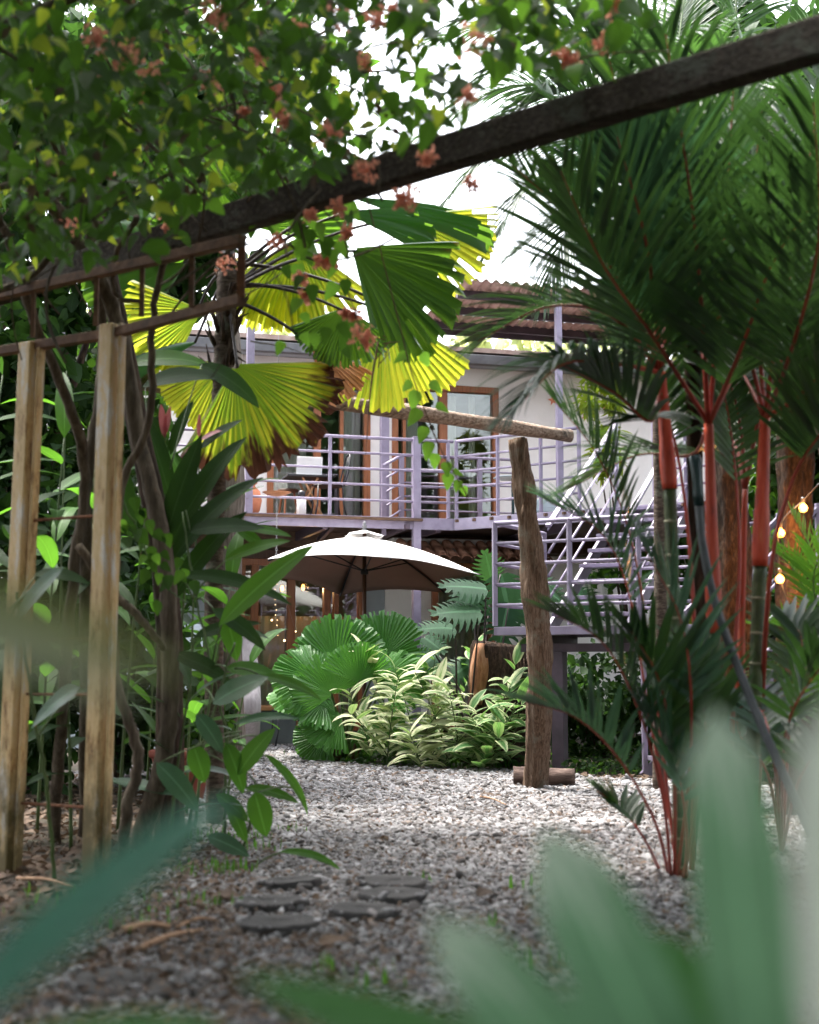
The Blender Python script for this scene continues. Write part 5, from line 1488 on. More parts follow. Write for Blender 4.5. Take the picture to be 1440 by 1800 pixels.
p3 = redpalm(G(1318, 1545), P(1336, 995, 6.8), P(1345, 735, 6.8), 0.033, [
    fr([(1365, 600, 6.7), (1400, 450, 6.6), (1470, 330, 6.4)], 0.62),
    fr([(1335, 600, 6.9), (1320, 400, 7.0), (1340, 180, 7.0)], 0.68),
    fr([(1310, 600, 6.8), (1240, 430, 6.6), (1190, 250, 6.4)], 0.66),
    fr([(1400, 700, 6.6), (1470, 640, 6.4), (1560, 650, 6.2)], 0.6),
    fr([(1375, 520, 7.2), (1420, 300, 7.4), (1450, 90, 7.6)], 0.66),
    fr([(1300, 650, 7.1), (1230, 590, 7.4), (1130, 600, 7.6)], 0.55, droop=0.5),
    fr([(1390, 620, 6.2), (1440, 420, 5.8), (1430, 180, 5.5)], 0.66, mt='l_palm'),
], 'red palm with a thick orange red crown shaft, rightmost of the red palms', 3, mids=(P(1325, 1300, 6.8),))
p4 = redpalm(G(1296, 1520) + Vector((0, 0.5, 0)), P(1298, 1300, 7.2), P(1310, 860, 7.2), 0.018, [
    fr([(1300, 740, 7.3), (1260, 560, 7.5), (1250, 300, 7.7)], 0.66),
    fr([(1345, 700, 7.2), (1420, 560, 7.2), (1500, 500, 7.2)], 0.6),
    fr([(1290, 780, 7.4), (1220, 700, 7.8), (1120, 640, 8.2)], 0.6),
    fr([(1320, 640, 7.8), (1340, 420, 8.2), (1400, 220, 8.4)], 0.66),
], 'slim dark red stalked palm between the two thicker right hand stems', 4)
# loose long red stalks that rise from the ground between the stems
def stalk_frond(par, b, pts, L, n, seed, **kw):
    frond(par, [b] + [P(*q) for q in pts], L, n, seed, kw.pop('mt', 'l_palm'), **dict(dict(stalk=0.5, rr0=0.014, wl=0.030), **kw))
stalk_frond(p3, G(1330, 1520), [(1350, 1050, 6.6), (1388, 860, 6.5), (1445, 760, 6.3), (1560, 640, 6.0)], 0.6, 30, 301, stalk=0.62)
stalk_frond(p2, G(1215, 1540), [(1222, 1150, 6.8), (1200, 850, 6.9), (1155, 690, 7.0), (1060, 560, 7.3)], 0.6, 34, 302, stalk=0.6)
stalk_frond(p2, G(1285, 1540), [(1290, 1200, 6.9), (1300, 950, 7.0), (1275, 700, 7.1), (1210, 480, 7.4)], 0.6, 34, 303, stalk=0.6)
# dark dead trunk in the middle of the clump
mb = MB(); b = G(1232, 1535) + Vector((0, 0.35, 0))
mb.tube(smooth_path([b, P(1232, 1200, 7.05), P(1222, 850, 7.05), P(1215, 560, 7.05)], 40), [0.040 + 0.003 * (i % 4 == 0) for i in range(40)], 14, lump=0.05, seed=8)
o = mb.build('old_palm', M['bark_dark'], None, at=b, smooth=True); tag(o, 'dark old palm trunk between the first and second red palms', 'palm')

# young palm shoots at the foot of the clump
yp = thing('young_palm', G(1175, 1545), 'young palm shoots with arching green fronds at the foot of the red palms', 'palm', 'young palms')
for i, (b, pts, L, n, kw) in enumerate((
    (G(1176, 1540), [(1150, 1440, 6.4), (1085, 1330, 6.3), (1010, 1260, 6.2), (925, 1235, 6.1)], 0.42, 20, {}),
    (G(1180, 1545), [(1165, 1400, 6.3), (1120, 1240, 6.2), (1060, 1130, 6.2), (975, 1080, 6.1)], 0.42, 22, {}),
    (G(1186, 1545), [(1185, 1350, 6.3), (1160, 1200, 6.2), (1110, 1110, 6.1)], 0.42, 20, {}),
    (G(1205, 1550), [(1205, 1440, 6.2), (1180, 1330, 6.2), (1120, 1240, 6.2)], 0.36, 16, {}),
    (G(1160, 1530), [(1130, 1470, 6.5), (1090, 1420, 6.6), (1050, 1390, 6.6)], 0.22, 12, {}),
    (G(1200, 1550), [(1225, 1400, 6.3), (1240, 1280, 6.3), (1210, 1150, 6.4)], 0.4, 18, {}),
    (G(1190, 1548), [(1215, 1300, 6.2), (1200, 1100, 6.1), (1130, 960, 6.1)], 0.42, 18, {}),
)):
    frond(yp, [b] + [P(*q) for q in pts], L, n, 700 + i, 'l_palm' if i % 3 else 'l_palm_teal', stalk=0.42, rr0=0.009, wl=0.036, droop=0.25, ang0=50, ang1=18, vang=0.6, **kw)
yq = thing('young_palm', G(1370, 1500), 'low dark palm fronds to the right of the red palms beside the grey hose', 'palm', 'young palms')
for i, (pts) in enumerate(([(1380, 1300, 6.4), (1430, 1190, 6.2), (1500, 1130, 6.0)], [(1360, 1330, 6.6), (1330, 1240, 6.8), (1270, 1260, 6.9)], [(1400, 1380, 6.2), (1450, 1310, 6.1), (1520, 1290, 6.0)],
                           [(1350, 1360, 6.8), (1300, 1290, 7.0), (1300, 1230, 7.1)], [(1390, 1250, 7.0), (1410, 1130, 7.1), (1380, 1080, 7.3)])):
    frond(yq, [G(1375, 1500)] + [P(*q) for q in pts], 0.4, 20, 730 + i, 'l_palm_teal' if i % 2 else 'l_palm', stalk=0.4, rr0=0.009, wl=0.034, droop=0.3)

frond(yp, [G(1192, 1548), P(1150, 1200, 7.0), P(1110, 950, 7.1), P(1050, 800, 7.1), P(970, 700, 7.1)], 0.46, 26, 777, 'l_palm', stalk=0.5, rr0=0.009, wl=0.03, droop=0.3)
frond(yp, [G(1200, 1548), P(1140, 1250, 7.0), P(1110, 1060, 7.1), P(1060, 940, 7.1), P(960, 880, 7.1)], 0.42, 24, 778, 'l_palm_teal', stalk=0.5, rr0=0.009, wl=0.03, droop=0.3)
# hose leaning out of the clump
hs_ = thing('grey_hose', G(1404, 1440), 'bent grey hose pipe with a dark teal fitting leaning across the red palms', 'hose')
mb = MB(); mb.tube(smooth_path([P(1228, 885, 6.35), P(1236, 960, 6.3), P(1262, 1075, 6.2), P(1320, 1230, 6.05), P(1372, 1350, 5.9), P(1425, 1470, 5.8)], 40), 0.0185, 12)
mb.build('pipe', M['hose'], hs_, smooth=True)
mb = MB(); mb.tube([P(1229, 890, 6.35), P(1228, 870, 6.35), P(1226, 850, 6.35), P(1223, 812, 6.35), P(1221, 800, 6.35)], [0.024, 0.026, 0.022, 0.030, 0.022], 12)
mb.build('fitting', M['teal'], hs_, smooth=True)

# more palm fronds against the sky, top centre
sk = thing('tall_palm', Vector((2.9, 9.4, 0)), 'tall palm behind the beam whose thin fronds hang against the white sky', 'palm tree')
mb = MB(); mb.tube(smooth_path([(2.9, 9.4, -0.05), (2.85, 9.4, 2.2), (2.7, 9.4, 4.2)], 30), [0.07] * 30, 12, lump=0.05, seed=11); mb.build('trunk', M['trunk'], sk, smooth=True)
for i, pts in enumerate(([(1100, 180, 9.0), (960, 170, 8.8), (770, 290, 8.6)], [(1120, 100, 9.1), (960, 60, 9.0), (790, 190, 8.9)], [(1160, 300, 9.0), (1050, 330, 8.8), (900, 450, 8.6)], [(1080, 20, 9.1), (900, -60, 9.0), (690, 60, 8.8)], [(1150, 60, 9.3), (960, -10, 9.2), (800, 40, 9.0)], [(1180, 150, 9.2), (1030, 120, 8.9), (860, 240, 8.6)], [(1200, 200, 9.0), (1100, 200, 8.6), (960, 330, 8.3)],
                         [(1300, 60, 9.6), (1300, -80, 9.8), (1250, -200, 10)], [(1440, 120, 9.3), (1500, 60, 9.2), (1560, 100, 9.0)], [(1240, 120, 8.6), (1180, 80, 8.0), (1090, 150, 7.4)],
                         [(1400, 200, 8.8), (1440, 230, 8.4), (1500, 330, 8.2)], [(1290, 160, 8.8), (1260, 200, 8.2), (1200, 330, 7.8)], [(1340, 170, 9.0), (1350, 240, 8.6), (1370, 400, 8.2)])):
    frond(sk, [(2.7, 9.4, 4.15)] + [P(*q) for q in pts], 0.62, 60, 800 + i, 'l_palm', smat='stem_green', stalk=0.2, rr0=0.014, wl=0.026, droop=0.7)

sk2 = thing('tall_palm', Vector((P(1150, 900, 11.5).x, 11.5, 0)), 'slim palm farther back whose pale fronds droop left over the corrugated canopy', 'palm tree')
c2 = P(1150, 330, 11.5); b2_ = WM[sk2].translation
mb = MB(); mb.tube(smooth_path([b2_ - Vector((0, 0, .05)), b2_ + Vector((0.05, 0, 2.2)), c2], 30), 0.055, 12, lump=0.05, seed=12); mb.build('trunk', M['trunk'], sk2, smooth=True)
for i, pts in enumerate(([(1040, 200, 11.3), (900, 150, 11.2), (720, 250, 11.0)], [(1020, 250, 11.2), (880, 260, 11.0), (760, 380, 10.8)], [(1050, 150, 11.4), (930, 40, 11.4), (760, 70, 11.3)], [(1030, 300, 11.0), (930, 330, 10.8), (850, 450, 10.7)],
                         [(1080, 120, 11.6), (1010, -40, 11.7), (880, -90, 11.8)], [(1230, 180, 11.5), (1320, 130, 11.5), (1430, 220, 11.5)], [(1060, 340, 10.9), (1000, 400, 10.6), (960, 520, 10.5)], [(1180, 160, 11.8), (1200, 20, 12.0), (1210, -80, 12.2)])):
    frond(sk2, [c2] + [P(*q) for q in pts], 0.72, 60, 860 + i, 'l_palm', smat='stem_green', stalk=0.15, rr0=0.014, wl=0.026, droop=0.9, vang=0.1)

# ------------------------------------------------------------------ flowering vine over the pergola
VREG = [(-80, -80), (1150, -80), (1120, 50), (1010, 130), (900, 105), (800, 200), (730, 250), (660, 330), (590, 330), (560, 390), (440, 390), (400, 420), (330, 440), (230, 450), (100, 470), (-80, 520)]
VINE_GAPS = [(130, 30, 42), (225, 80, 20), (145, 45, 30), (120, 200, 16), (92, 243, 14), (118, 260, 16), (240, 375, 16), (10, 390, 30), (410, 345, 12), (420, 300, 10), (625, 135, 18), (665, 90, 20),
             (690, 140, 20), (710, 225, 18), (640, 175, 10), (700, 50, 22), (760, 90, 22), (820, 30, 20), (930, 60, 20), (780, 30, 20), (455, 330, 12), (655, 60, 14), (1010, 30, 22), (1050, 60, 18)]
def beam_hit(px, py):
    q = beam_pts(px); y = proj(q)[1]; return abs(py - y) < 40 * 6.0 / q.y, q.y
def in_vine(px, py):
    if not bool(in_poly(np.array([px]), np.array([py]), VREG)[0]): return 0.0
    for gx, gy, gr in VINE_GAPS:
        if (px - gx) ** 2 + (py - gy) ** 2 < (gr * 0.85) ** 2: return 0.0
    if px > 720: return 0.55
    if px > 600: return 0.55
    if py > 330: return 0.6
    return 1.0
vt = Vector((-2.3, 7.6, 0))
vine = thing('flowering_vine', vt, 'big climbing vine with heart shaped leaves and faded orange blossoms covering the pergola', 'vine')
cl = []
for _ in range(150):          # leaf clumps along runners
    for _t in range(60):
        px, py = rng.uniform(-80, 1090), rng.uniform(-80, 620)
        if rng.random() < in_vine(px, py): break
    Y = rng.uniform(4.6, 8.2) if px < 700 else rng.uniform(4.4, 6.2)
    cl.append(P(px, py, Y))
pts_, dr_, up_ = [], [], []
tries = 0
while len(pts_) < 3900 and tries < 60000:
    tries += 1
    if rng.random() < 0.55:
        c = rng.choice(cl) + Vector((rng.gauss(0, 0.16), rng.gauss(0, 0.22), rng.gauss(0, 0.11)))
    else:
        px, py = rng.uniform(-80, 1090), rng.uniform(-80, 620); c = P(px, py, rng.uniform(4.6, 8.6) if px < 700 else rng.uniform(4.4, 6.4))
    px, py = proj(c)
    if c.y < 3.9 or rng.random() > in_vine(px, py): continue
    hit, by_ = beam_hit(px, py)
    if px > 325 and ((hit and c.y < by_ + 0.1) or (py > proj(beam_pts(px))[1] and rng.random() < 0.6)): continue
    # nothing grows through the beam
    if px < 325 and hit and c.y < by_ and rng.random() < 0.6: continue
    pts_.append(c); a = rng.uniform(0, 6.28)
    dr_.append((math.cos(a), math.sin(a) * 0.8, -rng.uniform(0.3, 1.3))); up_.append((rng.gauss(0, 0.5), -0.6 + rng.gauss(0, 0.5), 0.7 + rng.gauss(0, 0.3)))
order = sorted(range(len(pts_)), key=lambda i: pts_[i].y)
G_HE = [leaf_geo(1, 0.72, prof_heart, 6, 2, a, 0, f, stalk=0.2) for a, f in ((0.5, 0.2), (0.9, 0.1), (0.2, 0.3), (-0.3, 0.2))]
vm = [mesh_of('vine_leaf', g, M['l_vine']) for g in G_HE]; vmf = [mesh_of('vine_leaf', g, M['l_fresh']) for g in G_HE]
vmd = [mesh_of('vine_leaf', g, M['l_dark']) for g in G_HE]
near = [i for i in order if 0 < proj(pts_[i])[0] < 1440 and -10 < proj(pts_[i])[1]]
single = set(near[::max(1, len(near) // 700)][:245])
for i in single:
    px = proj(pts_[i])[0]
    me = rng.choice(vmf) if (px > 650 and rng.random() < 0.6) or rng.random() < 0.12 else rng.choice(vm)
    add_leaf(me, pts_[i], dr_[i], up_[i], vine, scale=rng.uniform(0.06, 0.125))
rest = [i for i in range(len(pts_)) if i not in single]
_b = rng.sample(rest, 560); rest = [i for i in rest if i not in set(_b)]
scatter('backlit_foliage', G_HE, [pts_[i] for i in _b], [dr_[i] for i in _b], [up_[i] for i in _b], nrg.uniform(0.05, 0.10, len(_b)), M['l_lime'], vine, at=vt)  # lime leaves, backlit patches of the vine put into the colour
scatter('foliage', G_HE, [pts_[i] for i in rest], [dr_[i] for i in rest], [up_[i] for i in rest], nrg.uniform(0.035, 0.115, len(rest)), M['l_vine'], vine, at=vt)
_d = rng.sample(rest, 260); scatter('withered_foliage', G_OV, [pts_[i] + Vector((0.03, -0.03, -0.02)) for i in _d], [dr_[i] for i in _d], [up_[i] for i in _d], nrg.uniform(0.03, 0.07, 260), M['l_litter'], vine, at=vt)

_n = 13000; _x = nrg.uniform(-4.2, 3.4, _n); _y = nrg.uniform(-5.0, 4.3, _n); _z = 3.45 + nrg.normal(0, 0.10, _n) + 0.12 * np.sin(_x * 2) * np.cos(_y * 1.7)  # unseen vine above the camera, added to shade the foreground
_k = (np.sin(_x * 2.3 + 1) * np.cos(_y * 1.9 + _x) > -0.72); _x, _y, _z = _x[_k], _y[_k], _z[_k]; _q = rand_unit(len(_x))
scatter('overhead_shade_foliage', G_HE, np.stack([_x, _y, _z], 1), _q * [1, 1, .5], np.stack([_q[:, 1] * .5, _q[:, 0] * .5, np.ones(len(_x))], 1), nrg.uniform(.7, 1.2, len(_x)) * 0.14, M['l_vine'], vine, at=vt)

def stems(parent, specs, mat, name='stem', lump=0.12):
    for i, (pts, r0, r1) in enumerate(specs):
        w = [p if isinstance(p, Vector) else P(*p) for p in pts]
        n = max(10, 7 * len(w)); path = smooth_path(w, n)
        path = [p + Vector((rng.gauss(0, 0.004), rng.gauss(0, 0.004), 0)) for p in path]
        mb = MB(); mb.tube(path, [r0 + (r1 - r0) * k / (n - 1) for k in range(n)], 9, lump=lump, seed=i + 17)
        mb.build(name, M[mat], parent, smooth=True)
stems(vine, [
 ([G(215, 1520), (225, 1420, 7.1), (243, 1330, 7.1), (205, 1200, 7.1), (200, 1050, 7.2), (215, 850, 7.3), (262, 745, 7.3), (268, 560, 7.2), (300, 430, 7.0), (360, 300, 6.6)], 0.030, 0.016),
 ([G(240, 1500), (290, 1330, 7.6), (300, 1150, 7.6), (285, 950, 7.6), (240, 760, 7.7), (205, 560, 7.7), (120, 400, 7.4), (40, 300, 7.0), (-60, 230, 6.6)], 0.052, 0.035),
 ([G(95, 1480), (110, 1250, 7.9), (130, 1000, 7.8), (150, 850, 7.8), (125, 720, 7.6), (60, 560, 7.4), (20, 430, 7.2), (-30, 330, 7.0)], 0.035, 0.022),
 ([G(150, 1470), (150, 1000, 8.0), (150, 860, 7.9), (175, 700, 7.9), (180, 560, 7.8), (150, 380, 7.5), (75, 180, 6.8), (60, 60, 6.4)], 0.036, 0.020),
 ([(210, 470, 7.3), (120, 300, 7.0), (60, 190, 6.6), (0, 150, 6.2)], 0.020, 0.012),
 ([(290, 1140, 7.15), (240, 1080, 7.1), (200, 1043, 7.1), (140, 960, 7.1)], 0.018, 0.024),
 ([(0, 120, 6.3), (110, 140, 6.3), (240, 230, 6.3), (390, 375, 6.3)], 0.012, 0.008),
 ([(-20, 335, 6.6), (120, 300, 6.6), (240, 262, 6.6)], 0.018, 0.012),
 ([(395, 0, 5.6), (400, 110, 5.7), (420, 230, 5.8), (430, 290, 5.9)], 0.009, 0.006),
 ([(60, 70, 6.0), (180, 160, 6.0), (320, 300, 6.1)], 0.006, 0.005),
 ([(-20, 60, 5.8), (90, 10, 5.8), (200, -30, 5.7)], 0.026, 0.018),
 ([(300, 120, 6.2), (420, 140, 6.0), (560, 210, 5.9), (650, 250, 5.7)], 0.007, 0.004),
 ([(240, 380, 6.8), (200, 460, 7.0), (205, 520, 7.1), (245, 530, 7.1)], 0.016, 0.010),
 ([(950, 120, 5.3), (1060, 95, 5.2), (1180, 90, 5.1)], 0.004, 0.003),
 ([(420, 395, 6.5), (505, 350, 6.4), (600, 400, 6.3), (615, 520, 6.3), (635, 590, 6.3)], 0.005, 0.003),
 ([(440, 600, 7.8), (500, 610, 7.7), (530, 620, 7.7)], 0.004, 0.002),
 ([(-40, 520, 6.9), (60, 480, 6.9), (170, 330, 6.8), (190, 200, 6.6)], 0.02, 0.012),
], 'vine_bark')
for k in range(120):       # thin tangled runners
    a = P(rng.uniform(-50, 640), rng.uniform(0, 480), rng.uniform(5.2, 7.8)); b = a + Vector((rng.uniform(-0.5, 0.5), rng.uniform(-0.5, 0.5), rng.uniform(-0.6, 0.5)))
    mb = MB(); mb.tube(bez(a, (a + b) / 2 + Vector((rng.uniform(-.2, .2), 0, rng.uniform(-.2, .2))), b, 10), rng.uniform(0.002, 0.008), 5); mb.build('runner', M['vine_bark'], vine, smooth=True)
# the bright strand that hangs down in front of the balcony
hv = thing('hanging_vine', P(690, 590, 7.2), 'thin hanging vine tendril with a few bright green heart leaves before the balcony', 'vine')
hp = smooth_path([P(640, 330, 6.6), P(700, 560, 7.0), P(722, 650, 7.1), P(745, 715, 7.1), P(775, 790, 7.1), P(815, 860, 7.1), P(822, 880, 7.1)], 40)
mb = MB(); mb.tube(hp, 0.0035, 6); mb.build('stem', M['stem_brown'], hv, smooth=True)
for px, py, sz, dx, dz in ((738, 705, .115, -.5, -1), (742, 738, .11, -.6, -1), (752, 768, .10, -.3, -1), (760, 795, .10, -.3, -1), (770, 815, .09, -.2, -1), (788, 830, .085, .1, -1), (793, 850, .09, -.1, -1), (810, 862, .07, -.2, -1),
                           (818, 872, .06, .3, -1), (745, 640, .09, .6, -.7), (760, 690, .09, .8, -.5), (770, 730, .08, .8, -.4), (728, 690, .08, -.7, -.4), (720, 640, .085, -.8, -.5), (800, 845, .06, .7, -.4)):
    b = P(px - 4, py - 18, 7.1); add_leaf(rng.choice(vmf), b, (dx, rng.uniform(-0.3, 0.3), dz), (rng.uniform(-.3, .3), -1, 0.4), hv, scale=sz)
hv2 = thing('hanging_twig', P(655, 640, 8.0), 'thin dark twig dangling in front of the white wall pier', 'twig')
mb = MB(); mb.tube(smooth_path([P(665, 600, 7.9), P(655, 660, 7.9), P(650, 700, 7.9), P(646, 760, 7.9), P(643, 800, 7.9)], 20), [0.006 - 0.004 * i / 19 for i in range(20)], 6); mb.build('stem', M['stem_brown'], hv2, smooth=True)
for k in range(9):
    a = P(668 + rng.uniform(-10, 10), 590 + k * 7, 7.9); mb = MB(); mb.tube([a, a + Vector((rng.uniform(-.12, .16), 0, rng.uniform(-.03, .08)))], [0.004, 0.0015], 5); mb.build('side_twig', M['stem_brown'], hv2)

def bloom(px, py, Y, size, n=16):
    c = P(px, py, Y); k = n * 3
    pos = np.array(c) + np.clip(nrg.normal(size=(k, 3)), -1.5, 1.5) * size * 0.30
    d = rand_unit(k); ups = rand_unit(k)
    o = scatter('flower_cluster', [leaf_geo(1, 0.85, prof_ovate, 2, 2, a, 0, 0.4) for a in (0.8, -0.8)], pos, d, ups, nrg.uniform(0.022, 0.036, k), M['flower'], vine, kind=None, at=c)
    return o
for px, py, Y, s in ((835, 72, 4.9, .10), (600, 30, 5.4, .08), (375, 25, 4.9, .08), (215, 95, 5.0, .11), (165, 70, 5.2, .07), (750, 276, 5.3, .055), (640, 298, 5.3, .085), (718, 345, 5.6, .085), (704, 352, 5.6, .06), (594, 366, 6.0, .06),
                    (580, 455, 6.3, .07), (566, 462, 6.3, .05), (632, 588, 6.3, .10), (645, 598, 6.3, .06), (1002, 106, 5.2, .05), (1078, 62, 5.1, .07), (1062, 78, 5.1, .06), (985, 100, 5.2, .06), (480, 160, 5.9, .06), (370, 145, 5.9, .08),
                    (455, 95, 5.9, .06), (270, 130, 5.6, .09), (500, 215, 5.8, .06), (585, 225, 5.8, .08), (575, 245, 5.8, .06), (640, 110, 5.5, .05), (490, 190, 5.8, .05), (545, 380, 6.0, .05), (485, 425, 6.3, .07), (540, 520, 6.4, .05),
                    (610, 410, 6.2, .05), (530, 490, 6.4, .06), (255, 165, 5.8, .07), (335, 230, 6.2, .05), (125, 400, 6.6, .07), (185, 300, 6.4, .05), (610, 550, 6.4, .03), (625, 555, 6.4, .03), (820, 170, 5.0, .05), (830, 325, 5.9, .05),
                    (300, 395, 6.8, .06), (400, 460, 7.0, .10), (690, 20, 5.2, .06), (740, 10, 5.2, .05), (1080, 10, 5.2, .05), (660, 35, 5.2, .05), (160, 140, 5.7, .06), (520, 50, 5.6, .05), (430, 200, 6.0, .04)):
    bloom(px, py, Y, s)
# leaves and twigs of the vine that hang round the fan palm, below the beam
cnt = 0
while cnt < 70:
    px, py = rng.uniform(430, 700), rng.uniform(340, 600)
    if abs(px - 600) > 110 - (py - 340) * 0.12 and rng.random() < 0.7: continue
    cnt += 1
    if px > 615: continue
    b = P(px, py, rng.uniform(6.0, 6.8)); add_leaf(rng.choice(vm if rng.random() < 0.6 else vmf), b, (rng.uniform(-.8, .8), rng.uniform(-.4, .4), -1), (rng.uniform(-.5, .5), -1, 0.5), vine, scale=rng.uniform(0.065, 0.115))

# ------------------------------------------------------------------ broad leaved plants
LM = {}
def pool(kind, mat):
    if (kind, mat) not in LM:
        g = {'lance': lambda a: leaf_geo(1, 0.21, prof_lance, 8, 4, a, -a * 0.3, 0.18, 0.015),
             'broad': lambda a: leaf_geo(1, 0.36, prof_ovate, 8, 4, a, -a * 0.3, 0.15, 0.02),
             'blade': lambda a: leaf_geo(1, 0.10, prof_blade, 8, 2, a, -a * 0.3, 0.25, 0.01),
             'strap': lambda a: leaf_geo(1, 0.16, prof_strap, 8, 4, a, -a * 0.3, 0.12, 0.0)}[kind]
        LM[(kind, mat)] = [mesh_of(kind + '_leaf', g(a), M[mat]) for a in (0.25, 0.55, 0.9, 1.3)]
    return LM[(kind, mat)]
KW = {'lance': 0.21, 'broad': 0.36, 'blade': 0.10, 'strap': 0.16}
ENDK = {}
def px_leaf(parent, base, tip, Y, wpx, mat='l_ginger', kind='lance', Yt=None, up=(0, -0.6, 0.8), bend=1, label=None, stem=None):
    a = P(*base, Y); b = P(*tip, Yt or Y); v = b - a; L = v.length
    me = pool(kind, mat)[bend]
    ws = (wpx / F * Y) / (KW[kind] * L)
    o = add_leaf(me, a, v, up, parent, scale=(L * ws, L * 1.03, L), tag_label=label)
    if stem is not None:
        s = stem if isinstance(stem, Vector) else P(*stem)
        mb = MB(); mb.tube(bez(s, (s + a) / 2 + Vector((0, 0, 0.03)), a + v * 0.04, 8), [0.006, 0.0055, 0.005, 0.005, 0.0045, 0.004, 0.004, 0.0035], 6)
        mb.build('petiole', M['stem_green'], o, at=a, smooth=True)
    return o
def ginger(base, h, lean, nleaf, L, label, mat='l_ginger', kind='lance', name='ginger_plant', smat='stem_green', group='broad leaved plants at the left', bias=(0, 0), start=0.25, wmul=1.0, seed=0, stemr=0.011, droop=0.5):
    t = thing(name, base, label, 'plant', group)
    top = Vector(base) + Vector((lean[0], lean[1], h)); mid = (Vector(base) + top) / 2 - Vector((lean[0], lean[1], 0)) * 0.25
    path = bez(base, mid, top, 16)
    mb = MB(); mb.tube(path, [stemr * (1 - 0.6 * i / 15) for i in range(16)], 7); mb.build('stem', M[smat], t, smooth=True)
    a0 = rng.uniform(0, 6.28)
    for i in range(nleaf):
        f = start + (1 - start) * i / max(1, nleaf - 1); u_ = f * 15; k = min(int(u_), 14); p = path[k].lerp(path[k + 1], u_ - k)
        a = a0 + (math.pi if i % 2 else 0) + rng.uniform(-0.6, 0.6)
        d = Vector((math.cos(a) + bias[0], math.sin(a) * 0.7 + bias[1], rng.uniform(0.1, 0.9) + (0.8 if i == nleaf - 1 else 0) - droop * 0.2))
        l = L * rng.uniform(0.7, 1.1)
        add_leaf(rng.choice(pool(kind, mat)), p, d, (0, rng.uniform(-0.5, 0.1), 1), t, scale=(l * wmul, l, l))
    return t
GP = [  # px of the base, Y, height, lean, leaves, length, material, label
 (300, 8.4, 1.9, (0.10, 0), 11, 0.60, 'l_ginger', 'tall broad leaved plant right of the ochre post, between it and the palm trunk'),
 (345, 8.8, 1.5, (0.20, 0), 10, 0.52, 'l_ginger', 'broad leaved plant leaning right just in front of the fan palm trunk'),
 (330, 9.6, 2.4, (0.05, 0), 12, 0.62, 'l_dark', 'dark tall plant behind the fan palm trunk, reaching the gate grid'),
 (210, 8.6, 2.1, (0.15, 0), 11, 0.60, 'l_dark', 'dark broad leaved plant directly behind the right ochre post'),
 (130, 7.9, 1.6, (-0.1, 0), 10, 0.55, 'l_dark', 'dark plant standing between the two ochre posts'),
 (70, 8.7, 2.4, (0.1, 0), 12, 0.62, 'l_ginger', 'green leaved plant right behind the left ochre post'),
 (0, 8.2, 2.0, (0.05, 0), 11, 0.62, 'l_dark', 'dark leaved plant at the left edge behind the left ochre post'),
 (-70, 9.2, 2.9, (0.2, 0), 12, 0.66, 'l_ginger', 'tall leaved plant cut by the left edge of the picture'),
 (170, 10.2, 2.6, (0, 0), 12, 0.62, 'l_ginger', 'leafy plant farther back, seen through the gap between the ochre posts'),
 (260, 10.6, 2.2, (0.1, 0), 11, 0.58, 'l_ginger', 'leafy plant farther back between the vine stems and the palm trunk'),
 (350, 11.2, 1.9, (0.05, 0), 11, 0.55, 'l_ginger', 'leafy plant in front of the pale blue wall'),
 (400, 10.0, 1.0, (0.15, 0), 8, 0.45, 'l_ginger', 'low leafy plant right of the foot of the palm trunk'),
 (300, 7.6, 0.9, (0.1, 0), 8, 0.42, 'l_glossy', 'low glossy leaved plant in front of the vine stems'),
 (100, 10.5, 3.2, (0, 0), 13, 0.66, 'l_dark', 'tallest dark plant behind the left ochre post'),
]
for i, (px, Y, h, ln, n, L, mt, lab) in enumerate(GP):
    b = Vector((P(px, 1300, Y).x, Y, 0)); ginger(b, h, ln, n, L, lab, mat=mt, bias=(0.15, -0.1))
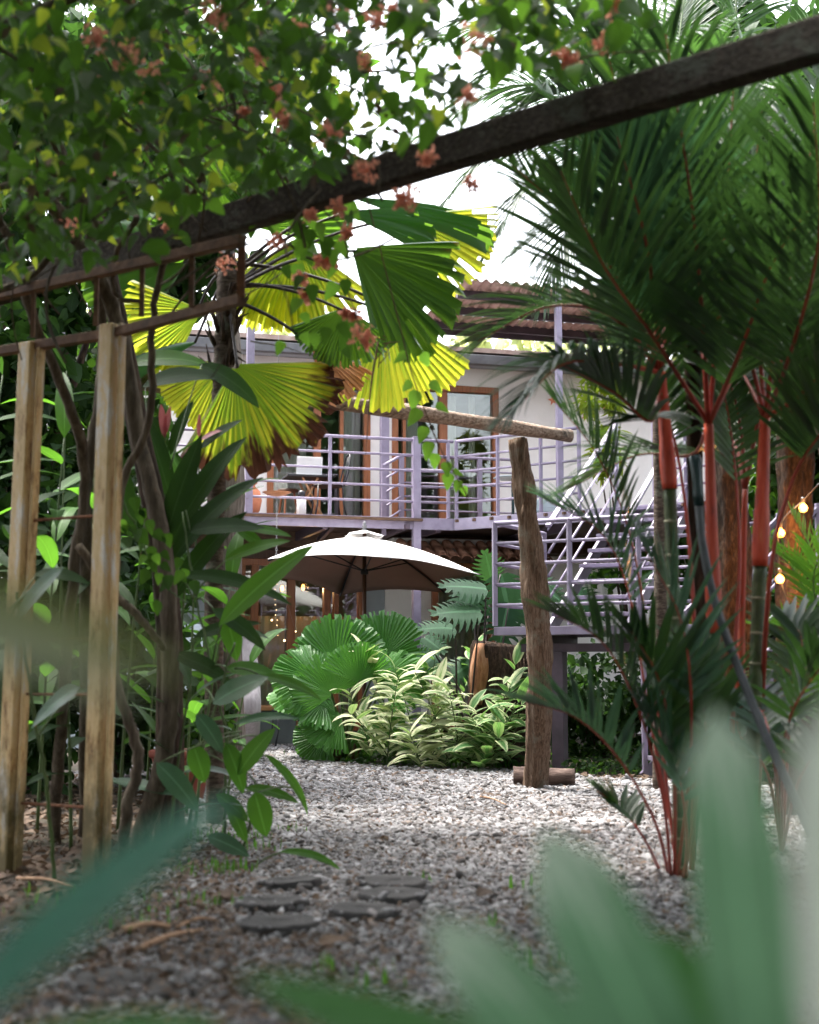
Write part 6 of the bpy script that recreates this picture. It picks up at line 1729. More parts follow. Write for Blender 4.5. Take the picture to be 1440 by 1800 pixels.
# the leaves that stand out, placed one by one
lp_b = G(400, 1495)
sh = thing('leafy_shoot', lp_b, 'bright long leaved shoots leaning over the gravel from the left, beside the palm trunk', 'plant')
stems(sh, [([lp_b, (395, 1400, 7.6), (400, 1300, 7.7), (372, 1180, 7.7), (345, 1050, 7.8), (320, 900, 7.9)], 0.010, 0.005),
           ([G(425, 1495), (445, 1430, 7.6), (455, 1390, 7.6), (430, 1350, 7.6)], 0.008, 0.004),
           ([G(330, 1480), (345, 1350, 7.5), (380, 1240, 7.4), (412, 1130, 7.3)], 0.009, 0.005),
           ([G(300, 1470), (300, 1200, 8.0), (310, 1000, 8.1), (300, 860, 8.2)], 0.012, 0.007)], 'stem_green')
for L_ in (
 ((385, 1100), (541, 948), 7.4, 46, 'l_ginger', 1, (372, 1180, 7.7)), ((312, 1012), (520, 1032), 7.8, 34, 'l_dark', 2, (345, 1050, 7.8)), ((395, 985), (505, 940), 7.9, 30, 'l_ginger', 1, (345, 1050, 7.8)),
 ((330, 935), (462, 915), 7.9, 42, 'l_dark', 1, (320, 900, 7.9)), ((430, 930), (512, 935), 8.0, 22, 'l_ginger', 1, (395, 930, 8.0)), ((415, 930), (470, 960), 8.0, 24, 'l_ginger', 1, (395, 930, 8.0)),
 ((372, 1070), (476, 1132), 7.6, 34, 'l_dark', 2, (345, 1050, 7.8)), ((395, 1075), (420, 1160), 7.6, 40, 'l_ginger', 1, (372, 1120, 7.7)), ((303, 1150), (415, 1190), 7.6, 36, 'l_dark', 2, (345, 1180, 7.6)),
 ((395, 1175), (500, 1182), 7.5, 36, 'l_ginger', 2, (372, 1180, 7.7)), ((374, 1237), (466, 1182), 7.2, 50, 'l_glossy', 1, (380, 1240, 7.4)), ((455, 1188), (572, 1216), 7.4, 22, 'l_ginger', 2, (412, 1180, 7.3)),
 ((412, 1273), (525, 1247), 7.4, 20, 'l_glossy', 2, (400, 1300, 7.7)), ((418, 1362), (477, 1277), 7.4, 40, 'l_ginger', 1, (400, 1350, 7.6)), ((397, 1305), (432, 1393), 7.4, 36, 'l_ginger', 1, (400, 1300, 7.7)),
 ((448, 1392), (468, 1470), 7.3, 44, 'l_ginger', 0, (455, 1390, 7.6)), ((465, 1325), (566, 1428), 7.5, 18, 'l_ginger', 3, (420, 1330, 7.6)), ((430, 1385), (530, 1400), 7.5, 22, 'l_ginger', 2, (430, 1350, 7.6)),
 ((492, 1497), (614, 1512), 6.9, 17, 'l_ginger', 3, (445, 1520, 7.2)), ((275, 1340), (352, 1420), 7.0, 44, 'l_glossy', 1, (345, 1350, 7.5)), ((345, 1255), (395, 1320), 7.3, 38, 'l_glossy', 1, (380, 1240, 7.4)),
 ((340, 1310), (362, 1375), 7.3, 40, 'l_ginger', 1, (345, 1300, 7.5)), ((380, 1395), (440, 1440), 7.5, 30, 'l_ginger', 1, (395, 1400, 7.6)), ((400, 1410), (436, 1480), 7.5, 26, 'l_ginger', 1, (425, 1400, 7.6)),
 ((365, 1470), (440, 1500), 7.3, 34, 'l_glossy', 1, (400, 1480, 7.6)), ((290, 950), (350, 760), 8.0, 44, 'l_dark', 1, (300, 950, 8.1)), ((300, 960), (415, 745), 8.1, 44, 'l_dark', 2, (300, 950, 8.1)),
 ((295, 1000), (440, 810), 8.0, 46, 'l_dark', 2, (300, 1000, 8.1)), ((300, 1060), (420, 880), 8.0, 40, 'l_dark', 2, (305, 1060, 8.1)), ((230, 950), (200, 760), 8.2, 40, 'l_dark', 1, (300, 1000, 8.1)),
 ((300, 880), (255, 720), 8.2, 40, 'l_dark', 1, (300, 900, 8.2)), ((340, 1120), (455, 1085), 7.9, 30, 'l_dark', 1, (340, 1150, 7.9)), ((230, 640), (370, 620), 8.6, 46, 'l_ginger', 2, (300, 860, 8.2)),
 ((250, 680), (385, 640), 8.4, 48, 'l_dark', 2, (300, 860, 8.2)), ((350, 640), (465, 700), 8.5, 44, 'l_dark', 2, (310, 800, 8.2))):
    base, tip, Y, w, mt, bd, stm = L_
    px_leaf(sh, base, tip, Y, w, mt, 'lance', bend=bd, stem=P(*stm) if stm else None, up=(rng.uniform(-0.2, 0.2), -0.75, 0.65))
fl_ = thing('front_leaf_plant', G(95, 1560), 'dark leaved plant whose two big leaves cross the front of the ochre posts', 'plant')
stems(fl_, [([G(95, 1560), (85, 1400, 6.5), (60, 1250, 6.4), (40, 1120, 6.3), (30, 1040, 6.3)], 0.010, 0.006)], 'stem_green')
px_leaf(fl_, (140, 1208), (46, 1272), 6.3, 46, 'l_glossy', 'broad', bend=1, stem=P(75, 1300, 6.4))
px_leaf(fl_, (112, 996), (14, 1088), 6.2, 44, 'l_glossy', 'lance', bend=1, stem=P(40, 1100, 6.3))
px_leaf(fl_, (60, 1010), (160, 1010), 6.4, 36, 'l_dark', 'lance', bend=2, stem=P(40, 1080, 6.3))
# climbing leaves on the dark stems
iv = thing('climber', P(250, 1000, 7.3), 'small leaved climber on the dark stems right of the ochre post', 'climber')
stems(iv, [([(205, 860, 7.3), (240, 930, 7.3), (270, 1000, 7.3), (300, 1040, 7.3), (330, 1060, 7.3)], 0.005, 0.003)], 'stem_green')
for k in range(34):
    t = rng.random(); b = P(215 + 100 * t + rng.uniform(-35, 35), 900 + 130 * t + rng.uniform(-35, 35), 7.2 + rng.uniform(-0.1, 0.1))
    add_leaf(rng.choice(vmf if rng.random() < 0.3 else vm), b, (rng.uniform(-.7, .9), rng.uniform(-.3, .3), -0.8), (rng.uniform(-.4, .4), -1, .5), iv, scale=rng.uniform(0.06, 0.10))
# pink tipped cordyline
cdp = thing('pink_cordyline', Vector((P(300, 1300, 8.3).x, 8.3, 0)), 'plant with narrow pink young leaves between the vine stem and the palm trunk', 'plant')
stems(cdp, [([WM[cdp].translation, (300, 1100, 8.3), (292, 850, 8.3), (290, 770, 8.3)], 0.012, 0.006), ([(300, 1000, 8.3), (335, 850, 8.3), (352, 775, 8.3)], 0.007, 0.004)], 'stem_green')
for b, tp_, w, mt in (((290, 770), (283, 708), 14, 'l_pink'), ((291, 765), (298, 712), 12, 'l_pink'), ((352, 775), (392, 750), 15, 'l_pink'), ((350, 770), (350, 725), 8, 'l_pink'), ((300, 800), (333, 700), 26, 'l_dark'), ((295, 800), (262, 720), 26, 'l_dark'), ((352, 790), (420, 730), 28, 'l_dark')):
    px_leaf(cdp, b, tp_, 8.3, w, mt, 'lance', bend=1)
# ------------------------------------------------------------------ trunks at the left
def trunk_thing(name, pts, r0, r1, mat, label, lump=0.1, seed=1, n=16, rings=40):
    w = [p if isinstance(p, Vector) else P(*p) for p in pts]
    mb = MB(); mb.tube(smooth_path(w, rings), [r0 + (r1 - r0) * (i / (rings - 1)) ** 0.8 for i in range(rings)], n, lump=lump, seed=seed)
    o = mb.build(name, M[mat], None, at=w[0], smooth=True); return tag(o, label, 'tree')
trunk_thing('leaning_tree', [Vector((P(300, 1400, 8.0).x, 8.0, -0.05)), (298, 1250, 8.0), (296, 1100, 8.0), (275, 920, 8.0), (240, 740, 8.0), (215, 600, 8.0), (190, 480, 8.0), (150, 300, 8.2)], 0.085, 0.05, 'bark_dark', 'thick dark leaning trunk between the right ochre post and the palm trunk', seed=21)
trunk_thing('grey_tree', [Vector((P(412, 1400, 12.5).x, 12.5, -0.05)), (405, 1200, 12.5), (402, 1050, 12.5), (408, 900, 12.5), (408, 700, 12.5), (400, 560, 12.6), (395, 400, 12.7)], 0.125, 0.09, 'bark_grey', 'grey rough barked trunk just right of the fan palm trunk', seed=22)
trunk_thing('pale_tree', [G(432, 1322), (436, 1260, 14.6), (438, 1200, 14.6), (430, 1120, 14.7)], 0.15, 0.10, 'pale_bark', 'pale lilac trunk foot at the left end of the far gravel', seed=23, lump=0.03)
pot_b = G(318, 1412)
t = thing('red_plant_pot', pot_b, 'large dark red plant pot behind the leaves at the foot of the palm trunk', 'pot')
mb = MB(); mb.lathe(pot_b, [(0.14, 0), (0.16, 0.02), (0.21, 0.30), (0.22, 0.33)], 24); mb.build('body', M['red_pot'], t, smooth=True)
mb = MB(); mb.lathe(pot_b + Vector((0, 0, 0.331)), [(0.225, 0), (0.24, 0.01), (0.24, 0.05), (0.225, 0.055)], 24); mb.build('rim', M['red_pot'], t, smooth=True)

# ------------------------------------------------------------------ bed in the middle: variegated ginger, shell ginger, monstera
VP = [  # px, ground py, height px, lean px, leaves, mat, label
 (700, 1330, 175, -60, 15, 'l_varieg', 'cream edged ginger stem arching highest to the left in front of the low fan palm'),
 (735, 1335, 150, -40, 14, 'l_varieg', 'cream edged ginger right of the low fan palm, second from the left'),
 (760, 1338, 130, 10, 14, 'l_varieg', 'cream edged ginger in the middle of the bed with scorched tips'),
 (790, 1340, 150, -60, 13, 'l_varieg', 'cream edged ginger leaning left in front of the tree stump'),
 (720, 1340, 100, 60, 12, 'l_varieg', 'low cream edged ginger at the front of the bed, spreading right'),
 (690, 1335, 80, -70, 10, 'l_varieg', 'low cream edged ginger spreading left over the gravel edge'),
 (775, 1342, 70, 60, 10, 'l_varieg', 'lowest cream edged ginger at the front right of the bed'),
 (745, 1330, 185, 20, 13, 'l_shell', 'upright green ginger stem before the monstera'),
 (800, 1325, 190, 30, 12, 'l_shell', 'upright green ginger just left of the tree stump'),
 (840, 1340, 150, 60, 13, 'l_shell', 'green ginger in front of the stump leaning right'),
 (860, 1345, 120, 50, 11, 'l_shell', 'green ginger closest to the leaning post'),
 (820, 1345, 90, 60, 10, 'l_shell', 'low green ginger at the gravel edge left of the leaning post'),
 (655, 1332, 110, -40, 12, 'l_varieg', 'cream edged ginger at the foot of the low fan palm, leftmost of its kind'),
 (740, 1344, 60, -20, 10, 'l_varieg', 'smallest cream edged ginger in the centre of the bed edge'),
 (810, 1342, 120, -20, 12, 'l_varieg', 'cream edged ginger at the left side of the stump base'),
 (845, 1346, 60, 30, 10, 'l_shell', 'smallest green ginger at the gravel edge before the stump'),
 (835, 1338, 95, -10, 13, 'l_shell', 'green ginger hiding the foot of the stump, just right of its torn face'),
 (870, 1342, 80, -30, 12, 'l_shell', 'low green ginger close in front of the right side of the stump'),
 (895, 1340, 110, 20, 11, 'l_shell', 'green ginger touching the foot of the leaning post'),
 (770, 1330, 160, -20, 14, 'l_shell', 'green ginger between the cream edged ones and the monstera stalks'),
 (680, 1338, 140, 20, 14, 'l_varieg', 'cream edged ginger rising between the stalks of the low fan palm'),
 (880, 1335, 175, 25, 11, 'l_shell', 'tall green ginger between the stump and the leaning post'),
]
for i, (px, py, hp_, lp_, n, mt, lab) in enumerate(VP):
    b = G(px, py + 12); k = b.y / F
    ginger(b, hp_ * k * (1.12 if mt == 'l_varieg' else 1.0), (lp_ * k, -0.15), int(n * 1.9), 0.31 if mt == 'l_varieg' else 0.32, lab, mat=mt, kind='lance', group='gingers in the middle bed', name='variegated_ginger' if mt == 'l_varieg' else 'shell_ginger',
           smat='stem_green', bias=(0.0, -0.35), start=0.12, wmul=1.6, stemr=0.008)
def monstera_geo(seed=0):
    r = random.Random(seed); V, UV, Fc = [], [], []
    nl = 8
    def w(t): return 0.50 * (math.sin(math.pi * min(1, 0.10 + t * 0.90) ** 0.75)) ** 0.8
    def pt(t, s, side, y_off=0):
        W = w(t) * s; y = t + 0.22 * s * s + y_off
        return (side * W, y - 0.12 * s, -0.28 * (W * 1.1) ** 2 * 2 - 0.10 * t * t + 0.03 * s)
    for side in (-1, 1):
        for j in range(nl):
            t0, t1 = j / nl, (j + 1) / nl; g = 0.22 / nl
            n0 = len(V)
            V += [pt(t0, 0, side), pt(t1, 0, side), pt(t0, .38, side), pt(t1, .38, side)]; UV += [(0.5, t0), (0.5, t1), (0.5 + side * .19, t0), (0.5 + side * .19, t1)]
            Fc.append((n0, n0 + 1, n0 + 3, n0 + 2))
            prev = (n0 + 2, n0 + 3)
            for q, gg in ((.62, g), (.84, g * 1.4), (1.0, g * 2.6)):
                m = len(V); V += [pt(t0 + gg, q, side), pt(t1 - gg, q, side)]; UV += [(0.5 + side * q / 2, t0), (0.5 + side * q / 2, t1)]
                Fc.append((prev[0], prev[1], m + 1, m)); prev = (m, m + 1)
    return V, Fc, UV
mm_ = [mesh_of('monstera_leaf', monstera_geo(i), M['l_monstera']) for i in range(3)]
mo = thing('monstera', Vector((P(835, 1300, 14.6).x, 14.6, 0)), 'large monstera with deeply split dark leaves between the umbrella and the landing', 'plant')
mb0 = WM[mo].translation
for i, (hx, hy, Y, tx, ty, nr) in enumerate(((855, 1035, 14.4, 760, 1022, (0.1, -0.5, 0.8)), (845, 1075, 14.2, 745, 1072, (0, -0.6, 0.8)), (880, 1010, 14.9, 905, 1120, (0, -1, 0.3)), (835, 1030, 14.8, 800, 1105, (-0.3, -1, 0.3)),
     (800, 1105, 14.6, 725, 1100, (0, -0.6, 0.8)), (745, 1120, 14.8, 790, 1150, (0.2, -0.8, 0.6)), (900, 1035, 15.2, 955, 1110, (0.3, -1, 0.3)), (865, 1020, 15.4, 850, 960, (0, -0.7, -0.4)), (770, 1150, 15.0, 720, 1185, (-0.2, -0.8, 0.5)),
     (895, 1060, 14.8, 875, 1150, (0, -1, 0.2)), (930, 1020, 15.6, 1000, 1060, (0.2, -0.9, 0.5)), (1010, 1040, 15.8, 1075, 1090, (0.2, -0.9, 0.5)), (830, 1165, 15.0, 775, 1200, (-0.2, -0.9, 0.4)))):
    h = P(hx, hy, Y); tp_ = P(tx, ty, Y - 0.15); d = tp_ - h; L = d.length / 1.15
    o = add_leaf(mm_[i % 3], h, d, nr, mo, scale=(L * 1.15, L, L))
    mb = MB(); a = mb0 + Vector((rng.uniform(-.15, .15), rng.uniform(-.1, .1), 0.1)); mb.tube(bez(a, (a + h) / 2 + Vector((0, 0, 0.25)), h, 12), [0.014 - 0.007 * k / 11 for k in range(12)], 7); mb.build('petiole', M['stem_purple'], o, at=h, smooth=True)
mb = MB(); mb.tube(smooth_path([mb0 - Vector((0, 0, 0.03)), mb0 + Vector((0.05, 0, 0.3)), mb0 + Vector((0, 0.05, 0.6))], 12), 0.04, 10, lump=0.15, seed=6); mb.build('stem', M['bark_dark'], mo, smooth=True)

# ------------------------------------------------------------------ trees, shrubs and hedges behind
def tree(name, base, h, blobs, count, leaf, mat, label, tr=0.16, bark='bark_dark', group=None, geos=None, limbs=6, cat='tree'):
    base = Vector(base); t = thing(name, base, label, cat, group)
    top = base + Vector((0, 0, h * 0.72)); mb = MB()
    mb.tube(smooth_path([base - Vector((0, 0, 0.1)), base + Vector((0.08 * h * rng.uniform(-.5, .5), 0, h * 0.35)), top], 16), [tr * (1 - 0.6 * i / 15) for i in range(16)], 10, lump=0.1, seed=int(base.x * 10) % 90)
    mb.build('trunk', M[bark], t, smooth=True)
    for k in range(limbs):
        b = rng.choice(blobs); a = base + Vector((0, 0, h * rng.uniform(0.25, 0.65))); e = Vector(b[0]) + Vector((rng.uniform(-.4, .4) * b[1][0], rng.uniform(-.4, .4) * b[1][1], rng.uniform(-.3, .4) * b[1][2]))
        mb = MB(); mb.tube(bez(a, (a + e) / 2 + Vector((0, 0, h * 0.05)), e, 9), [tr * 0.45 * (1 - 0.85 * i / 8) for i in range(9)], 7); mb.build('limb', M[bark], t, smooth=True)
    crown('crown', blobs, count, leaf, M[mat], t, geos or G_OV)
    return t
def pxb(px, py, Y, rx, rz, ry=None):
    c = P(px, py, Y); k = Y / F; return (tuple(c), (rx * k, ry or rx * k * 0.8, rz * k))
# left: dark mass behind the gate
tree('shade_tree', (P(60, 900, 12).x, 12.0, 0), 6.5, [pxb(60, 300, 12, 230, 200), pxb(230, 430, 12.5, 190, 150), pxb(-60, 560, 11.5, 200, 200), pxb(200, 160, 12, 230, 160), pxb(380, 250, 13, 130, 140)], 5200, 0.20, 'l_dark', 'dark leafy tree behind the vine at the upper left', 0.14)
tree('shade_tree', (P(-100, 900, 15).x, 15.0, 0), 8.5, [pxb(0, 120, 15, 260, 180), pxb(300, 90, 15.5, 250, 150), pxb(480, 150, 15, 130, 110), pxb(560, 40, 16, 110, 80)], 3400, 0.22, 'l_vine', 'taller green tree behind, filling the gaps of the vine at the top left', 0.2)
for i, (px, py, Y, rx, rz, n, mt, lab) in enumerate((
    (60, 1050, 11.5, 180, 330, 4200, 'l_dark', 'dark dense shrub behind the left ochre post'), (210, 1080, 12.5, 120, 260, 3000, 'l_dark', 'dark dense shrub behind the right ochre post'),
    (-20, 760, 12.2, 170, 200, 3000, 'l_dark', 'high dark shrub at the far left behind the gate'), (190, 760, 13.5, 110, 160, 2200, 'l_vine', 'green shrub between the gate posts and the balcony'),
    (330, 1230, 12.0, 70, 90, 900, 'l_vine', 'round green bush behind the red plant pot'))):
    b = Vector((P(px, 1200, Y).x, Y, 0)); t = thing('shrub', b, lab, 'shrub')
    c = P(px, py, Y); k = Y / F
    crown('foliage', [((c.x, c.y, c.z), (rx * k, 0.9, rz * k))], n, 0.15, M[mt], t, G_OV, shell=0.2)
    for q in range(5):
        mb = MB(); e = c + Vector((rng.uniform(-.5, .5) * rx * k, 0, rng.uniform(0, .7) * rz * k)); mb.tube(bez(b, (b + e) / 2, e, 7), [0.03 - 0.003 * j for j in range(7)], 6); mb.build('stem', M['bark_dark'], t, smooth=True)
# behind the house
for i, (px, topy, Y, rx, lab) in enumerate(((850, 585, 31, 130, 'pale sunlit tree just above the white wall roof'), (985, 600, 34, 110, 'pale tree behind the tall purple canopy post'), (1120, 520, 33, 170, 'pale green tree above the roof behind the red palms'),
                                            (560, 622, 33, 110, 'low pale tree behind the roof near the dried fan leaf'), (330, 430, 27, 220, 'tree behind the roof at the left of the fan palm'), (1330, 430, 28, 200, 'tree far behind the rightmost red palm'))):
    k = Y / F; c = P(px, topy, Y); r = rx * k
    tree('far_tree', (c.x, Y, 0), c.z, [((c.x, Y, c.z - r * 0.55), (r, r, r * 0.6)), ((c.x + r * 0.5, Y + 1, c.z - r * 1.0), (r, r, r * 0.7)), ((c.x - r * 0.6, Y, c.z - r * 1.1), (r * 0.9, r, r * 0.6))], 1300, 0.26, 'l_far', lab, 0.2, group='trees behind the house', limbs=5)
# right: behind the red palms
tree('shade_tree', (P(1480, 900, 13).x, 13.0, 0), 8, [pxb(1400, 220, 13, 190, 180), pxb(1250, 120, 14, 170, 130), pxb(1480, 480, 12.5, 160, 170), pxb(1330, 560, 14, 110, 90)], 6500, 0.22, 'l_dark', 'dark tree behind the red palms at the upper right', 0.18)
tree('lime_tree', (P(1075, 1200, 19.2).x, 17.6, 0), 3.6, [pxb(1050, 690, 17.8, 50, 40), pxb(1075, 790, 17.8, 45, 40)], 900, 0.17, 'l_lime', 'yellow green leafed small tree against the white wall behind the palms', 0.05, geos=G_LA, limbs=3)
for i, (px, py, Y, rx, rz, n, mt, sz, lab) in enumerate((
    (1060, 1240, 16.2, 150, 90, 2600, 'l_dark', .12, 'dark shrub in the shade under the stair landing'), (1240, 1200, 15.6, 130, 130, 2600, 'l_dark', .14, 'dark shrub behind the lower steps'),
    (1180, 1000, 17.2, 120, 80, 1400, 'l_vine', .14, 'green bush seen through the landing rails'), (1380, 1100, 13.4, 110, 200, 3400, 'l_dark', .16, 'tall dark shrub right of the lower steps'),
    (1430, 800, 14.6, 120, 200, 3200, 'l_vine', .18, 'tall green shrub at the right edge behind the lit trunk'), (1190, 1080, 16.8, 70, 50, 500, 'l_lime', .14, 'yellowing bush behind the landing rails'))):
    b = Vector((P(px, 1200, Y).x, Y, 0)); t = thing('shrub', b, lab, 'shrub')
    c = P(px, py, Y); k = Y / F
    crown('foliage', [((c.x, c.y, max(c.z, rz * k * 0.8)), (rx * k, 0.8, rz * k))], n, sz, M[mt], t, G_LA if i % 2 else G_OV, shell=0.2)
    for q in range(4):
        mb = MB(); e = c + Vector((rng.uniform(-.5, .5) * rx * k, 0, rng.uniform(0, .5) * rz * k)); mb.tube(bez(b, (b + e) / 2, e, 7), [0.022 - 0.002 * j for j in range(7)], 6); mb.build('stem', M['bark_dark'], t, smooth=True)
# hedges closing the garden; those beside and behind the camera added to block light
def hedge(a, b, h, n, lab):
    a, b = Vector(a), Vector(b); t = thing('hedge', (a + b) / 2, lab, 'hedge'); m = int((b - a).length / 1.0)
    blobs = [((a.lerp(b, (i + .5) / m).x, a.lerp(b, (i + .5) / m).y, h * 0.5 + rng.uniform(-.2, .3)), (0.9, 0.9, h * 0.55 * rng.uniform(.8, 1.15))) for i in range(m)]
    crown('foliage', blobs, n, 0.20, M['l_dark'], t, G_OV, shell=0.1); return t
hedge((-6.5, 9, 0), (-7.5, 20, 0), 3.4, 7000, 'dark hedge closing the garden at the far left')
hedge((-7.0, -9, 0), (-6.5, 9, 0), 5.0, 9000, 'unseen tall dark hedge left of the path, added to shade the foreground')
hedge((6.2, -9, 0), (5.6, 9, 0), 5.0, 9000, 'unseen tall dark hedge right of the path, added to shade the foreground')
hedge((-7, -9, 0), (6.2, -9, 0), 5.5, 8000, 'unseen tall dark hedge behind the camera, added to block low sky light')
hedge((5.6, 9, 0), (7.0, 22, 0), 4.0, 8000, 'dark hedge closing the garden at the far right')

# rough trunks at the right with a string of lamps
lt = trunk_thing('lamp_tree', [Vector((P(1402, 1300, 9.6).x, 9.6, -0.05)), (1402, 1150, 9.6), (1398, 1000, 9.6), (1396, 860, 9.6), (1392, 720, 9.6), (1385, 520, 9.6), (1380, 330, 9.7)], 0.14, 0.10, 'bark_rough', 'rough dark trunk at the right edge lit orange by small lamps', lump=0.22, seed=31, n=24, rings=60)
trunk_thing('rough_tree', [Vector((P(1290, 1300, 9.9).x, 9.9, -0.05)), (1290, 1150, 9.9), (1288, 1000, 9.9), (1283, 860, 9.9), (1278, 700, 9.9), (1270, 500, 10)], 0.16, 0.11, 'bark_rough', 'rough dark trunk behind the second and third red palms', lump=0.2, seed=32, n=24, rings=60)
sl = thing('lamp_string', P(1405, 880, 9.35), 'string of warm round lamps wound down the rough trunk at the right', 'string lights')
lps = [(1412, 893, 9.36), (1372, 937, 9.38), (1371, 1018, 9.38), (1389, 1107, 9.36)]
wp = [P(1440, 850, 9.3)] + [P(*q) + Vector((0, 0, 0.05)) for q in lps] + [P(1378, 1180, 9.36)]
mb = MB(); mb.tube(smooth_path(wp, 40), 0.005, 6); mb.build('wire', M['black'], sl, smooth=True)
for q in lps:
    c = P(*q); mb = MB()
    mb.lathe(c, [(0.003, -0.030), (0.021, -0.024), (0.031, -0.003), (0.026, 0.014), (0.012, 0.028), (0.010, 0.034)], 14); b = mb.build('bulb', M['bulb'], sl, at=c, smooth=True)
    mb = MB(); mb.lathe(c + Vector((0, 0, 0.035)), [(0.015, 0), (0.016, 0.03), (0.008, 0.038)], 10); mb.build('socket', M['black'], b, at=c)
    l = bpy.data.lights.new('bulb_light', 'POINT'); l.energy = 1.7; l.color = (1, 0.42, 0.12); l.shadow_soft_size = 0.03
    lo = bpy.data.objects.new('bulb_light', l); COL.objects.link(lo); lo.location = c + Vector((0.0, -0.045, 0))
# fairy lights before the ground floor doors
fy = thing('fairy_lights', P(487, 990, 17.2), 'thin string of tiny warm lights hanging before the ground floor doors', 'string lights')
mb = MB(); mb.tube([P(487, 984, 17.2), P(486, 1060, 17.2), P(485, 1130, 17.2)], 0.0015, 4); mb.build('wire', M['steel'], fy)
for k, (px, py, r_) in enumerate([(478, 1090, .012), (500, 1126, .014), (520, 1110, .008)] + [(486 + rng.uniform(-3, 3), 1000 + 9 * j, .004) for j in range(14)]):
    c = P(px, py, 17.2); mb = MB(); mb.lathe(c, [(0.001, -r_), (r_ * .8, -r_ * .5), (r_, 0), (r_ * .8, r_ * .5), (0.001, r_)], 8); mb.build('bulb', M['fairy'], fy, at=c, smooth=True)
mb = MB(); mb.tube([P(500, 1126, 17.2), P(505, 1060, 17.25), P(520, 1110, 17.2), P(520, 1040, 17.25)], 0.0015, 4); mb.build('wire', M['steel'], fy)

# spiky palm plant at the right edge
rp_ = thing('feathery_palm', Vector((P(1450, 1300, 8.0).x, 8.0, 0)), 'yellow green feathery palm at the right edge under the lamps', 'palm')
for i, pts in enumerate(([(1440, 1120, 8.0), (1400, 1010, 8.0), (1350, 960, 8.0)], [(1450, 1150, 7.9), (1430, 1020, 7.8), (1460, 940, 7.7)], [(1430, 1200, 8.0), (1390, 1110, 8.0), (1330, 1100, 8.0)],
                         [(1440, 1180, 8.0), (1400, 1150, 7.8), (1340, 1190, 7.7)], [(1460, 1180, 7.8), (1500, 1060, 7.7), (1560, 1010, 7.6)], [(1435, 1230, 7.9), (1400, 1210, 7.7), (1360, 1270, 7.6)], [(1450, 1100, 8.3), (1440, 1000, 8.5), (1390, 900, 8.6)],
                         [(1440, 1250, 7.7), (1400, 1260, 7.5), (1370, 1330, 7.4)])):
    frond(rp_, [WM[rp_].translation + Vector((0, 0, 0.25))] + [P(*q) for q in pts], 0.30, 26, 900 + i, 'l_ginger', smat='stem_green', stalk=0.3, rr0=0.009, wl=0.022, droop=0.3, ang0=65, ang1=35)
mb = MB(); c = WM[rp_].translation; mb.tube([c - Vector((0, 0, 0.03)), c + Vector((0, 0, 0.28))], [0.07, 0.05], 12, lump=0.1); mb.build('trunk', M['bark_dark'], rp_, smooth=True)

# ------------------------------------------------------------------ ground cover and litter
def on_ground(n, region, acc=None):
    x0, x1, y0, y1 = region; x = nrg.uniform(x0, x1, n); y = nrg.uniform(y0, y1, n)
    if acc is not None:
        k = acc(x, y); x, y = x[k], y[k]
    return x, y
def litter(name, n, region, acc, geos, size, mat, z=0.02, tilt=0.35):
    x, y = on_ground(n, region, acc); m = len(x); a = nrg.uniform(0, 6.28, m)
    scatter(name, geos, np.stack([x, y, z + nrg.uniform(0, 0.012, m)], 1), np.stack([np.cos(a), np.sin(a), nrg.normal(0, tilt * .6, m)], 1), np.stack([nrg.normal(0, tilt, m), nrg.normal(0, tilt, m), np.ones(m)], 1), nrg.uniform(.6, 1.4, m) * size, M[mat])
notg = lambda x, y: ~in_poly(x, y, GRAVEL)
litter('leaf_litter', 26000, (-4.5, 4.0, 2.5, 13), notg, G_OV + G_LA, 0.075, 'l_litter')
edge_l = lambda x, y: in_poly(x, y, GRAVEL) & ((x < -0.45 - (y - 5) * 0.25 + nrg.normal(0, 0.25, len(x))) | (nrg.random(len(x)) < 0.05) | (y < 5.6 + nrg.normal(0, .4, len(x))) & (nrg.random(len(x)) < 0.24))
litter('fallen_leaves', 26000, (-2.0, 1.8, 2.8, 8.2), edge_l, G_LA + G_OV, 0.040, 'l_litter', z=0.036)
litter('fallen_bits', 5200, (-2.5, 3.4, 5.0, 15), lambda x, y: in_poly(x, y, GRAVEL), G_LA, 0.045, 'l_litter', z=0.034)
def tufts(name, spots, size, mat, per=16):
    pos, d, u_ = [], [], []
    for (x, y, r, m) in spots:
        for _ in range(int(m * per)):
            a = rng.uniform(0, 6.28); q = r * math.sqrt(rng.random()); pos.append((x + q * math.cos(a), y + q * math.sin(a), 0.01)); b = rng.uniform(0, 6.28)
            d.append((math.cos(b) * .5, math.sin(b) * .5, 1)); u_.append((math.cos(b), math.sin(b), .3))
    scatter(name, G_BL + G_LA[:1], pos, d, u_, nrg.uniform(.5, 1.3, len(pos)) * size, M[mat])
sp_ = [(*G(px, py).xy, r, m) for px, py, r, m in ((505, 1300, .35, 18), (545, 1305, .3, 14), (600, 1325, .3, 8), (560, 1330, .4, 8), (1060, 1360, .5, 10), (1120, 1345, .6, 10), (1010, 1345, .5, 8), (1180, 1350, .5, 8), (850, 1352, .5, 6),
                                              (400, 1480, .25, 8), (380, 1540, .2, 10), (350, 1600, .2, 5), (450, 1500, .15, 4), (250, 1640, .2, 3), (740, 1560, .08, 1.2), (930, 1570, .1, 1.5), (870, 1640, .06, 1.5), (520, 1465, .12, 1.5), (640, 1730, .2, 3), (900, 1700, .2, 3), (150, 1600, .4, 6))]
tufts('grass_tufts', sp_, 0.065, 'l_ginger', per=9)
xs, ys = on_ground(2600, (-0.2, 4.5, 13.0, 17.5), notg)
n_ = 5200; xs, ys = on_ground(n_ * 2, (-0.9, 4.8, 12.6, 17.8), notg); k_ = len(xs); pt_ = nrg.uniform(0, 1, k_)
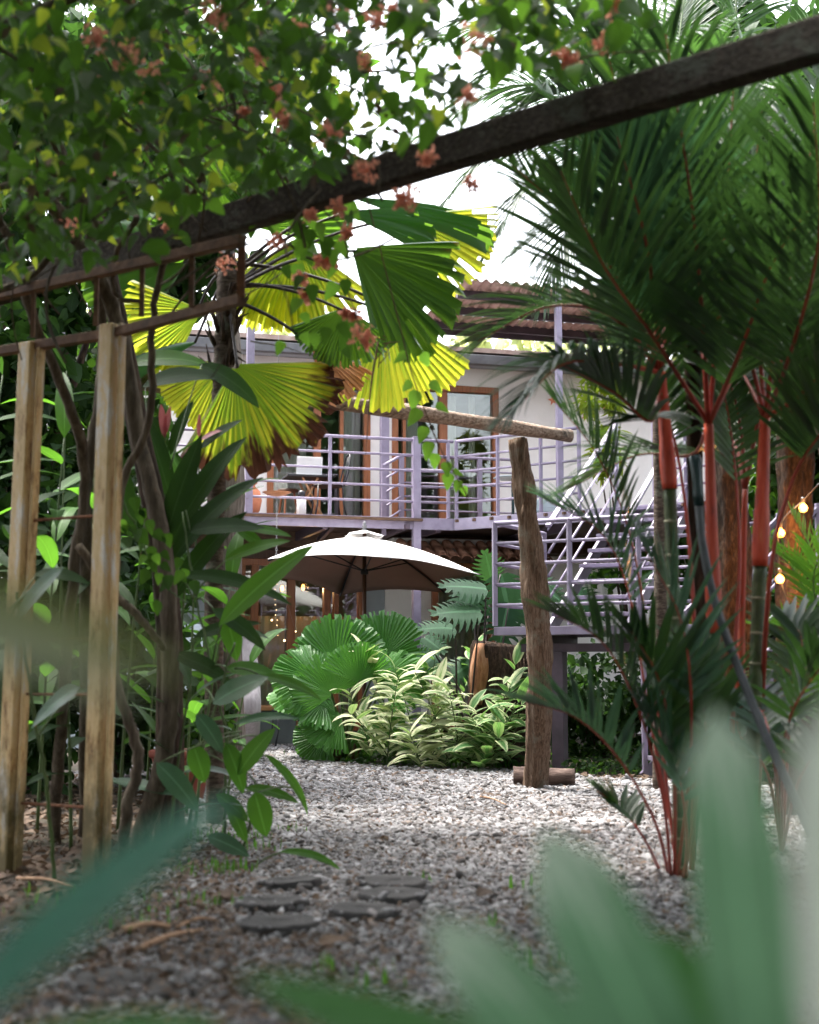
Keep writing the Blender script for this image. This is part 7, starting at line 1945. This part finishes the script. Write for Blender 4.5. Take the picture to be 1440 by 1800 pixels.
_q = nrg.normal(size=(k_, 3)); _m = (np.sin(xs * 3.1 + np.cos(ys * 2.3) * 2) + np.sin(ys * 2.7 + xs)) > -0.3; xs, ys, _q, pt_ = xs[_m], ys[_m], _q[_m], pt_[_m]; k_ = len(xs)
scatter('ground_cover', G_OV, np.stack([xs, ys, 0.01 + 0.11 * pt_], 1), _q * [1, 1, .4], np.stack([_q[:, 1] * .4, _q[:, 0] * .4 - .2, np.ones(k_)], 1), nrg.uniform(.5, 1.2, k_) * 0.075, M['l_vine'])
# fine fern-like weeds at the left foot of the low fan palm
fw = thing('weed_bush', G(525, 1308), 'fine leaved low weeds left of the foot of the low fan palm', 'bush')
c = G(530, 1306)
crown('foliage', [((c.x, c.y, 0.13), (0.42, 0.3, 0.16)), ((c.x + 0.35, c.y - .2, 0.2), (0.25, 0.25, 0.25))], 2600, 0.035, M['l_ginger'], fw, G_OV, shell=0.1)
# sticks
for i, (a, b, r, lab) in enumerate((((240, 1690), (355, 1655), .012, 'longest pale dry stick lying left of the path'), ((312, 1648), (378, 1635), .008, 'short pale stick above the longest one at the left'), ((215, 1655), (300, 1648), .014, 'dark brown stick fragment on the gravel at the far left'),
                         ((600, 1618), (690, 1622), .006, 'thin stick across the nearest right stepping stone'), ((985, 1640), (1050, 1668), .009, 'dry stick at the right side of the path'), ((845, 1410), (890, 1425), .008, 'little stick on the gravel left of the leaning post'),
                         ((780, 1700), (850, 1690), .007, 'dry stick near the bottom centre of the path'), ((30, 1560), (130, 1575), .010, 'dry stalk lying between the feet of the two ochre posts'), ((1030, 1600), (1085, 1625), .006, 'thin twig beside the foot of the red palms'))):
    p, q = G(*a), G(*b); p.z = q.z = 0.04; mid = (p + q) / 2 + Vector((0, 0.02, 0.012))
    mb = MB(); mb.tube(smooth_path([p, mid, q], 12), [r * (1 - .4 * k / 11) for k in range(12)], 7, lump=.15, seed=i); o = mb.build('dry_stick', M['stick'], None, at=p, smooth=True); tag(o, lab, 'stick')
dl = pool('broad', 'l_litter')
for i, (px, py, a, lab) in enumerate(((945, 1597, 0.3, 'pale curled dead leaf on the gravel right of the stepping stones'), (1010, 1610, 2.2, 'dead leaf just left of the red palm foot'), (840, 1600, 1.2, 'tan dead leaf right of the right stepping stones'), (870, 1412, 2.6, 'orange brown dead leaf on the far gravel left of the leaning post'),
                         (560, 1690, .9, 'dead leaf on the gravel below the nearest left stepping stone'), (420, 1600, 2.9, 'long tan dead leaf lying on the middle left stepping stone'))):
    p = G(px, py); p.z = 0.055; o = add_leaf(dl[2], p, (math.cos(a), math.sin(a) * .6, .15), (0.2, -.3, 1), None, name='fallen_leaf', scale=0.15); tag(o, lab, 'leaf')

# ------------------------------------------------------------------ blurred plants close to the camera
def near_plant(name, base, leaves, label, mat0):
    t = thing(name, base, label, 'plant'); 
    mb = MB(); mb.tube([base, Vector((base[0], base[1], base[2])) + Vector((0, 0, 0.62))], [0.008, 0.006], 8); mb.build('stem', M['stem_green'], t)
    for (b, tp_, Y, Yt, w, mt, kind, bd) in leaves:
        o = px_leaf(t, b, tp_, Y, w, mt, kind, Yt=Yt, bend=bd, up=(0, -1, 0.35), stem=Vector((base[0], base[1], 0.60)))
    return t
near_plant('foreground_plant', (0.31, 0.95, 0), [
    ((1350, 2000), (1268, 1262), 1.0, 1.0, 165, 'l_glauc', 'strap', 0), ((1250, 2080), (985, 1478), 1.02, 0.98, 175, 'l_glauc', 'strap', 1), ((1180, 2080), (800, 1640), 0.98, 0.9, 150, 'l_glauc', 'strap', 1),
    ((1150, 2000), (430, 1700), 0.98, 0.92, 120, 'l_midgreen', 'lance', 2), ((1250, 2010), (1130, 1640), 1.05, 1.05, 190, 'l_midgreen', 'strap', 0)],
    'blurred pale green plant with broad rounded leaves at the bottom right', 'l_glauc')
near_plant('foreground_shrub', (0.40, 0.72, 0), [((1520, 2050), (1470, 1250), 0.70, 0.70, 190, 'l_pale', 'strap', 0)], 'blurred whitish leaf at the lower right edge', 'l_pale')
near_plant('foreground_blade_plant', (-0.36, 0.85, 0), [
    ((-140, 1850), (440, 1340), 0.78, 0.98, 120, 'l_bluegreen', 'lance', 1), ((-100, 1900), (420, 1790), 0.9, 1.0, 110, 'l_midgreen', 'lance', 1)], 'blurred blue green blade reaching in from the bottom left', 'l_bluegreen')
near_plant('foreground_grass', (-0.30, 0.50, 0), [
    ((-150, 1030), (420, 1180), 0.55, 0.62, 70, 'l_olive', 'blade', 2), ((-150, 1090), (300, 1215), 0.50, 0.55, 95, 'l_olive_pale', 'blade', 2)], 'blurred thin olive blades crossing the ochre posts', 'l_olive')

def blocker_tree(x, y, blobs, n, lab):  # added trees, crowns set above the view to keep sky light off the foreground
    tree('light_blocker', (x, y, 0), 7.5, blobs, n, 0.30, 'l_dark', lab, 0.22, limbs=9)
blocker_tree(-5.6, 0.5, [((-3.0, 0.5, 5.8), (3.2, 3.2, 1.0)), ((-5.5, 2.5, 5.6), (2.4, 2.6, 1.2)), ((-3.2, -3.8, 5.6), (3.0, 2.8, 1.1)), ((-6.5, 6.0, 6.0), (2.2, 2.4, 1.3)), ((-2.6, 4.6, 5.7), (2.4, 2.2, 0.8)), ((-2.9, 7.4, 6.1), (2.6, 2.2, 0.8)), ((-0.6, 5.6, 6.2), (1.2, 2.0, 0.6))], 16000, 'added dark tree left of the path whose crown blocks light above the pergola')
blocker_tree(5.0, 0.0, [((2.6, 0.4, 5.9), (3.0, 3.2, 1.0)), ((5.0, 2.8, 5.6), (2.2, 2.4, 1.2)), ((2.8, -3.8, 5.6), (3.0, 2.8, 1.1)), ((6.2, 6.5, 6.2), (1.9, 2.6, 1.4)), ((3.0, 6.4, 6.5), (2.2, 2.4, 0.7))], 12000, 'added dark tree right of the path whose crown blocks light above the pergola')
# ------------------------------------------------------------------ garden behind the camera (seen mirrored in the glass)
for i, (x, y, h, lab) in enumerate(((-6.5, -9, 7, 'broad tree far behind the photographer, left'), (5.5, -11, 8, 'broad tree far behind the photographer, right'), (-1.0, -16, 9, 'tallest tree far behind the photographer, centre'))):
    tree('garden_tree', (x, y, 0), h, [((x, y, h * .8), (2.4, 2.2, 1.8)), ((x + 1.6, y, h * .65), (1.8, 1.8, 1.3)), ((x - 1.7, y, h * .6), (1.8, 1.8, 1.3))], 2600, 0.28, 'l_vine', lab, 0.2, limbs=7)
